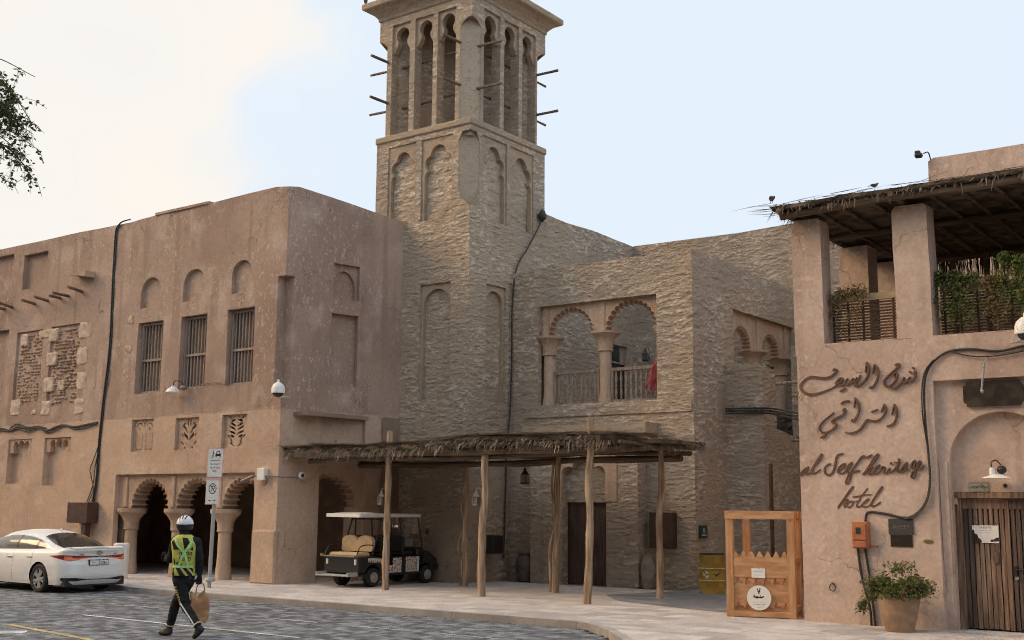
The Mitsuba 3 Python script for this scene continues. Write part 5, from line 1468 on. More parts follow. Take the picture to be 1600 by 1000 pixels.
put('small_print', extrude(shapely.affinity.translate(lines, *c0), BP, -.0135, -.010), 'sign_print_grey', sg)
pc_ = thing('paper_notice', 'small white paper with a pale blue heading on the front of the wooden booth', 'notice')
put('sheet', extrude(box(BW * .475 - .125, .69, BW * .475 + .115, .855), BP, .002, .011), 'sign_white', pc_)
put('heading', extrude(unary_union([box(BW * .475 - .08, .79, BW * .475 + .07, .815), box(BW * .475 - .05, .735, BW * .475 + .05, .742)]), BP, .0005, .004), 'pale_blue', pc_)

# ------------------------------------------------------------------ things on the hotel front
t = thing('meter_box', 'orange brown meter box with a green window on the pink wall', 'meter box')
put('case', b2(-7.265, -7.00, 19.58, 19.77, 1.26, 1.70, .012), 'meter_orange', t)
put('cover', b2(-7.25, -7.02, 19.555, 19.585, 1.40, 1.66, .008), 'meter_orange', t)
put('lower_cover', b2(-7.25, -7.02, 19.56, 19.585, 1.275, 1.385, .008), 'meter_orange', t)
put('window', b2(-7.185, -7.105, 19.549, 19.57, 1.50, 1.605), 'green_sign', t)
put('pipe', tube([(-6.99, 19.70, 1.30), (-6.86, 19.70, 1.30)], .016, 8), 'meter_orange', t)
for k, (xa, xb) in enumerate(((-7.22, -7.03), (-7.09, -6.97))):
    one('conduit', tube(smoothline([(xa, 19.70, 1.27), (xa + .05, 19.71, .8), (xb - .02, 19.70, .3), (xb, 19.70, -.02)], 5), .022, 8), 'black_cable', ('black conduit from the meter box to the ground, left of the pair', 'black conduit from the meter box to the ground, right of the pair')[k], 'conduit', smooth=50)
hc = [(-7.077, 1.692), (-7.05, 1.83), (-6.961, 1.863), (-6.67, 1.824), (-6.437, 1.774), (-6.267, 1.807), (-6.103, 1.954), (-6.011, 2.141), (-5.969, 2.391), (-5.972, 2.757), (-6.002, 3.443), (-5.99, 3.922), (-5.926, 4.186), (-5.781, 4.369), (-5.546, 4.492), (-5.189, 4.498), (-4.794, 4.438), (-4.402, 4.492), (-4.021, 4.525)]
t = thing('hotel_cable', 'thick black cable looping up the pink wall from the meter box', 'cable')
put('cable', tube(smoothline([RF.at(u, z, -.03) for u, z in hc], 5), .020, 8), 'black_cable', t, 50)
put('cable', tube(smoothline([RF.at(u + .012, z - .02, -.05) for u, z in hc[4:10]] + [RF.at(u - .03, z, -.05) for u, z in hc[10:14]], 5), .012, 6), 'black_cable', t, 50)
put('cable', tube(smoothline([RF.at(*(-5.546, 4.492), -.04), RF.at(*(-5.195, 4.383), -.04), RF.at(*(-4.798, 4.366), -.04), RF.at(*(-4.359, 4.417), -.04)], 5), .012, 6), 'black_cable', t, 50)
one('sconce', cat([tube([RF.at(*(-4.966, 4.377), -.02), RF.at(*(-5.026, 4.183), -.10)], .010, 6), tube([RF.at(*(-5.002, 4.254), -.08), RF.at(*(-5.066, 3.8), -.09)], .018, 8), blob(RF.at(*(-5.056, 3.8), -.09), (.03, .03, .035), 2, .1)]), 'steel', 'thin metal spotlight hanging in front of the dark plaque over the arch', 'lamp', smooth=50)
px0, px1, pz0, pz1 = -5.40, -4.47, 3.57, 3.975
pq = box(px0 + .05, pz0, px1 - .05, pz1).union(box(px0, pz0 + .10, px1, pz1 - .10))
for cx in (px0 + .05, px1 - .05):
    for cz in (pz0 + .10, pz1 - .10):
        pq = pq.union(Point(cx, cz).buffer(.05, 8))
one('name_plaque', extrude(pq.buffer(-.01).buffer(.01), RF, .07, .14), 'plaque_dark', 'blank dark plaque with stepped corners above the door arch', 'sign')
t = thing('address_plaque', 'small mottled grey green plaque below the arch left of the dish lamp', 'sign')
put('plate', extrude(box(-5.43, 2.21, -5.15, 2.35).buffer(.012), RF, .262, .30), 'plaque_grey', t)
put('relief', extrude(unary_union([box(-5.40 + .035 * k, 2.27 + .012 * (k % 2), -5.40 + .035 * k + .02, 2.285 + .012 * (k % 2)) for k in range(7)]), RF, .256, .27), 'plaque_dark', t)
t = thing('dish_lamp', 'white enamel dish lamp on a curved arm under the door arch', 'lamp')
dl = RF.at(-4.93, 2.44, -.02)
put('dish', lathe([(.0, .03), (.06, .03), (.20, -.012), (.225, -.03), (.20, -.025), (.06, .01), (0, .01)], dl, 28), 'white_paint', t, 40)
put('fitting', lathe([(0, .14), (.03, .14), (.045, .10), (.045, .03), (0, .03)], dl + V3(-.06, 0, .0), 16), 'white_paint', t, 40)
put('arm', tube(smoothline([dl + V3(-.06, 0, .12), dl + V3(-.07, .02, .22), dl + V3(-.02, .10, .26), dl + V3(.0, .30, .2)], 5), .010, 6), 'black_metal', t, 50)
one('speaker', blob(RF.at(-4.86, 2.545, .05), (.075, .06, .065), 3, .03), 'black_metal', 'round black fitting behind the dish lamp over the hotel door', 'fitting', smooth=True)
one('door_camera', blob(RF.at(-4.875, 2.30, .27), (.032, .04, .035), 2, .02), 'black_metal', 'small black dot of a camera just above the hotel door lintel', 'camera', smooth=True)
t = thing('door_notice', 'white printed notice with dark silhouettes in its lower corners on the planked door', 'notice')
nx0, nx1, nz0, nz1 = -5.455, -5.045, 1.385, 1.665
put('sheet', extrude(box(nx0, nz0, nx1, nz1), RF, .385, .392), 'sign_white', t)
sil = unary_union([Polygon([(nx0, nz0), (nx0, nz0 + .20), (nx0 + .03, nz0 + .21), (nx0 + .04, nz0 + .15), (nx0 + .08, nz0 + .13), (nx0 + .09, nz0 + .08), (nx0 + .13, nz0 + .055), (nx0 + .15, nz0 + .015), (nx0 + .12, nz0)]), Polygon([(nx1 - .13, nz0 + .015), (nx1 - .13, nz0 + .05), (nx1 - .08, nz0 + .06), (nx1 - .03, nz0 + .09), (nx1, nz0 + .085), (nx1, nz0 + .03)])])
put('print', extrude(sil, RF, .3835, .388), 'plaque_dark', t)
put('text', extrude(unary_union([*[box(nx0 + .12 + .027 * k, nz1 - .05, nx0 + .12 + .027 * k + .015, nz1 - .02) for k in range(7)], box(nx0 + .11, nz1 - .085, nx1 - .09, nz1 - .08), box(nx0 + .13, nz1 - .12, nx1 - .12, nz1 - .116)]), RF, .3835, .388), 'sign_print_grey', t)
t = thing('letter_plaque', 'dark grey plaque with rounded corners and faint raised letters right of the meter box', 'sign')
put('plate', extrude(box(-6.67, 1.515, -6.30, 1.735).buffer(.02), RF, -.025, .02), 'plaque_grey_dark', t)
lm = meshkit.text_mesh('ALSEEF', .075, .004)
lv = np.asarray(lm.vertices)
lv = lv[:, :2] * (0.28 / (lv[:, 0].max() - lv[:, 0].min()))
put('lettering', (RF.at(-6.625 + lv[:, 0], 1.60 + lv[:, 1] * .9, np.where(np.asarray(lm.vertices)[:, 2] > .002, -.029, -.02)), lm.faces), 'plaque_letter', t)
one('licence_plaque', extrude(box(-6.665, 1.30, -6.305, 1.487), RF, -.02, .02), 'plaque_dark', 'dark brown square plate just below the rounded grey plaque', 'sign')
one('bell_plate', extrude(Polygon([(-6.13, 1.40), (-6.10, 1.425), (-6.0, 1.425), (-5.97, 1.40), (-6.0, 1.37), (-6.10, 1.37)]), RF, -.012, .02), 'brass_dull', 'small oval brass plate on the pink wall left of the hotel door', 'sign')
rp = RF.at(-7.69, .59, -.03)
a_ = np.linspace(0, 2 * np.pi, 25)
one('iron_ring', cat([tube(np.column_stack([rp[0] + .05 * np.cos(a_), np.full(25, rp[1]), rp[2] + .06 * np.sin(a_)]), .009, 6, False), bx(rp + V3(0, .02, .065), (.025, .05, .025))]), 'black_metal', 'small iron ring set low in the pink wall', 'ring', smooth=50)


def dome_lamp(loc, s, label):
    """A white bell-shaped camera housing on a bracket."""
    t = thing('dome_camera', label, 'camera')
    x, y, z = loc
    k = .80
    put('housing', lathe([(r_ * k, z_ * k) for r_, z_ in ((0, .48), (.03, .47), (.04, .43), (.035, .40), (.09, .37), (.17, .30), (.205, .21), (.21, .06), (.20, .05), (.0, .05))], (x, y, z), 32), 'white_paint', t, 40)
    put('dome', lathe([(r_ * k, z_ * k) for r_, z_ in ((.17, .06), (.15, .0), (.10, -.05), (.05, -.065), (0, -.07))], (x, y, z), 24), 'dark_glass', t, True)
    put('bracket', cat([tube([(x - .3, y + .32, z - .04), (x, y, z - .02)], .018, 8), bx((x - .1, y + .30, z - .02), (.3, .1, .04))]), 'grey_paint', t)
    return t


dome_lamp((-21.50, 19.62, 4.55), 1, 'white bell shaped camera housing on the corner of the plaster building')
dome_lamp((-4.26, 19.30, 4.58), 1, 'white bell shaped camera housing at the right edge below the terrace')
t = thing('flood_light', 'black floodlight on the roof edge of the upper pink wall', 'lamp')
put('head', cat([bx((-7.54, 25.2, 9.56), (.17, .15, .10), .2, .03), bx((-7.56, 25.2, 9.63), (.12, .11, .07), .2, .02)]), 'black_metal', t)
put('arm', tube(smoothline([(-7.45, 25.25, 9.6), (-7.36, 25.3, 9.62), (-7.32, 25.35, 9.4)], 4), .014, 6), 'black_metal', t)
# bulkhead lamp and cable under the middle barred window
t = thing('bulkhead_lamp', 'white half dome lamp below the middle barred window', 'lamp')
put('shade', lathe([(0, .17), (.05, .17), (.055, .13), (.10, .11), (.17, .05), (.19, .0), (.0, .0)], (-25.68, 19.72, 4.84), 24), 'white_paint', t, 40)
put('arm', tube(smoothline([(-25.68, 19.72, 5.0), (-25.70, 19.78, 5.14), (-25.60, 19.9, 5.12), (-25.55, 20.0, 4.98)], 4), .014, 6), 'black_metal', t)
put('fitting', blob((-25.42, 19.86, 4.95), (.10, .08, .07), 2, .1), 'lantern_metal', t, True)
one('thin_cable', tube(smoothline([(-25.4, 19.95, 4.92), (-24.9, 19.96, 5.0), (-24.3, 19.96, 5.05), (-23.9, 19.97, 4.98)], 5), .011, 6), 'brown_cable', 'thin cable from the half dome lamp to the right barred window', 'cable', smooth=50)
# small cameras on the corner
t = thing('bullet_camera', 'pair of small cameras on a white junction box at the arcade pier', 'camera')
put('body', cat([tube([(-22.82, 19.72, 2.46), (-22.52, 19.84, 2.60)], .045, 10), tube([(-22.52, 19.84, 2.60), (-22.38, 19.95, 2.62)], .018, 8)]), 'lantern_metal', t, 50)
put('junction_box', b2(-22.42, -22.16, 19.86, 20.0, 2.50, 2.80, .01), 'white_paint', t)
put('cable', tube(smoothline([(-22.2, 19.92, 2.6), (-22.1, 19.92, 2.5), (-22.15, 19.9, 2.38), (-22.28, 19.9, 2.4)], 4), .012, 6), 'black_cable', t, 50)
put('arm', tube([(-22.16, 19.92, 2.60), (-21.72, 19.93, 2.58), (-21.55, 20.4, 2.57)], .018, 8), 'lantern_metal', t, 50)
put('dome', blob((-21.50, 20.50, 2.63), (.085, .085, .09), 2, .02), 'white_paint', t, True)
put('lens', blob((-21.42, 20.46, 2.62), (.045, .045, .05), 2, .02), 'dark_glass', t, True)

# ------------------------------------------------------------------ cables and fittings on the plaster building and tower
LFc = lambda u, z, d=-.05: PF.at(u, z, d)
vc = [(-28.351, 9.979), (-28.711, 9.961), (-28.885, 9.882), (-29.016, 9.671), (-29.02, 8.798), (-29.014, 8.137), (-28.97, 6.363), (-29.118, 4.72), (-29.203, 3.363), (-29.202, 2.644), (-29.309, 1.948)]
t = thing('riser_cable', 'pair of long black cables running down the plaster front to the brown box', 'cable')
put('cable', tube(smoothline([LFc(u, z, -.03) for u, z in vc], 5), .022, 8), 'black_cable', t, 50)
put('cable', tube(smoothline([LFc(u + .07, z, -.03) for u, z in vc[2:]], 5), .018, 8), 'black_cable', t, 50)
put('cable', tube(smoothline([LFc(*(-29.197, 3.453)), LFc(*(-29.371, 3.096)), LFc(*(-29.498, 2.863)), LFc(*(-29.414, 2.646)), LFc(*(-29.285, 2.287)), LFc(*(-29.486, 1.911))], 5), .014, 6), 'black_cable', t, 50)
put('cable', tube(smoothline([LFc(*(-29.157, 3.362)), LFc(*(-29.261, 2.914)), LFc(*(-29.324, 2.376)), LFc(*(-29.576, 1.893))], 5), .014, 6), 'black_cable', t, 50)
hz = [(-35.124, 4.147), (-34.4, 4.184), (-33.747, 4.104), (-33.338, 4.188), (-32.81, 4.113), (-32.239, 4.151), (-31.823, 4.024), (-31.31, 4.121), (-30.927, 4.164), (-30.409, 4.091), (-29.882, 4.128), (-29.304, 4.181)]
t = thing('slung_cable', 'tangled cables slung along the plaster front above the carved niches', 'cable')
put('cable', tube(smoothline([LFc(u, z, -.04) for u, z in hz], 4), .026, 7), 'black_cable', t, 50)
put('cable', tube(smoothline([LFc(u, z - .05 - .03 * math.sin(i * 2.1), -.05) for i, (u, z) in enumerate(hz)], 4), .020, 7), 'black_cable', t, 50)
put('cable', tube(smoothline([LFc(u, z + .05 + .04 * math.sin(i * 1.7), -.05) for i, (u, z) in enumerate(hz[2:7])], 4), .022, 7), 'black_cable', t, 50)
t = thing('cabinet', 'dark brown metal cabinet on a post against the plaster front behind the car', 'cabinet')
put('case', b2(-29.98, -29.02, 19.62, 19.98, 1.36, 1.93, .015), 'brown_box', t)
put('post', b2(-29.40, -29.22, 19.72, 19.9, 0, 1.37), 'brown_box', t)
tp = [(-18.6, 26.65, 10.028), (-18.6, 26.557, 9.785), (-18.6, 26.033, 9.076), (-18.6, 25.466, 8.343), (-18.6, 25.361, 7.261), (-18.6, 25.292, 5.851), (-18.6, 25.224, 4.466), (-18.6, 25.121, 3.609), (-18.6, 25.053, 2.431), (-18.6, 24.997, 0.581)]
tp = [(max(p[0], -18.6), min(p[1], 25.28 if p[2] < 8.0 else 40), p[2]) for p in tp]
t = thing('tower_cable', 'black cable running from the roof corner down the edge of the wind tower', 'cable')
put('cable', tube(smoothline(tp, 5), .021, 8), 'black_cable', t, 50)
put('clamp', blob(V3(*tp[0]) + V3(.03, 0, .05), (.12, .12, .16), 2, .2), 'black_cable', t, True)
# projecting pegs and a rain spout on the left
for ra, rb in (((-30.518, 20.03, 8.08), (-30.309, 19.38, 8.12)),
               ((-31.192, 20.03, 8.022), (-31.054, 19.38, 8.016)),
               ((-31.652, 20.03, 8.009), (-31.193, 19.38, 7.944)),
               ((-32.287, 20.03, 7.983), (-31.997, 19.38, 7.995)),
               ((-33.006, 20.03, 7.963), (-32.639, 19.38, 7.951)),
               ((-34.247, 20.03, 7.969), (-33.946, 19.38, 7.999)),
               ((-34.682, 20.03, 7.959), (-34.369, 19.38, 7.919))):
    put('peg', tube([ra, rb], .045, 8), 'peg_timber', LB, 50)
put('rain_spout', cat([extrude(Polygon([((-30.719, 8.551)[0], (-30.719, 8.551)[1]), ((-29.93, 8.617)[0], (-29.93, 8.617)[1]), ((-29.911, 8.443)[0], (-29.911, 8.443)[1])]), PF, -.35, .05)]), 'column_plaster', LB)
put('roof_slab', b2(-27.2, -24.9, 19.96, 20.6, 9.93, 10.00), 'brown_plaster', LB)


# ------------------------------------------------------------------ bollard, sign, planter, vines, birds
one('bollard', lathe([(0, 0), (.20, 0), (.20, .84), (.19, .88), (.15, .90), (0, .90)], (-26.36, 18.9, 0), 32), 'white_paint', 'plain white round bollard between the car and the arcade', 'bollard', smooth=40)
t = thing('parking_sign', 'two white parking signs one above the other on a leaning grey pole', 'sign')
SPX, SPY = -22.03, 18.22
put('pole', tube([(SPX, SPY, -.02), (SPX + .07, SPY, 3.1)], .045, 12), 'grey_paint', t, 50)
put('base', lathe([(.0, .40), (.10, .39), (.12, .34), (.10, .30), (0, .29)], (SPX + .03, SPY, -.16), 16), 'grey_paint', t, 40)
sd = V3(.88, .475, 0)
sd = V3(.86, .51, 0)
sd /= np.linalg.norm(sd)
SP = Plane(V3(SPX + .07, SPY - .06, 0) - sd * .18, sd)
SP2 = Plane(V3(SPX + .055, SPY - .058, 0) - sd * .18, sd)
lean = .02
u1, z10, z11 = (0.0, .50), 2.53, 3.20
sh = lambda g: shapely.affinity.affine_transform(g, [.74, lean, 0, 1, -lean * 2.6, 0])
put('upper_plate', extrude(sh(box(.0, z10, .50, z11)), SP, 0, .012), 'sign_pink', t)
put('face', extrude(sh(box(.018, z10 + .012, .482, z11 - .018)), SP, -.003, .005), 'sign_white', t)
put('lower_plate', extrude(sh(box(.015, 1.90, .455, 2.515)), SP2, 0, .012), 'sign_pink', t)
put('face', extrude(sh(box(.033, 1.915, .437, 2.455)), SP2, -.003, .005), 'sign_white', t)
car_ = unary_union([box(.245, 3.02, .42, 3.065), box(.255, 2.99, .29, 3.03), box(.375, 2.99, .41, 3.03), Polygon([(.26, 3.065), (.285, 3.14), (.38, 3.14), (.405, 3.065)]).difference(Polygon([(.285, 3.07), (.30, 3.12), (.365, 3.12), (.38, 3.07)]))])
man = unary_union([Point(.165, 3.14).buffer(.014, 8), Polygon([(.155, 3.12), (.18, 3.12), (.178, 3.06), (.185, 2.985), (.168, 2.985), (.165, 3.04), (.145, 2.985), (.125, 2.985), (.152, 3.05)]), LineString([(.178, 3.11), (.235, 3.065)]).buffer(.006), box(.10, 2.98, .13, 2.99)])
put('pictogram', extrude(sh(unary_union([car_, man])), SP, -.0045, 0), 'sign_black', t)
ar1 = unary_union([LineString([(.10, 2.915), (.20, 2.91), (.30, 2.915), (.40, 2.913)]).buffer(.006), *[LineString([(.12 + .05 * k, 2.912), (.125 + .05 * k, 2.932)]).buffer(.005) for k in range(6)], *[Point(.14 + .06 * k, 2.895).buffer(.005, 4) for k in range(4)]])
ar2 = unary_union([LineString([(.10, 2.835), (.17, 2.83)]).buffer(.010), LineString([(.20, 2.832), (.32, 2.83), (.40, 2.836)]).buffer(.006), LineString([(.385, 2.83), (.39, 2.86)]).buffer(.006), LineString([(.30, 2.83), (.305, 2.855)]).buffer(.006), Point(.25, 2.855).buffer(.006), Point(.34, 2.81).buffer(.005)])
put('arabic_text', extrude(sh(unary_union([ar1, ar2])), SP, -.0045, 0), 'sign_black', t)


def letters(text, h, plane, u, z, d, fit=None, shear=None):
    m = meshkit.text_mesh(text, h, .004, True)
    v = np.asarray(m.vertices)
    w = v[:, 0].max()
    k = (fit / w) if fit else 1.0
    x, y = u + v[:, 0] * k, z + v[:, 1]
    if shear:
        x = .74 * x + lean * y - lean * 2.6
    return plane.at(x, y, d - v[:, 2] * .5), m.faces


put('text', cat([letters('Pick & Drop', .042, SP, .10, 2.73, -.003, .30, 1), letters('Only', .042, SP, .185, 2.655, -.003, None, 1)]), 'sign_black', t)
ringp = Point(.235, 2.265).buffer(.125, 24).difference(Point(.235, 2.265).buffer(.103, 24))
slash = LineString([(.235 - .08, 2.265 + .08), (.235 + .08, 2.265 - .08)]).buffer(.010)
put('no_parking_ring', extrude(sh(unary_union([ringp, slash])), SP2, -.0045, 0), 'sign_black', t)
put('letter', letters('P', .135, SP2, .185, 2.20, -.003, None, 1), 'sign_black', t)
arr = lambda x, s: unary_union([box(min(x, x + s * .07), 1.985, max(x, x + s * .07), 2.0), Polygon([(x + s * .055, 1.968), (x + s * .055, 2.017), (x + s * .105, 1.9925)])])
put('arrow', extrude(sh(unary_union([arr(.215, -1), arr(.255, 1)])), SP2, -.0045, 0), 'sign_black', t)

rl = np.random.default_rng(11)


def leaf_cloud(pts, size, droop=.3, n_up=.4):
    """Small folded leaves at the points: two triangles pairs each."""
    n = len(pts)
    d = rl.normal(size=(n, 3))
    d[:, 2] = d[:, 2] * .6 - droop
    d /= np.linalg.norm(d, axis=1, keepdims=True)
    nn = rl.normal(size=(n, 3)) * .7 + V3(0, -.3, n_up)
    s = np.cross(d, nn)
    s /= np.linalg.norm(s, axis=1, keepdims=True) + 1e-9
    up = np.cross(s, d)
    L = (size * rl.uniform(.65, 1.35, n))[:, None]
    W = L * .30
    p = np.asarray(pts)
    a, b, c, e = p, p + d * L * .45 + s * W - up * W * .25, p + d * L, p + d * L * .45 - s * W - up * W * .25
    v = np.stack([a, b, c, e], 1).reshape(-1, 3)
    i = np.arange(n)[:, None] * 4
    return v, np.vstack([i + [[0, 1, 2]], i + [[0, 2, 3]]])


# planter
t = thing('clay_planter', 'large sandy clay pot overflowing with a green flowering shrub on the pavement', 'planter')
PX, PY = -6.36, 19.10
put('pot', lathe([(0, 0), (.215, 0), (.225, .02), (.30, .36), (.325, .48), (.33, .545), (.345, .55), (.345, .585), (.325, .59), (.30, .56), (.29, .50), (0, .49)], (PX, PY, 0), 40), 'clay_sand', t, 40)
put('soil', lathe([(0, .52), (.30, .52)], (PX, PY, 0), 24), 'soil', t)
pl = thing('flowering_shrub', 'spreading green shrub with reddish tips growing in the clay pot', 'plant')
stems, lp, tips = [], [], []
for k in range(230):
    a = rl.uniform(0, 2 * np.pi)
    e = rl.uniform(.30, 1.3)
    L = rl.uniform(.24, .47) * (1.15 if abs(math.cos(a)) > .6 else .8)
    q0 = V3(PX + .2 * math.cos(a) * rl.uniform(0, 1), PY + .2 * math.sin(a) * rl.uniform(0, 1), .52)
    dr_ = V3(math.cos(a) * math.cos(e), math.sin(a) * math.cos(e) * .8, math.sin(e) * .85)
    q1 = q0 + dr_ * L * .6
    q2 = q0 + dr_ * L + V3(math.cos(a) * .05, math.sin(a) * .04, -.05 * math.cos(e))
    c = smoothline([q0, q1, q2], 5)
    stems.append(tube(c, np.linspace(.006, .003, len(c)), 4, False))
    tt = rl.uniform(.25, 1, 36)
    for s in tt:
        lp.append(c[int(s * (len(c) - 1))] + rl.normal(size=3) * .030)
    if q2[2] > .55:
        tips.append(q2)
for k in range(9):   # trailing to the left
    c = smoothline([V3(PX - .25, PY - .1, .55), V3(PX - .45 - .1 * rl.random(), PY - .12 - .1 * rl.random(), .5 - .1 * rl.random()), V3(PX - .50 - .2 * rl.random(), PY - .15, .22 + .25 * rl.random())], 5)
    stems.append(tube(c, .004, 4, False))
    for s in rl.uniform(.2, 1, 22):
        lp.append(c[int(s * (len(c) - 1))] + rl.normal(size=3) * .025)
for k in range(14):
    a = rl.uniform(0, 2 * np.pi)
    b = V3(PX + .4 * math.cos(a) * rl.random(), PY + .2 * math.sin(a), .85)
    c = smoothline([b, b + V3(rl.normal() * .04, 0, .12), b + V3(rl.normal() * .06, 0, .20 + .06 * rl.random())], 4)
    stems.append(tube(c, .004, 4, False))
    tips.append(c[-1])
    for s in rl.uniform(.2, 1, 12):
        lp.append(c[int(s * (len(c) - 1))] + rl.normal(size=3) * .018)
put('stem', cat(stems), 'vine_stem', pl, kind='stuff')
put('foliage', leaf_cloud(np.array(lp), .056, .1, .8), 'leaf_green', pl, kind='stuff')
put('flower', cat([blob(q, (.012, .012, .014), 1, .1) for q in tips[::2]]), 'flower_red', pl, kind='stuff')

# vines on the terrace screens
for (xa, xb, za, zb, n, sz, mat, lab, side_) in ((-7.66, -7.05, 4.66, 5.74, 1100, .05, 'leaf_dry', 'thin dry brown vine hanging on the left terrace screen', 0), (-5.80, -5.14, 4.74, 5.80, 2600, .062, 'leaf_green', 'dense green vine beside the second terrace pillar', 0),
                                         (-4.99, -4.74, 4.80, 5.70, 900, .05, 'leaf_dry', 'narrow brown vine between the two green vines on the terrace', 0), (-4.70, -4.0, 4.74, 6.0, 3000, .062, 'leaf_bright', 'bushy bright green vine at the right end of the terrace screen', 0)):
    t = thing('terrace_vine', lab, 'vine')
    st, pts = [], []
    m = max(7, int((xb - xa) * 20))
    for k in range(m):
        x = xa + (xb - xa) * (k + rl.random()) / m
        z1 = zb - rl.uniform(0, .10)
        z0 = za + rl.beta(1.2, 2.0) * .75 * (zb - za) - (.14 if rl.random() < .15 else 0)
        c = smoothline([V3(x, 20.12, z1), V3(x + rl.normal() * .05, 20.04 - .10 * rl.random(), z1 + rl.uniform(-.05, .08)), V3(x + rl.normal() * .07, 20.0 - .10 * rl.random(), (z0 + z1) / 2), V3(x + rl.normal() * .10, 20.0 - .10 * rl.random(), z0)], 7)
        st.append(tube(c, .005, 4, False))
        w_ = rl.uniform(.4, 1.5)
        for q in range(int(n / m * w_)):
            s = rl.random() ** 1.2
            pts.append(c[int(s * (len(c) - 1))] + rl.normal(size=3) * V3(.045, .05, .03) * (.6 + .6 * w_))
    put('stem', cat(st), 'vine_stem', t, kind='stuff')
    put('foliage', leaf_cloud(np.array(pts), sz, .35), mat, t, kind='stuff')


def bird(loc, rz, lab, s=1.0):
    """A perching bird: body, head, beak, tail."""
    t = thing('bird', lab, 'bird')
    b = blob((0, 0, 0), (.11, .055, .06), 2, .04)
    h = blob((.10, 0, .055), (.038, .034, .036), 2, .02)
    n = blob((.07, 0, .03), (.05, .04, .045), 2, .02)
    tl = (V3(-.07, -.03, .01, -.07, .03, .01, -.22, .022, -.02, -.22, -.022, -.02, -.07, 0, -.015, -.22, 0, -.03).reshape(6, 3), np.array([[0, 1, 2], [0, 2, 3], [0, 4, 1], [3, 2, 5], [0, 3, 5], [0, 5, 4], [1, 4, 5], [1, 5, 2]]))
    wg = cat([blob((-.03, s_ * .045, .01), (.10, .014, .04), 2, .04) for s_ in (-1, 1)])
    bk = lathe([(.010, 0), (.006, .016), (0, .03)], n=6)
    bk = (np.column_stack([.135 + bk[0][:, 2], bk[0][:, 1], .052 + bk[0][:, 0]]), bk[1])
    lg = cat([tube([(.02, q * .02, -.05), (.025, q * .02, -.10)], .006, 5) for q in (-1, 1)])
    f = lambda m: move((np.asarray(m[0]) * s, m[1]), loc, rz)
    put('body', f(cat([b, n, h, tl])), 'bird_grey', t, 40)
    put('wing', f(wg), 'bird_dark', t, 40)
    put('leg', f(cat([bk, lg])), 'bird_dark', t)


bird((-8.38, 19.22, 7.40), 2.2, 'small grey bird perched on the front corner of the terrace roof', .8)
bird((-6.56, 19.35, 7.385), 0.4, 'tiny bird sitting on the palm leaf roof above the second pillar', .5)
bird((-22.34, 23.14, 16.21), 2.4, 'small bird on the left tip of the wind tower cornice', .9)

# the tree whose twigs enter at the upper left
t = thing('street_tree', 'leafy twigs of a tree reaching in at the upper left corner', 'tree')
TB = V3(-9.6, 2.9, 0)
tk = smoothline([TB + V3(0, 0, -.12), TB + V3(.05, .05, 1.5), TB + V3(-.05, .1, 3.0), TB + V3(.1, .1, 4.4)], 6)
put('trunk', tube(tk, np.linspace(.17, .10, len(tk)), 12), 'bark', t, 50)
fork = tk[-1]
lv_, br, st = [], [], []
TARGETS = [((-9.36, 5.52, 5.65), 2), ((-9.47, 5.52, 5.38), 8), ((-9.47, 5.58, 5.27), 7), ((-9.49, 5.46, 5.42), 10), ((-9.51, 5.36, 5.52), 12), ((-9.54, 5.44, 5.31), 14), ((-9.51, 5.54, 5.21), 10), ((-9.49, 5.62, 5.17), 6), ((-9.61, 5.4, 5.19), 12), ((-9.49, 5.68, 5.04), 4), ((-9.51, 5.63, 5.08), 7), ((-9.55, 5.63, 4.94), 6), ((-9.56, 5.72, 4.76), 5), ((-9.54, 5.55, 5.13), 8), ((-9.66, 5.47, 4.92), 7), ((-9.67, 5.54, 4.73), 6), ((-9.65, 5.27, 5.28), 14), ((-9.71, 5.35, 4.96), 10), ((-9.55, 5.38, 5.38), 12), ((-9.52, 5.48, 5.29), 10), ((-9.57, 5.63, 4.88), 6), ((-9.57, 5.68, 4.81), 5), ((-9.62, 5.43, 5.11), 8)]
for k, (a, n) in enumerate(TARGETS):
    a = V3(*a)
    back = V3(-.62, -.55, .0) * rl.uniform(.5, .9)
    hub = a + back + V3(0, 0, rl.uniform(.15, .45))
    mid = fork + (hub - fork) * .55 + V3(rl.normal() * .1, rl.normal() * .1, .3)
    c = smoothline([fork, mid, hub], 6)
    br.append(tube(c, np.linspace(.04, .012, len(c)), 6))
    tw = smoothline([hub, hub + (a - hub) * .5 + V3(0, 0, .08), a], 8)
    st.append(tube(tw, np.linspace(.008, .003, len(tw)), 5))
    for j in range(int(n * 1.6)):
        b = tw[int((.35 + .65 * rl.random()) * (len(tw) - 1))]
        e = b + V3(rl.normal() * .09, rl.normal() * .12, rl.normal() * .07 - .07)
        q = smoothline([b, (b + e) / 2 + V3(0, 0, .02), e + V3(0, 0, -.04)], 4)
        st.append(tube(q, .002, 4, False))
        for w in rl.uniform(.15, 1, 9):
            lv_.append(q[int(w * (len(q) - 1))] + rl.normal(size=3) * .012)
# the crown outside the frame
for k in range(60):
    a = rl.uniform(0, 2 * np.pi)
    e = fork + V3(-abs(rl.normal()) * 1.3 - .5, -abs(rl.normal()) * 1.3 + .2, rl.uniform(0, 2.4))
    c = smoothline([fork, fork + (e - fork) * .5 + V3(0, 0, .3), e], 5)
    br.append(tube(c, np.linspace(.03, .006, len(c)), 5))
    for w in range(60):
        lv_.append(e + rl.normal(size=3) * .22)
put('branch', cat(br), 'bark', t, 50)
put('twig', cat(st), 'bark', t, kind='stuff')
put('crown', leaf_cloud(np.array(lv_), .040, .2), 'leaf_dark', t, kind='stuff')


# ------------------------------------------------------------------ white saloon car
def place(m, loc, rz, s=1.0):
    return move((np.asarray(m[0]) * s, m[1]), loc, rz)


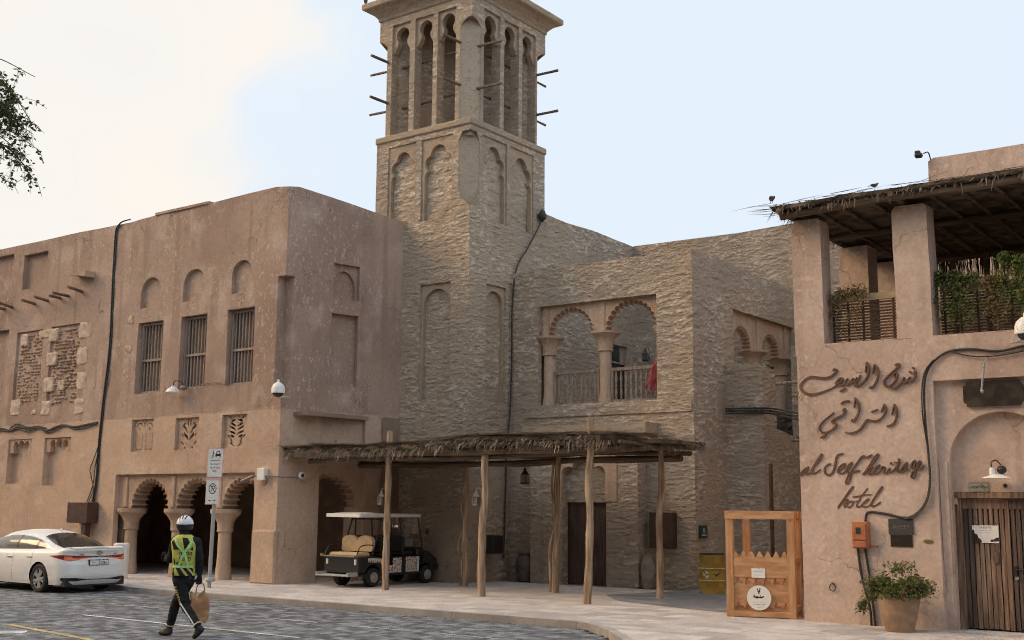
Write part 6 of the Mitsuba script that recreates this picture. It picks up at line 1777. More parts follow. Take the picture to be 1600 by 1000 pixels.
CAR = thing('car', 'white saloon car with glowing rear lights driving along the kerb', 'car')
CX, CY, CS = -23.74, 16.45, .965   # the rear end's middle; local x runs forward, y to the left
CL, CWD = 4.95, .925


def cput(name, m, mat, parent=CAR, smooth=35, **kw):
    v = np.asarray(m[0]) * CS
    w = np.column_stack([CX - v[:, 0], CY - v[:, 1], v[:, 2] - .1])
    return put(name, (w, m[1]), mat, parent, smooth, **kw)


def ztop(x):
    return np.interp(x, [0, .25, .7, 1.6, 3.0, 3.9, 4.6, 4.95], [1.02, 1.03, 1.01, .985, .955, .93, .84, .70])


def body_pt(u, q):
    """The body's skin: u runs along the left flank from the front (0) to the rear corner, across the rear and back on the right; q from sill (0) to shoulder (1)."""
    u, q = np.asarray(u, float), np.asarray(q, float)
    # outline of the plan: flank, rounded corner, rear
    r = .42
    Lf, Lc, Lr = CL - r, r * np.pi / 2, 2 * (CWD - r)
    s = u * (2 * Lf + 2 * Lc + Lr)
    x, y, nx, ny = (np.zeros_like(s) for _ in range(4))
    a = s < Lf
    x[a], y[a], ny[a] = CL - s[a], CWD, 1
    b = (s >= Lf) & (s < Lf + Lc)
    t = (s[b] - Lf) / r
    x[b], y[b], nx[b], ny[b] = r - r * np.sin(t), CWD - r + r * np.cos(t), -np.sin(t), np.cos(t)
    c = (s >= Lf + Lc) & (s < Lf + Lc + Lr)
    x[c], y[c], nx[c] = 0, CWD - r - (s[c] - Lf - Lc), -1
    d = (s >= Lf + Lc + Lr) & (s < Lf + 2 * Lc + Lr)
    t = (s[d] - Lf - Lc - Lr) / r
    x[d], y[d], nx[d], ny[d] = r - r * np.cos(t), -(CWD - r) - r * np.sin(t), -np.cos(t), -np.sin(t)
    e = s >= Lf + 2 * Lc + Lr
    x[e], y[e], ny[e] = r + (s[e] - Lf - 2 * Lc - Lr), -CWD, -1
    z = .19 + q * (ztop(x) - .19)
    h = z / ztop(np.minimum(x, 3.0))
    flank = np.interp(h, [.15, .30, .45, .62, .74, .84, .93, 1.0], [-.075, -.03, -.008, 0, -.006, -.022, -.045, -.115])
    rear = np.interp(h, [.15, .26, .36, .44, .58, .66, .70, .80, .90, .965, 1.0], [-.16, -.06, -.01, 0, -.012, -.015, -.035, -.06, -.045, -.0, -.03])
    k = np.clip(-nx, 0, 1) ** 1.2
    off = flank * (1 - k) + rear * k
    off = off - .10 * np.clip((x - 3.6) / 1.35, 0, 1) ** 2 - .035 * np.clip(1 - x / 1.4, 0, 1) * (1 - k)
    return np.stack([x + nx * off, y + ny * off, z], -1), np.stack([nx, ny, nx * 0], -1)


UL = 2 * (CL - .42) + .42 * np.pi + 2 * (CWD - .42)


def ux(x, left=True):
    """u of a place on the flank x metres from the rear."""
    s = (CL - x) / UL
    return s if left else 1 - s


def skin(poly, fn, res, d):
    v, f = sheet(orient(poly), res)
    p, n = fn(v[:, 0], v[:, 1])
    return p + n * d, f


def wheel_cut(xc, left):
    a = np.linspace(0, 2 * np.pi, 40)
    x, z = xc + .375 * np.cos(a), .325 + .385 * np.sin(a)
    return Polygon([(ux(xx, left), (zz - .19) / (ztop(xx) - .19)) for xx, zz in zip(x, z)])


shell = box(0, 0, 1, 1)
for left in (True, False):
    for xc in (1.05, 3.92):
        shell = shell.difference(wheel_cut(xc, left))
fl = skin(polys(shell)[0], body_pt, (.004, .04), 0)
fl = (fl[0], fl[1][:, ::-1])
cput('body', fl, 'car_white', smooth=True)
# deck, bonnet and roof
G = np.linspace(0, 1, 41)


def deck(x0, x1, n):
    xs = np.linspace(x0, x1, n)
    rows = []
    for x in xs:
        uu = np.array([ux(max(x, .43), True)])
        w = body_pt(uu, np.array([1.0]))[0][0]
        yw = w[1] if x > .43 else float(np.interp(x, [.03, .12, .25, .43], [.55, .70, .775, w[1]]))
        t = np.linspace(-1, 1, 15)
        rows.append(np.column_stack([np.full(15, x), t * yw, ztop(x) + .028 * (1 - t ** 2)]))
    v = np.vstack(rows)
    f = []
    for i in range(n - 1):
        for j in range(14):
            a = i * 15 + j
            f += [(a, a + 1, a + 16), (a, a + 16, a + 15)]
    return v, np.array(f)


cput('boot_lid', deck(.03, 1.3, 10), 'car_white', smooth=True)
cput('bonnet', deck(3.4, 4.9, 10), 'car_white', smooth=True)
cput('spoiler', cat([(np.array([[.0, -.62, 1.035], [.0, .62, 1.035], [.20, -.74, 1.06], [.20, .74, 1.06], [.03, -.64, 1.005], [.03, .64, 1.005], [.0, -.40, 1.045], [.0, .40, 1.045]]), np.array([[0, 2, 3], [0, 3, 1], [0, 1, 5], [0, 5, 4], [0, 4, 2], [1, 3, 5]]))]), 'car_white', smooth=False)


def zroof(x):
    return np.interp(x, [.52, .75, 1.1, 1.45, 1.8, 2.2, 2.6, 3.0, 3.4, 3.75], [1.02, 1.115, 1.265, 1.365, 1.415, 1.438, 1.435, 1.395, 1.235, 1.0])


def house_pt(x, th):
    """The cabin: x from the rear, th from -1 (right sill) over the roof to 1 (left sill)."""
    x, th = np.asarray(x, float), np.asarray(th, float)
    zb = ztop(x) - .03
    h = np.maximum(zroof(x) - zb, 0)
    w = np.interp(x, [.52, .9, 1.6, 2.6, 3.3, 3.75], [.66, .75, .80, .80, .79, .74])
    a = th * np.pi / 2
    n = 2.5
    sy, cz = np.sin(a), np.cos(a)
    y = w * np.sign(sy) * np.abs(sy) ** (2 / n)
    z = zb + h * np.abs(cz) ** (2 / n)
    e = 1e-3
    return np.stack([x, y, z], -1)


def house_n(x, th):
    p = house_pt(x, th)
    dx = house_pt(x + .01, th) - house_pt(x - .01, th)
    dt = house_pt(x, np.clip(th + .004, -1, 1)) - house_pt(x, np.clip(th - .004, -1, 1))
    n = np.cross(dx, dt)
    n /= np.linalg.norm(n, axis=1, keepdims=True) + 1e-9
    n[n[:, 2] < -.2] *= -1
    return p, n


cab = skin(box(.52, -1, 3.75, 1), house_n, (.08, .04), 0)
cput('roof', (cab[0], cab[1]), 'car_white', smooth=True)
# glass: side panes with pillars, rear screen, windscreen
sl = lambda x: np.interp(x, [1.0, 1.25, 1.6, 2.2, 2.7, 3.1, 3.4], [.80, .66, .58, .55, .56, .63, .78])
for sgn in (1, -1):
    for nm, x0, x1 in (('quarter_window', .98, 1.34), ('side_window', 1.38, 2.12), ('side_window', 2.20, 3.25)):
        xs = np.linspace(x0, x1, 9)
        top = [(x, sl(x)) for x in xs]
        p = Polygon([(x0 + (.10 if x0 < 1 else 0), .955), (x1, .955)] + top[::-1])
        if sgn < 0:
            p = shapely.affinity.scale(p, 1, -1, origin=(0, 0))
        cput(nm, skin(p, house_n, (.06, .04), .006), 'car_glass', smooth=True)
    tr = Polygon([(.93, .985), (3.35, .985)] + [(x, sl(x) - .035) for x in np.linspace(3.35, .93, 16)]).difference(Polygon([(1.06, .957), (3.27, .957)] + [(x, sl(x)) for x in np.linspace(3.27, .98, 16)]))
    if sgn < 0:
        tr = shapely.affinity.scale(tr, 1, -1, origin=(0, 0))
    for p in polys(tr)[:1]:
        cput('window_trim', skin(p, house_n, (.06, .04), .004), 'car_chrome', smooth=True)
    pl_ = Polygon([(1.335, .957), (1.385, .957), (1.385, .60), (1.335, .61)]).union(Polygon([(2.115, .957), (2.205, .957), (2.205, .55), (2.115, .55)]))
    for p in polys(pl_):
        if sgn < 0:
            p = shapely.affinity.scale(p, 1, -1, origin=(0, 0))
        cput('pillar', skin(p, house_n, (.06, .04), .005), 'car_black', smooth=True)
cput('rear_window', skin(Polygon([(.60, -.60), (.58, 0), (.60, .60), (1.0, .55), (1.40, .44), (1.43, 0), (1.40, -.44), (1.0, -.55)]), house_n, (.06, .05), .006), 'car_glass_dark', smooth=True)
cput('windscreen', skin(Polygon([(3.08, -.42), (3.08, .42), (3.70, .60), (3.70, -.60)]), house_n, (.06, .05), .006), 'car_glass_dark', smooth=True)
cput('aerial', cat([lathe([(0, .07), (.01, .065), (.035, .0), (0, -.01)], (1.62, 0, 1.405), 10)]), 'car_white', smooth=True)
# rear lights, lamp bar, plate, bumper trim
s0 = (CL - .42) / UL
s1 = (CL - .42 + .42 * np.pi / 2) / UL
sm = .5
qz = lambda z: (z - .19) / (1.02 - .19)
for m_ in (1, -1):
    f_ = (lambda p: p) if m_ > 0 else (lambda p: shapely.affinity.scale(p, -1, 1, origin=(.5, 0)))
    lamp = Polygon([(s0 - .022, qz(.865)), (s0 + .02, qz(.875)), (s1 + .005, qz(.86)), (s1 + .034, qz(.845)), (s1 + .034, qz(.828)), (s1 + .012, qz(.80)), (s1 - .02, qz(.745)), (s0 + .03, qz(.755)), (s0 + .012, qz(.79))])
    k = cput('tail_light', skin(f_(lamp), body_pt, (.006, .03), .010), 'tail_red', smooth=True)
    glow = Polygon([(s1 - .034, qz(.845)), (s1 - .018, qz(.845)), (s1 - .014, qz(.80)), (s1 + .026, qz(.828)), (s1 + .010, qz(.795)), (s1 - .02, qz(.757)), (s1 - .034, qz(.762))])
    k_ = cput('lit_strip', (lambda m: (m[0], m[1][:, ::-1]))(skin(f_(glow), body_pt, (.006, .03), .014)), 'tail_glow', k, smooth=True)
    scene[k_]['emitter'] = {'type': 'area', 'radiance': {'type': 'rgb', 'value': (.34, .085, .03)}}
    tm_ = Polygon([(s1 - .040, qz(.36)), (s1 - .008, qz(.362)), (s1 + .016, qz(.325)), (.5, qz(.318)), (.5, qz(.306)), (s1 + .016, qz(.306)), (s1 - .005, qz(.285)), (s1 - .040, qz(.285))])
    cput('bumper_trim', skin(f_(tm_), body_pt, (.006, .03), .008), 'car_black', smooth=True)
    cput('door_handle', cat([bx((2.30, m_ * .93, .80), (.20, .03, .025), 0, .008), bx((1.45, m_ * .925, .815), (.20, .03, .025), 0, .008)]), 'car_chrome')
    for xg, z0_, z1_ in ((2.16, .26, .93), (3.20, .26, .90), (1.36, .62, .95)):
        u_ = ux(xg, m_ > 0)
        cput('door_gap', skin(box(u_ - .0004, (z0_ - .19) / .79, u_ + .0004, min((z1_ - .19) / .79, .97)), body_pt, (.01, .05), .002), 'car_black', smooth=True)
cput('lamp_bar', skin(box(s1 + .030, qz(.828), 1 - s1 - .030, qz(.848)), body_pt, (.006, .03), .012), 'car_black', smooth=True)
pl = cput('number_plate', b2(-.005, .06, -.27, .27, .635, .765, .006), 'car_black')
cput('plate_face', b2(-.010, .0, -.25, .25, .65, .75), 'sign_white', pl, False)


def car_text(s, h, y, z, fit, x=-.013):
    m = meshkit.text_mesh(s, h, .004, True)
    v = np.asarray(m.vertices)
    k = fit / v[:, 0].max()
    return np.column_stack([x - v[:, 2] * .3 + .0, y - v[:, 0] * k, z + v[:, 1]]), m.faces


cput('plate_text', cat([car_text('T', .055, .21, .672, .035), car_text('17384', .062, .02, .668, .22), (lambda m: (m[0], m[1]))(b2(-.0125, -.009, .10, .17, .69, .70))]), 'sign_black', pl, False)
em = Point(0, 0).buffer(1, 24)
em = shapely.affinity.scale(em, .075, .05).difference(shapely.affinity.scale(Point(0, 0).buffer(1, 24), .06, .038)).union(LineString([(-.02, .035), (-.03, -.015), (.05, -.005)]).buffer(.008))
v_, f_ = earcut(orient(polys(em)[0]))
cput('emblem', (np.column_stack([np.full(len(v_), -.012), -v_[:, 0], .925 + v_[:, 1]]), f_), 'car_chrome_dark', smooth=False)
for (yy, ww) in ((.45, .10), (-.45, .07)):
    cput('badge', b2(.02, .032, yy - ww / 2, yy + ww / 2, .885, .90), 'car_chrome_dark', smooth=False)
cput('lower_lip', cat([b2(.22, .6, -.70, .70, .17, .27, .03)]), 'car_black')
cput('underside', b2(.12, 4.8, -.80, .80, .16, .34), 'car_black', smooth=False)
cput('wheel_well', cat([b2(xc - .42, xc + .42, s * .50 - .16, s * .50 + .16, .25, .78) for xc in (1.05, 3.92) for s in (1, -1)]), 'car_black', smooth=False)
cput('wing_mirror', cat([blob((3.15, s * 1.0, 1.0), (.06, .11, .075), 2, .02) for s in (1, -1)]), 'car_white', smooth=True)
cput('headrest', cat([b2(x, x + .12, s * .35 - .13, s * .35 + .13, 1.0, 1.22, .04) for x in (1.55, 2.6) for s in (1, -1)]), 'car_black')


def wheel(xc, s):
    w = cput('wheel', (lambda m: (np.column_stack([xc + m[0][:, 0], s * (CWD - .12) + m[0][:, 2], .325 + m[0][:, 1]]), m[1]))(lathe([(.215, -.10), (.30, -.11), (.333, -.085), (.336, 0), (.333, .085), (.30, .11), (.225, .10), (.215, -.10)], n=40)), 'tyre', smooth=40)
    sp_ = [Point(0, 0).buffer(.238, 32).difference(Point(0, 0).buffer(.212, 32)), Point(0, 0).buffer(.055, 16)]
    for k in range(10):
        a = k * np.pi / 5 + (.10 if k % 2 else -.10) + .2
        c_, s_ = math.cos(a), math.sin(a)
        sp_.append(Polygon([(.04 * c_ - .020 * s_, .04 * s_ + .020 * c_), (.225 * c_ - .027 * s_, .225 * s_ + .027 * c_), (.225 * c_ + .027 * s_, .225 * s_ - .027 * c_), (.04 * c_ + .020 * s_, .04 * s_ - .020 * c_)]))
    rim = unary_union(sp_)
    fp = Plane((xc, s * (CWD - .03), .325), (-s, 0, 0))
    cput('rim', extrude(rim, fp, .0, .03), 'alloy', w)
    cput('disc', extrude(Point(0, 0).buffer(.225, 28), fp, .05, .06), 'car_black', w)


for xc in (1.05, 3.92):
    for s in (1, -1):
        wheel(xc, s)

# ------------------------------------------------------------------ golf cart under the canopy
GC = thing('golf_cart', 'black golf cart with white roof and beige rear seat parked under the canopy', 'golf cart')
GX, GY = -20.03, 20.40      # rear middle; local y runs forward (north), x to its right


def gput(name, m, mat, parent=GC, smooth=False, **kw):
    return put(name, (np.asarray(m[0]) * V3(.96, .98, .93) + V3(GX, GY, 0), m[1]), mat, parent, smooth, **kw)


roof_p = Polygon([(-.54, .14), (.54, .14), (.56, .25), (.56, 2.2), (.50, 2.34), (-.50, 2.34), (-.56, 2.2), (-.56, .25)]).buffer(.06)
top, f_ = sheet(orient(roof_p), (.12, .12))
crown_ = 1.80 + .045 * (1 - (top[:, 0] / .7) ** 4) + .03 * np.exp(-((top[:, 1] - .55) / .35) ** 2)
c_ = np.asarray(orient(roof_p).exterior.coords)[:-1]
n_ = len(c_)
i_ = np.arange(n_)
j_ = (i_ + 1) % n_
zc_ = 1.80 + .045 * (1 - (c_[:, 0] / .7) ** 4) + .03 * np.exp(-((c_[:, 1] - .35) / .4) ** 2)
gput('roof', cat([(np.column_stack([top, crown_]), f_), (np.column_stack([top, np.full(len(top), 1.75)]), f_[:, ::-1]), (np.vstack([np.column_stack([c_, zc_]), np.column_stack([c_, np.full(n_, 1.75)])]), np.vstack([np.stack([i_ + n_, j_, i_], 1), np.stack([i_ + n_, j_ + n_, j_], 1)]))]), 'white_paint')
for s in (1, -1):
    for a, t_, r_ in (((s * .52, .62, .80), (s * .50, .95, 1.77), .022), ((s * .52, 1.05, .75), (s * .52, 1.08, 1.77), .02), ((s * .52, 2.50, .80), (s * .50, 2.30, 1.77), .022), ((s * .52, 1.75, .75), (s * .50, 1.62, 1.77), .018)):
        gput('roof_post', tube([a, t_], r_, 8), 'black_metal', smooth=50)
for y_, z_ in ((2.48, .84), (.95, 1.70)):
    gput('cross_bar', tube([(-.5, y_, z_), (.5, y_, z_)], .02, 8), 'black_metal', smooth=50)
bodyp = Polygon([(.08, .36), (.08, .74), (.62, .74), (.80, .72), (1.0, .50), (1.55, .46), (1.62, .72), (2.15, .74), (2.30, .46), (2.42, .50), (2.48, .84), (2.62, .86), (2.95, .66), (3.05, .44), (2.98, .32), (2.78, .32), (2.72, .50), (2.5, .56), (2.3, .48), (2.22, .30), (.86, .28), (.80, .48), (.62, .58), (.42, .52), (.30, .36)])
gput('body', extrude(bodyp, Plane((.58, 0, 0), (0, 1, 0)), 0, 1.16), 'cart_black')
gput('floor', b2(-.58, .58, .1, 2.6, .27, .33), 'cart_black')


def seat(y0, face, mat):
    """A bench: cushion and a back with two rounded humps; face: +1 looks forward, -1 back."""
    s = gput('seat', cat([b2(-.52, .52, min(y0, y0 + face * .45), max(y0, y0 + face * .45), .74, .86, .05)]), mat, smooth=35)
    bp = unary_union([box(-.52, .90, .52, 1.16), shapely.affinity.scale(Point(-.265, 1.14).buffer(.26, 16), 1, .55), shapely.affinity.scale(Point(.265, 1.14).buffer(.26, 16), 1, .55), box(-.50, .88, .50, .95)]).buffer(-.03).buffer(.03)
    gput('backrest', extrude(bp, Plane((0, y0 - face * .02, 0), (1, 0, 0)), 0, .10), mat, s)


seat(.58, -1, 'seat_beige')
seat(.92, 1, 'cart_black')
seat(1.72, 1, 'cart_black')
gput('arm_rail', tube(smoothline([(.54, .05, .80), (.54, .16, 1.0), (.54, .35, 1.05), (.54, .62, 1.04)], 4), .014, 8), 'black_metal', smooth=50)
gput('arm_rail', tube(smoothline([(-.54, .05, .80), (-.54, .16, 1.0), (-.54, .35, 1.05), (-.54, .62, 1.04)], 4), .014, 8), 'black_metal', smooth=50)
gput('foot_board', cat([b2(-.55, .55, -.24, .06, .28, .32, .01), b2(-.55, -.50, -.24, .1, .28, .38), b2(.50, .55, -.24, .1, .28, .38)]), 'grey_paint')
gput('grab_bar', cat([tube([(-.55, -.02, .77), (.55, -.02, .77)], .02, 8), b2(-.62, -.52, -.05, .03, .75, .82, .01)]), 'lantern_metal', smooth=50)
for s in (1, -1):
    gput('tail_light', b2(s * .48 - .03, s * .48 + .03, .05, .09, .56, .70, .01), 'white_paint')
    for nm, pg, mt in (('flower_panel', Polygon([(.40, .73), (.95, .70), (1.02, .52), (1.30, .52), (1.30, .70), (1.62, .72), (1.62, .33), (1.15, .33), (.98, .52), (.82, .60), (.42, .62)]), 'floral'), ('flower_panel', box(1.78, .33, 2.28, .72), 'floral')):
        gput(nm, extrude(pg, Plane((s * .585, 0, 0), (0, s, 0)), -.004, .004) if s > 0 else extrude(shapely.affinity.scale(pg, -1, 1, origin=(0, 0)), Plane((s * .585, 0, 0), (0, s, 0)), -.004, .004), mt)
gput('plate', box_ := b2(.588, .592, 2.22, 2.28, .36, .72), 'white_paint')
gput('windscreen', extrude(box(-.5, .88, .5, 1.72), Plane((0, 2.42, 0), (1, 0, 0)), 0, .006), 'clear_glass')
gput('dashboard', b2(-.52, .52, 2.28, 2.5, .72, .95, .04), 'cart_black')
wh = gput('steering_wheel', (lambda m: (np.column_stack([m[0][:, 0] - .25, m[0][:, 1] * .8 + 2.15, m[0][:, 2] + m[0][:, 1] * .55 + .98]), m[1]))(tube([(.16 * math.cos(a), .16 * math.sin(a), 0) for a in np.linspace(0, 2 * np.pi, 25)], .014, 6, False)), 'black_metal', smooth=50)
gput('paper', b2(.05, .35, 2.25, 2.27, .98, 1.14), 'grey_paint')
gput('wing_mirror', cat([blob((.66, 2.5, 1.35), (.05, .03, .09), 2, .03)]), 'black_metal', smooth=True)
gput('headlight', cat([blob((s * .42, 2.98, .58), (.10, .06, .08), 2, .02) for s in (1, -1)]), 'white_paint', smooth=True)
for y in (.62, 2.62):
    for s in (1, -1):
        w = gput('wheel', (lambda m: (np.column_stack([s * .50 + m[0][:, 2], y + m[0][:, 0], .235 + m[0][:, 1]]), m[1]))(lathe([(.12, -.09), (.20, -.10), (.235, -.07), (.24, 0), (.235, .07), (.20, .10), (.125, .085), (.12, -.09)], n=28)), 'tyre', smooth=40)
        gput('hub', (lambda m: (np.column_stack([s * (.50 + .05) + s * m[0][:, 2], y + m[0][:, 0], .235 + m[0][:, 1]]), m[1]))(lathe([(0, .05), (.03, .055), (.05, .04), (.11, .03), (.135, .04), (.135, 0), (0, 0)], n=20)), 'alloy', w, 40)

# ------------------------------------------------------------------ the delivery rider on foot
import manifold3d as m3
PR, PFW = V3(.8051, .5931, 0), V3(-.5931, .8051, 0)
PO = V3(-14.86, 11.80, 0)
ME = thing('person', 'person in white helmet and yellow and black striped vest walking with a paper bag', 'person')


def pw_(v):
    v = np.asarray(v, float)
    return PO + v[:, :1] * PR + v[:, 1:2] * PFW + v[:, 2:3] * V3(0, 0, 1)


def capsule_chain(bones, length=.022, smooth=8):
    """Bones ((point, radius), (point, radius)) hulled, joined, refined and smoothed into one skin."""
    parts = []
    for (a, ra), (b, rb) in bones:
        parts.append(m3.Manifold.batch_hull([m3.Manifold.sphere(ra, 20).translate(list(map(float, a))), m3.Manifold.sphere(rb, 20).translate(list(map(float, b)))]))
    m = m3.Manifold.batch_boolean(parts, m3.OpType.Add).refine_to_length(length)
    q = m.to_mesh()
    t = trimesh.Trimesh(q.vert_properties[:, :3], q.tri_verts, process=True)
    trimesh.smoothing.filter_taubin(t, iterations=smooth)
    return np.asarray(t.vertices), np.asarray(t.faces)


def creased(m, amp=.010, f=V3(16, 16, 26)):
    """Cloth folds pressed into a garment's skin."""
    t = trimesh.Trimesh(m[0], m[1], process=False)
    v = np.asarray(m[0])
    q = v + .05 * np.stack([meshkit.noise(v * 7, k) - .5 for k in (71, 72, 73)], -1)
    d = np.abs(meshkit.noise(q * f, 74) - .5) * 2 - .4 + .6 * (meshkit.noise(q * V3(7, 7, 15), 75) - .5)
    return v + np.asarray(t.vertex_normals) * (d * amp)[:, None], m[1]


def pput(name, m, mat, parent=ME, smooth=True, **kw):
    return put(name, (pw_(m[0]), m[1]), mat, parent, smooth, **kw)


J = dict(head=(-.032, .03, 1.565), chin=(-.06, .09, 1.48), neck=(-.02, .0, 1.42), chest=(.0, .0, 1.22), waist=(-.002, 0, .95), pelvis=(-.003, 0, .78), ls=(-.165, .03, 1.345), rs=(.178, -.03, 1.335), le=(-.245, .05, 1.06), lw=(-.325, .19, 1.07), lh=(-.36, .25, 1.085),
         re=(.238, -.03, 1.06), rw=(.236, .01, .82), rh=(.234, .02, .735), lhip=(-.045, -.05, .74), rhip=(.055, .05, .74), lk=(.065, -.05, .37), la=(.315, -.22, .085), lt=(.235, -.12, -.065), rk=(-.165, .19, .36), ra=(-.255, .26, .02), rt=(-.42, .38, -.062), lheel=(.37, -.25, .05), rheel=(-.235, .235, -.045))
P = {k: V3(*v) for k, v in J.items()}


def hand(wrist, knuck, side_, curl, hold=None):
    """Palm and five bent fingers, rooted in the palm."""
    d = (knuck - wrist) / np.linalg.norm(knuck - wrist)
    x = np.cross(d, V3(0, 1, 0) if abs(d[1]) < .8 else V3(1, 0, 0))
    x /= np.linalg.norm(x)
    n = np.cross(d, x)
    bones = [((wrist, .024), (wrist + d * .04, .026))]
    for k in range(4):
        o = x * (k - 1.5) * .019 * side_
        bones.append(((wrist + d * .02 + o * .6, .018), (wrist + d * .085 + o, .0125)))
    for k, L in enumerate((.055, .070, .074, .064)):
        o = x * (k - 1.5) * .020 * side_
        p0 = wrist + d * .085 + o
        a = curl
        p1 = p0 + (d * math.cos(a) + n * math.sin(a)) * L * .45
        p2 = p1 + (d * math.cos(2 * a) + n * math.sin(2 * a)) * L * .32
        p3 = p2 + (d * math.cos(2.8 * a) + n * math.sin(2.8 * a)) * L * .25
        bones += [((p0, .0115), (p1, .0105)), ((p1, .0105), (p2, .0095)), ((p2, .0095), (p3, .0085))]
    t0 = wrist + d * .035 + x * .026 * side_
    t1 = t0 + (d * .6 + x * .6 * side_ + n * .5) * .036
    t2 = t1 + (d * .8 + n * .6) * .026
    bones += [((t0, .013), (t1, .0115)), ((t1, .0115), (t2, .010))]
    return bones


bones = [((P['head'] + V3(0, -.02, .04), .095), (P['head'] + V3(-.02, .03, .0), .088)), ((P['head'], .085), (P['chin'], .045)), ((P['neck'] + V3(0, 0, -.03), .06), (P['head'] + V3(0, 0, -.06), .056)), ((P['neck'] + V3(0, 0, -.06), .07), (P['chest'], .12)), ((P['chest'] + V3(-.06, 0, .05), .105), (P['chest'] + V3(.06, 0, .05), .105)),
         ((P['chest'], .125), (P['waist'], .115)), ((P['waist'], .115), (P['pelvis'], .12)), ((P['ls'], .055), (P['rs'], .055)),
         ((P['ls'], .052), (P['le'], .042)), ((P['le'], .042), (P['lw'], .028)), ((P['rs'], .052), (P['re'], .042)), ((P['re'], .042), (P['rw'], .028)),
         ((P['pelvis'] + V3(-.05, 0, 0), .10), (P['lhip'], .085)), ((P['pelvis'] + V3(.05, 0, 0), .10), (P['rhip'], .085)), ((P['lhip'], .082), (P['lk'], .055)), ((P['lk'], .055), (P['la'], .038)), ((P['rhip'], .082), (P['rk'], .055)), ((P['rk'], .055), (P['ra'], .038)),
         ((P['la'], .036), (P['lt'], .028)), ((P['la'], .036), (P['lheel'], .03)), ((P['ra'], .036), (P['rt'], .028)), ((P['ra'], .036), (P['rheel'], .03))]
face = [((P['head'] + V3(-.055, .105, -.015), .014), (P['head'] + V3(-.045, .095, .02), .008)), ((P['head'] + V3(-.095, .0, -.01), .014), (P['head'] + V3(-.10, -.015, .015), .010)), ((P['head'] + V3(.075, .05, -.01), .014), (P['head'] + V3(.08, .035, .015), .010)),
        ((P['chin'] + V3(-.022, .012, .028), .010), (P['chin'] + V3(.008, .025, .028), .010)), ((P['chin'], .03), (P['chin'] + V3(0, .01, .02), .03))]
bones += face + hand(P['lw'], P['lh'], 1, .55) + hand(P['rw'], P['rh'], -1, .75)
pput('body', capsule_chain(bones, .016, 6), 'skin')
# trousers and jacket
pput('trousers', creased(capsule_chain([((P['waist'] + V3(0, 0, -.02), .128), (P['pelvis'], .140)), ((P['pelvis'] + V3(-.05, -.02, 0), .118), (P['lhip'], .102)), ((P['pelvis'] + V3(.05, .02, 0), .118), (P['rhip'], .102)), ((P['lhip'], .102), (P['lk'], .076)), ((P['lk'], .076), (P['la'] + V3(-.02, .01, .03), .058)),
                               ((P['rhip'], .102), (P['rk'], .078)), ((P['rk'], .078), (P['ra'] + V3(.01, 0, .045), .060))], .016, 6), .012), 'cloth_black')
pput('jacket', creased(capsule_chain([((P['neck'] + V3(0, -.01, -.02), .072), (P['neck'] + V3(0, -.01, -.07), .09)), ((P['chest'] + V3(-.065, 0, .05), .122), (P['chest'] + V3(.065, 0, .05), .122)), ((P['chest'], .142), (P['waist'], .135)), ((P['waist'], .135), (P['pelvis'] + V3(0, 0, .07), .14)), ((P['ls'] + V3(.02, 0, 0), .075), (P['rs'] + V3(-.02, 0, 0), .075)),
                             ((P['ls'], .074), (P['le'], .062)), ((P['le'], .062), (P['lw'] + (P['le'] - P['lw']) * .12, .046)), ((P['rs'], .074), (P['re'], .060)), ((P['re'], .060), (P['rw'] + V3(0, 0, .03), .046)), ((P['neck'] + V3(0, -.01, -.05), .085), (P['rs'] + V3(-.05, 0, .0), .08)), ((P['neck'] + V3(0, -.01, -.05), .085), (P['ls'] + V3(.05, 0, .0), .08)), ((P['neck'] + V3(0, -.01, -.05), .078), (P['head'] + V3(.0, -.02, -.05), .080))], .016, 6), .009), 'cloth_black')
# vest: a shaped shell round the torso, addressed by (metres from the spine to the right, height)
VP = np.array([[.83, .182, .165], [.92, .176, .160], [1.02, .174, .157], [1.12, .186, .163], [1.24, .204, .170], [1.33, .210, .158], [1.39, .175, .135], [1.44, .095, .100]])


def vest_pt(u, z, out=0.0):
    u, z = np.asarray(u, float), np.asarray(z, float)
    a, b = np.interp(z, VP[:, 0], VP[:, 1]) + out, np.interp(z, VP[:, 0], VP[:, 2]) + out
    th = u / .165
    x, y = np.sin(th), -np.cos(th)
    n = 2.6
    r = (np.abs(x) ** n + np.abs(y) ** n) ** (-1 / n)
    cx = np.interp(z, [.8, 1.0, 1.25, 1.43], [-.003, -.002, .002, -.018])
    fold = .006 * np.sin(z * 31 + u * 9) * np.clip((1.3 - z) * 3, 0, 1)
    rot = .12
    X, Y = a * r * x, b * r * y - fold
    return np.column_stack([cx + X * math.cos(rot) - Y * math.sin(rot), X * math.sin(rot) + Y * math.cos(rot), z])


def vest_patch(poly, out):
    ms = []
    for p in polys(poly):
        v, f = sheet(orient(p), (.02, .02))
        ms.append((vest_pt(v[:, 0], v[:, 1], out), f))
    return cat(ms)


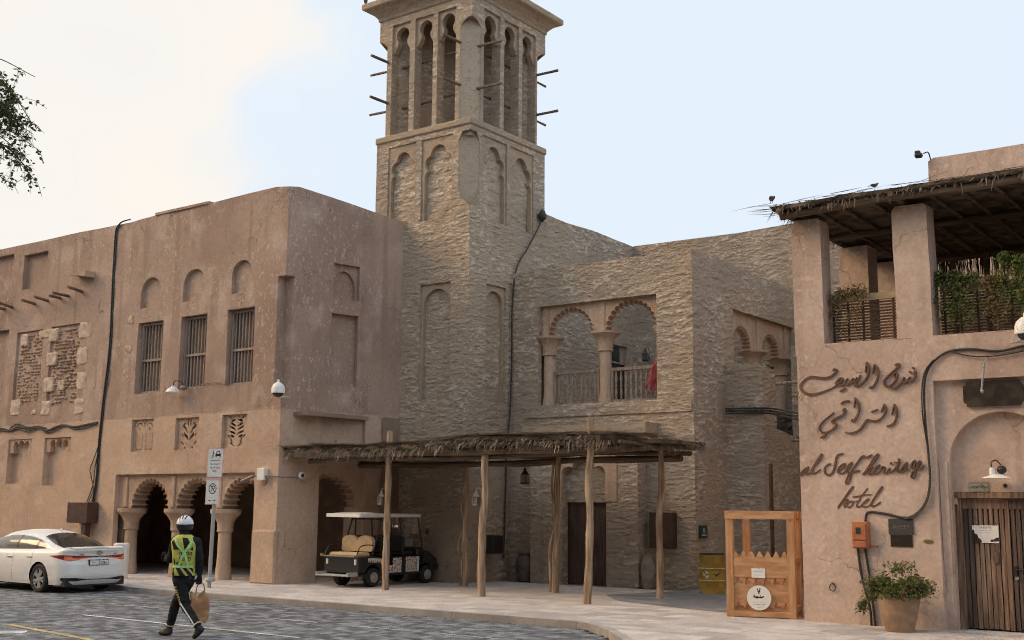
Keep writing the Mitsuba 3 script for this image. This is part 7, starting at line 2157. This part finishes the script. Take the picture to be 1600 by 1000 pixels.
HC = np.pi * .165
arm = lambda s: shapely.affinity.scale(Point(s * .165 * np.pi / 2, 1.335).buffer(1, 20), .045, .105)
vb = Polygon([(-HC, .83), (HC, .83), (HC, 1.44), (-HC, 1.44)]).difference(arm(1)).difference(arm(-1))
vk = pput('vest', vest_patch(polys(vb)[0], .0), 'vest_yellow')
blk = [Polygon([(-.16, 1.345), (-.10, 1.37), (-.02, 1.22), (-.13, 1.22)]), Polygon([(-.015, 1.40), (.055, 1.39), (.075, 1.30), (.045, 1.17), (.005, 1.235)]), Polygon([(.075, 1.22), (.10, 1.27), (.11, 1.205)]), Polygon([(-.14, 1.10), (-.115, 1.07), (-.11, 1.01), (-.14, .99)]),
       Polygon([(-.155, .945), (-.135, .945), (-.105, .83), (-.155, .83)]), Polygon([(-.095, .945), (-.04, .945), (.045, .83), (-.035, .83)]), Polygon([(.0, .945), (.045, .945), (.13, .85), (.13, .83), (.085, .83)]), Polygon([(.085, .945), (.13, .945), (.15, .90), (.15, .87)]),
       Polygon([(-.10, 1.03), (-.05, 1.03), (.0, .985), (-.08, .985)]), Polygon([(.03, 1.01), (.075, 1.01), (.10, .985), (.05, .985)]), Polygon([(-.30, 1.36), (-.20, 1.30), (-.20, .86), (-.30, .86)]), Polygon([(.20, 1.30), (.30, 1.36), (.30, .86), (.20, .86)])]
pput('dark_stripe', vest_patch(unary_union(blk).intersection(vb), .004), 'cloth_black', vk)
strap = lambda pts, w: LineString(pts).buffer(w, cap_style=2)
sx = unary_union([strap([(-.105, 1.385), (-.06, 1.27), (.02, 1.15), (.07, .975)], .017), strap([(.10, 1.35), (.045, 1.24), (-.02, 1.10), (-.055, .975)], .017), strap([(-.155, .965), (.135, .965)], .019)])
pput('strap', vest_patch(sx, .007), 'vest_green', vk)
sg_ = unary_union([strap([(-.105, 1.385), (-.06, 1.27), (.02, 1.15), (.07, .975)], .006), strap([(.10, 1.35), (.045, 1.24), (-.02, 1.10), (-.055, .975)], .006), strap([(-.155, .965), (.135, .965)], .007)])
pput('reflective_tape', vest_patch(sg_, .0095), 'reflective', vk)


def vest_text(s, h, u, z, fit):
    m = meshkit.text_mesh(s, h, .004, True)
    v = np.asarray(m.vertices)
    k = fit / v[:, 0].max()
    return vest_pt(u + v[:, 0] * k, z + v[:, 1], .0055 + v[:, 2] * .3), m.faces


pput('print', cat([vest_text('noon', .062, -.055, 1.135, .16), vest_text('SEND', .052, -.06, 1.055, .16)]), 'cloth_print', vk, False)
# lettering, stripe and ankle bands of the trousers; shoes
hipq, kneeq, ankq = P['lhip'], P['lk'], P['la']
tdir = (kneeq - hipq) / np.linalg.norm(kneeq - hipq)
outw = V3(-.62, -.78, 0)
outw -= tdir * (outw @ tdir)
outw /= np.linalg.norm(outw)
upd = np.cross(outw, tdir)
tm2 = meshkit.text_mesh('noon', .060, .004, True)
tv = np.asarray(tm2.vertices)
kx = .30 / tv[:, 0].max()
tt = .05 + tv[:, 0] * kx
rad_ = np.interp(tt, [0, np.linalg.norm(kneeq - hipq)], [.106, .080])
base = hipq + tt[:, None] * tdir
hh = (tv[:, 1] - .022)
pput('leg_print', (base + outw * (np.sqrt(np.maximum(rad_ ** 2 - hh ** 2, 0)) + .004 + tv[:, 2] * .3)[:, None] - upd * hh[:, None], tm2.faces), 'print_gold', ME, False)
st_ = []
for s in np.linspace(0, 1, 9):
    c = (kneeq + (hipq - kneeq) * .18) * (1 - s) + (ankq + V3(-.02, .01, .04)) * s
    st_.append(c + outw * (.084 * (1 - s) + .060 * s))
pput('leg_stripe', tube(st_, .012, 6), 'reflective', ME)
for c, d in ((P['la'] + V3(-.018, .01, .03), (P['lk'] - P['la'])), (P['ra'] + V3(.01, 0, .045), (P['rk'] - P['ra']))):
    d = d / np.linalg.norm(d)
    x = np.cross(d, V3(1, 0, 0))
    x /= np.linalg.norm(x)
    y = np.cross(d, x)
    pput('ankle_band', tube([c + .062 * (x * math.cos(a) + y * math.sin(a)) for a in np.linspace(0, 2 * np.pi, 21)], .011, 6, False), 'band_pale', ME)
for an, to, he in (('la', 'lt', 'lheel'), ('ra', 'rt', 'rheel')):
    mid = (P[to] + P[he]) / 2
    pput('shoe', capsule_chain([((P[an] + V3(0, 0, .0), .048), (P[he], .042)), ((P[he], .042), (mid, .046)), ((mid, .046), (P[to], .036)), ((P[an] + V3(0, 0, -.01), .046), (mid, .044))], .016, 5), 'shoe_black')
pput('glove', capsule_chain([((a, ra + .004), (b, rb + .004)) for (a, ra), (b, rb) in hand(P['rw'], P['rh'], -1, .75)], .010, 4), 'cloth_black')
pput('glove', capsule_chain([((a, ra + .003), (b, rb + .003)) for (a, ra), (b, rb) in hand(P['lw'], P['lh'], 1, .55)], .010, 4), 'cloth_black')
# helmet: white shell, dark rim and face cover
hc_ = P['head'] + V3(-.0, -.005, .03)
hm = trimesh.creation.icosphere(subdivisions=4)
hv = np.asarray(hm.vertices) * V3(.128, .145, .135)
keep = (np.asarray(hm.vertices)[hm.faces][:, :, 2].mean(1) > -.02)
pput('helmet', cat([(hv + hc_, np.asarray(hm.faces)[keep]), (hv * .97 + hc_, np.asarray(hm.faces)[keep][:, ::-1])]), 'helmet_white')
rimm = np.asarray(hm.vertices)[hm.faces][:, :, 2].mean(1)
lowk = (rimm <= -.0) & (rimm > -.62) & (np.asarray(hm.vertices)[hm.faces][:, :, 1].mean(1) < .55)
pput('helmet_rim', (hv * 1.01 + hc_, np.asarray(hm.faces)[lowk]), 'helmet_dark')
vent = [shapely.affinity.rotate(shapely.affinity.scale(Point(x, y).buffer(1, 12), .012, .05), r, origin=(x, y)) for x, y, r in ((-.055, -.02, 8), (-.012, -.01, 0), (.035, -.01, -8))]
vm = []
for g in vent:
    v, f = sheet(orient(g), (.012, .012))
    zz = .135 * np.sqrt(np.maximum(1 - (v[:, 0] / .128) ** 2 - (v[:, 1] / .145) ** 2, .05))
    vm.append((np.column_stack([v[:, 0], v[:, 1] - .06, np.zeros(len(v))]), f, zz))
vv = []
for m in vm:
    v = m[0]
    zz = .1375 * np.sqrt(np.maximum(1 - (v[:, 0] / .128) ** 2 - (v[:, 1] / .145) ** 2, .02))
    vv.append((np.column_stack([v[:, 0], v[:, 1], zz]) + hc_, m[1]))
pput('helmet_vent', cat(vv), 'helmet_dark')
pput('face_cover', capsule_chain([((P['head'] + V3(-.03, .03, -.03), .085), (P['chin'] + V3(0, 0, .0), .056)), ((P['neck'] + V3(0, 0, .02), .066), (P['chin'] + V3(0, -.02, 0), .054))], .016, 5), 'helmet_dark')
# things in the hands
one('phone', (pw_(bx((-.405, .275, 1.10), (.065, .010, .13), .6, .004)[0]), bx((-.405, .275, 1.10), (.065, .010, .13), .6, .004)[1]), 'black_metal', 'dark phone held in the walking person’s left hand', 'phone')
PB = thing('paper_bag', 'crumpled brown paper bag hanging from the walking person’s right hand', 'bag')
bm = trimesh.creation.box((1, 1, 1)).subdivide().subdivide().subdivide().subdivide()
bv = np.asarray(bm.vertices).copy()
zz = bv[:, 2] + .5
w_ = .27 * np.interp(zz, [0, .15, .6, .85, 1], [.86, .95, 1.0, 1.06, .92])
d_ = .17 * np.interp(zz, [0, .6, .9, 1], [1, 1, .75, .45])
bv = np.column_stack([bv[:, 0] * w_, bv[:, 1] * d_, zz * (.42 + .05 * np.sin(bv[:, 0] * 9))])
nz = np.stack([meshkit.noise(bv * 13, k) - .5 for k in (1, 2, 3)], -1)
nz2 = np.stack([np.abs(meshkit.noise(bv * 6, k + 5) - .5) for k in (1, 2, 3)], -1)
bv = bv + nz * .028 + (nz2 - .25) * .05
PBW = lambda v: PO + (np.asarray(v) @ np.array([[.93, .36, 0], [-.36, .93, 0], [0, 0, 1.0]])) [:, :1] * PR + (np.asarray(v) @ np.array([[.93, .36, 0], [-.36, .93, 0], [0, 0, 1.0]]))[:, 1:2] * PFW + np.asarray(v)[:, 2:3] * V3(0, 0, 1) + .25 * PR + .05 * PFW + V3(0, 0, .135)
put('bag', (PBW(bv), bm.faces), 'paper_brown', PB, 50)
put('handle', cat([tube(PBW(smoothline([(-.07, s * .03, .40), (-.05, s * .02, .53), (0, 0, .60), (.05, s * .02, .53), (.07, s * .03, .40)], 5)), .006, 6) for s in (1, -1)]), 'paper_brown', PB, 50)

# ------------------------------------------------------------------ painted lines on the road
def paint(name, pts, w, mat):
    ms = []
    g = LineString(pts).buffer(w / 2, cap_style=2)
    for p in polys(g):
        v, f = sheet(orient(p), (.4, .4))
        ms.append((np.column_stack([v, np.full(len(v), -.0935)]), f))
    return put(name, cat(ms), mat, 'road')


paint('white_line', [(-19.2, 13.02), (-13.5, 12.95)], .09, 'line_white')
paint('white_line', [(-13.3, 12.95), (-11.0, 12.92)], .05, 'line_white')
for a, b in ((-20.4, -19.2), (-18.4, -17.6), (-16.3, -15.0), (-14.0, -12.9), (-12.2, -11.2)):
    paint('dashed_line', [(a, 14.78), (b, 14.80)], .05, 'line_white')
paint('yellow_line', [(-18.6, 11.22), (-15.6, 10.76)], .12, 'line_yellow')
paint('white_block', [(-18.0, 10.0), (-17.3, 10.75)], .42, 'line_white')


# ------------------------------------------------------------------ added building, unseen behind the camera, to block low sky light under the canopy
FB = thing('added_sky_blocker', 'added unseen sand coloured building behind the camera, blocking low sky light', 'building')
FP = Plane((0, -7.5, 0), (-1, 0, 0))
fw = [box(-30 + 5.0 * k, .9, -28.2 + 5.0 * k, 2.9) for k in range(19)] + [box(-30 + 5.0 * k, z, -28.6 + 5.0 * k, z + 2.0) for k in range(19) for z in (5.2, 9.4)]
put('wall', wall(box(-35, -.12, 70, 14.0), FP, (.8, .8), None, holes=[(h, .25) for h in fw]), 'column_plaster', FB)
put('window', cat([panel(h, FP, .24, (1, 1)) for h in fw[:1]]), 'dark_glass', FB)
for h in fw[1:]:
    put('window', panel(h, FP, .24, (1, 1)), 'dark_glass', FB)
put('roof', b2(-70, 35, -20, -7.6, 13.6, 13.8), 'inner_plaster', FB)
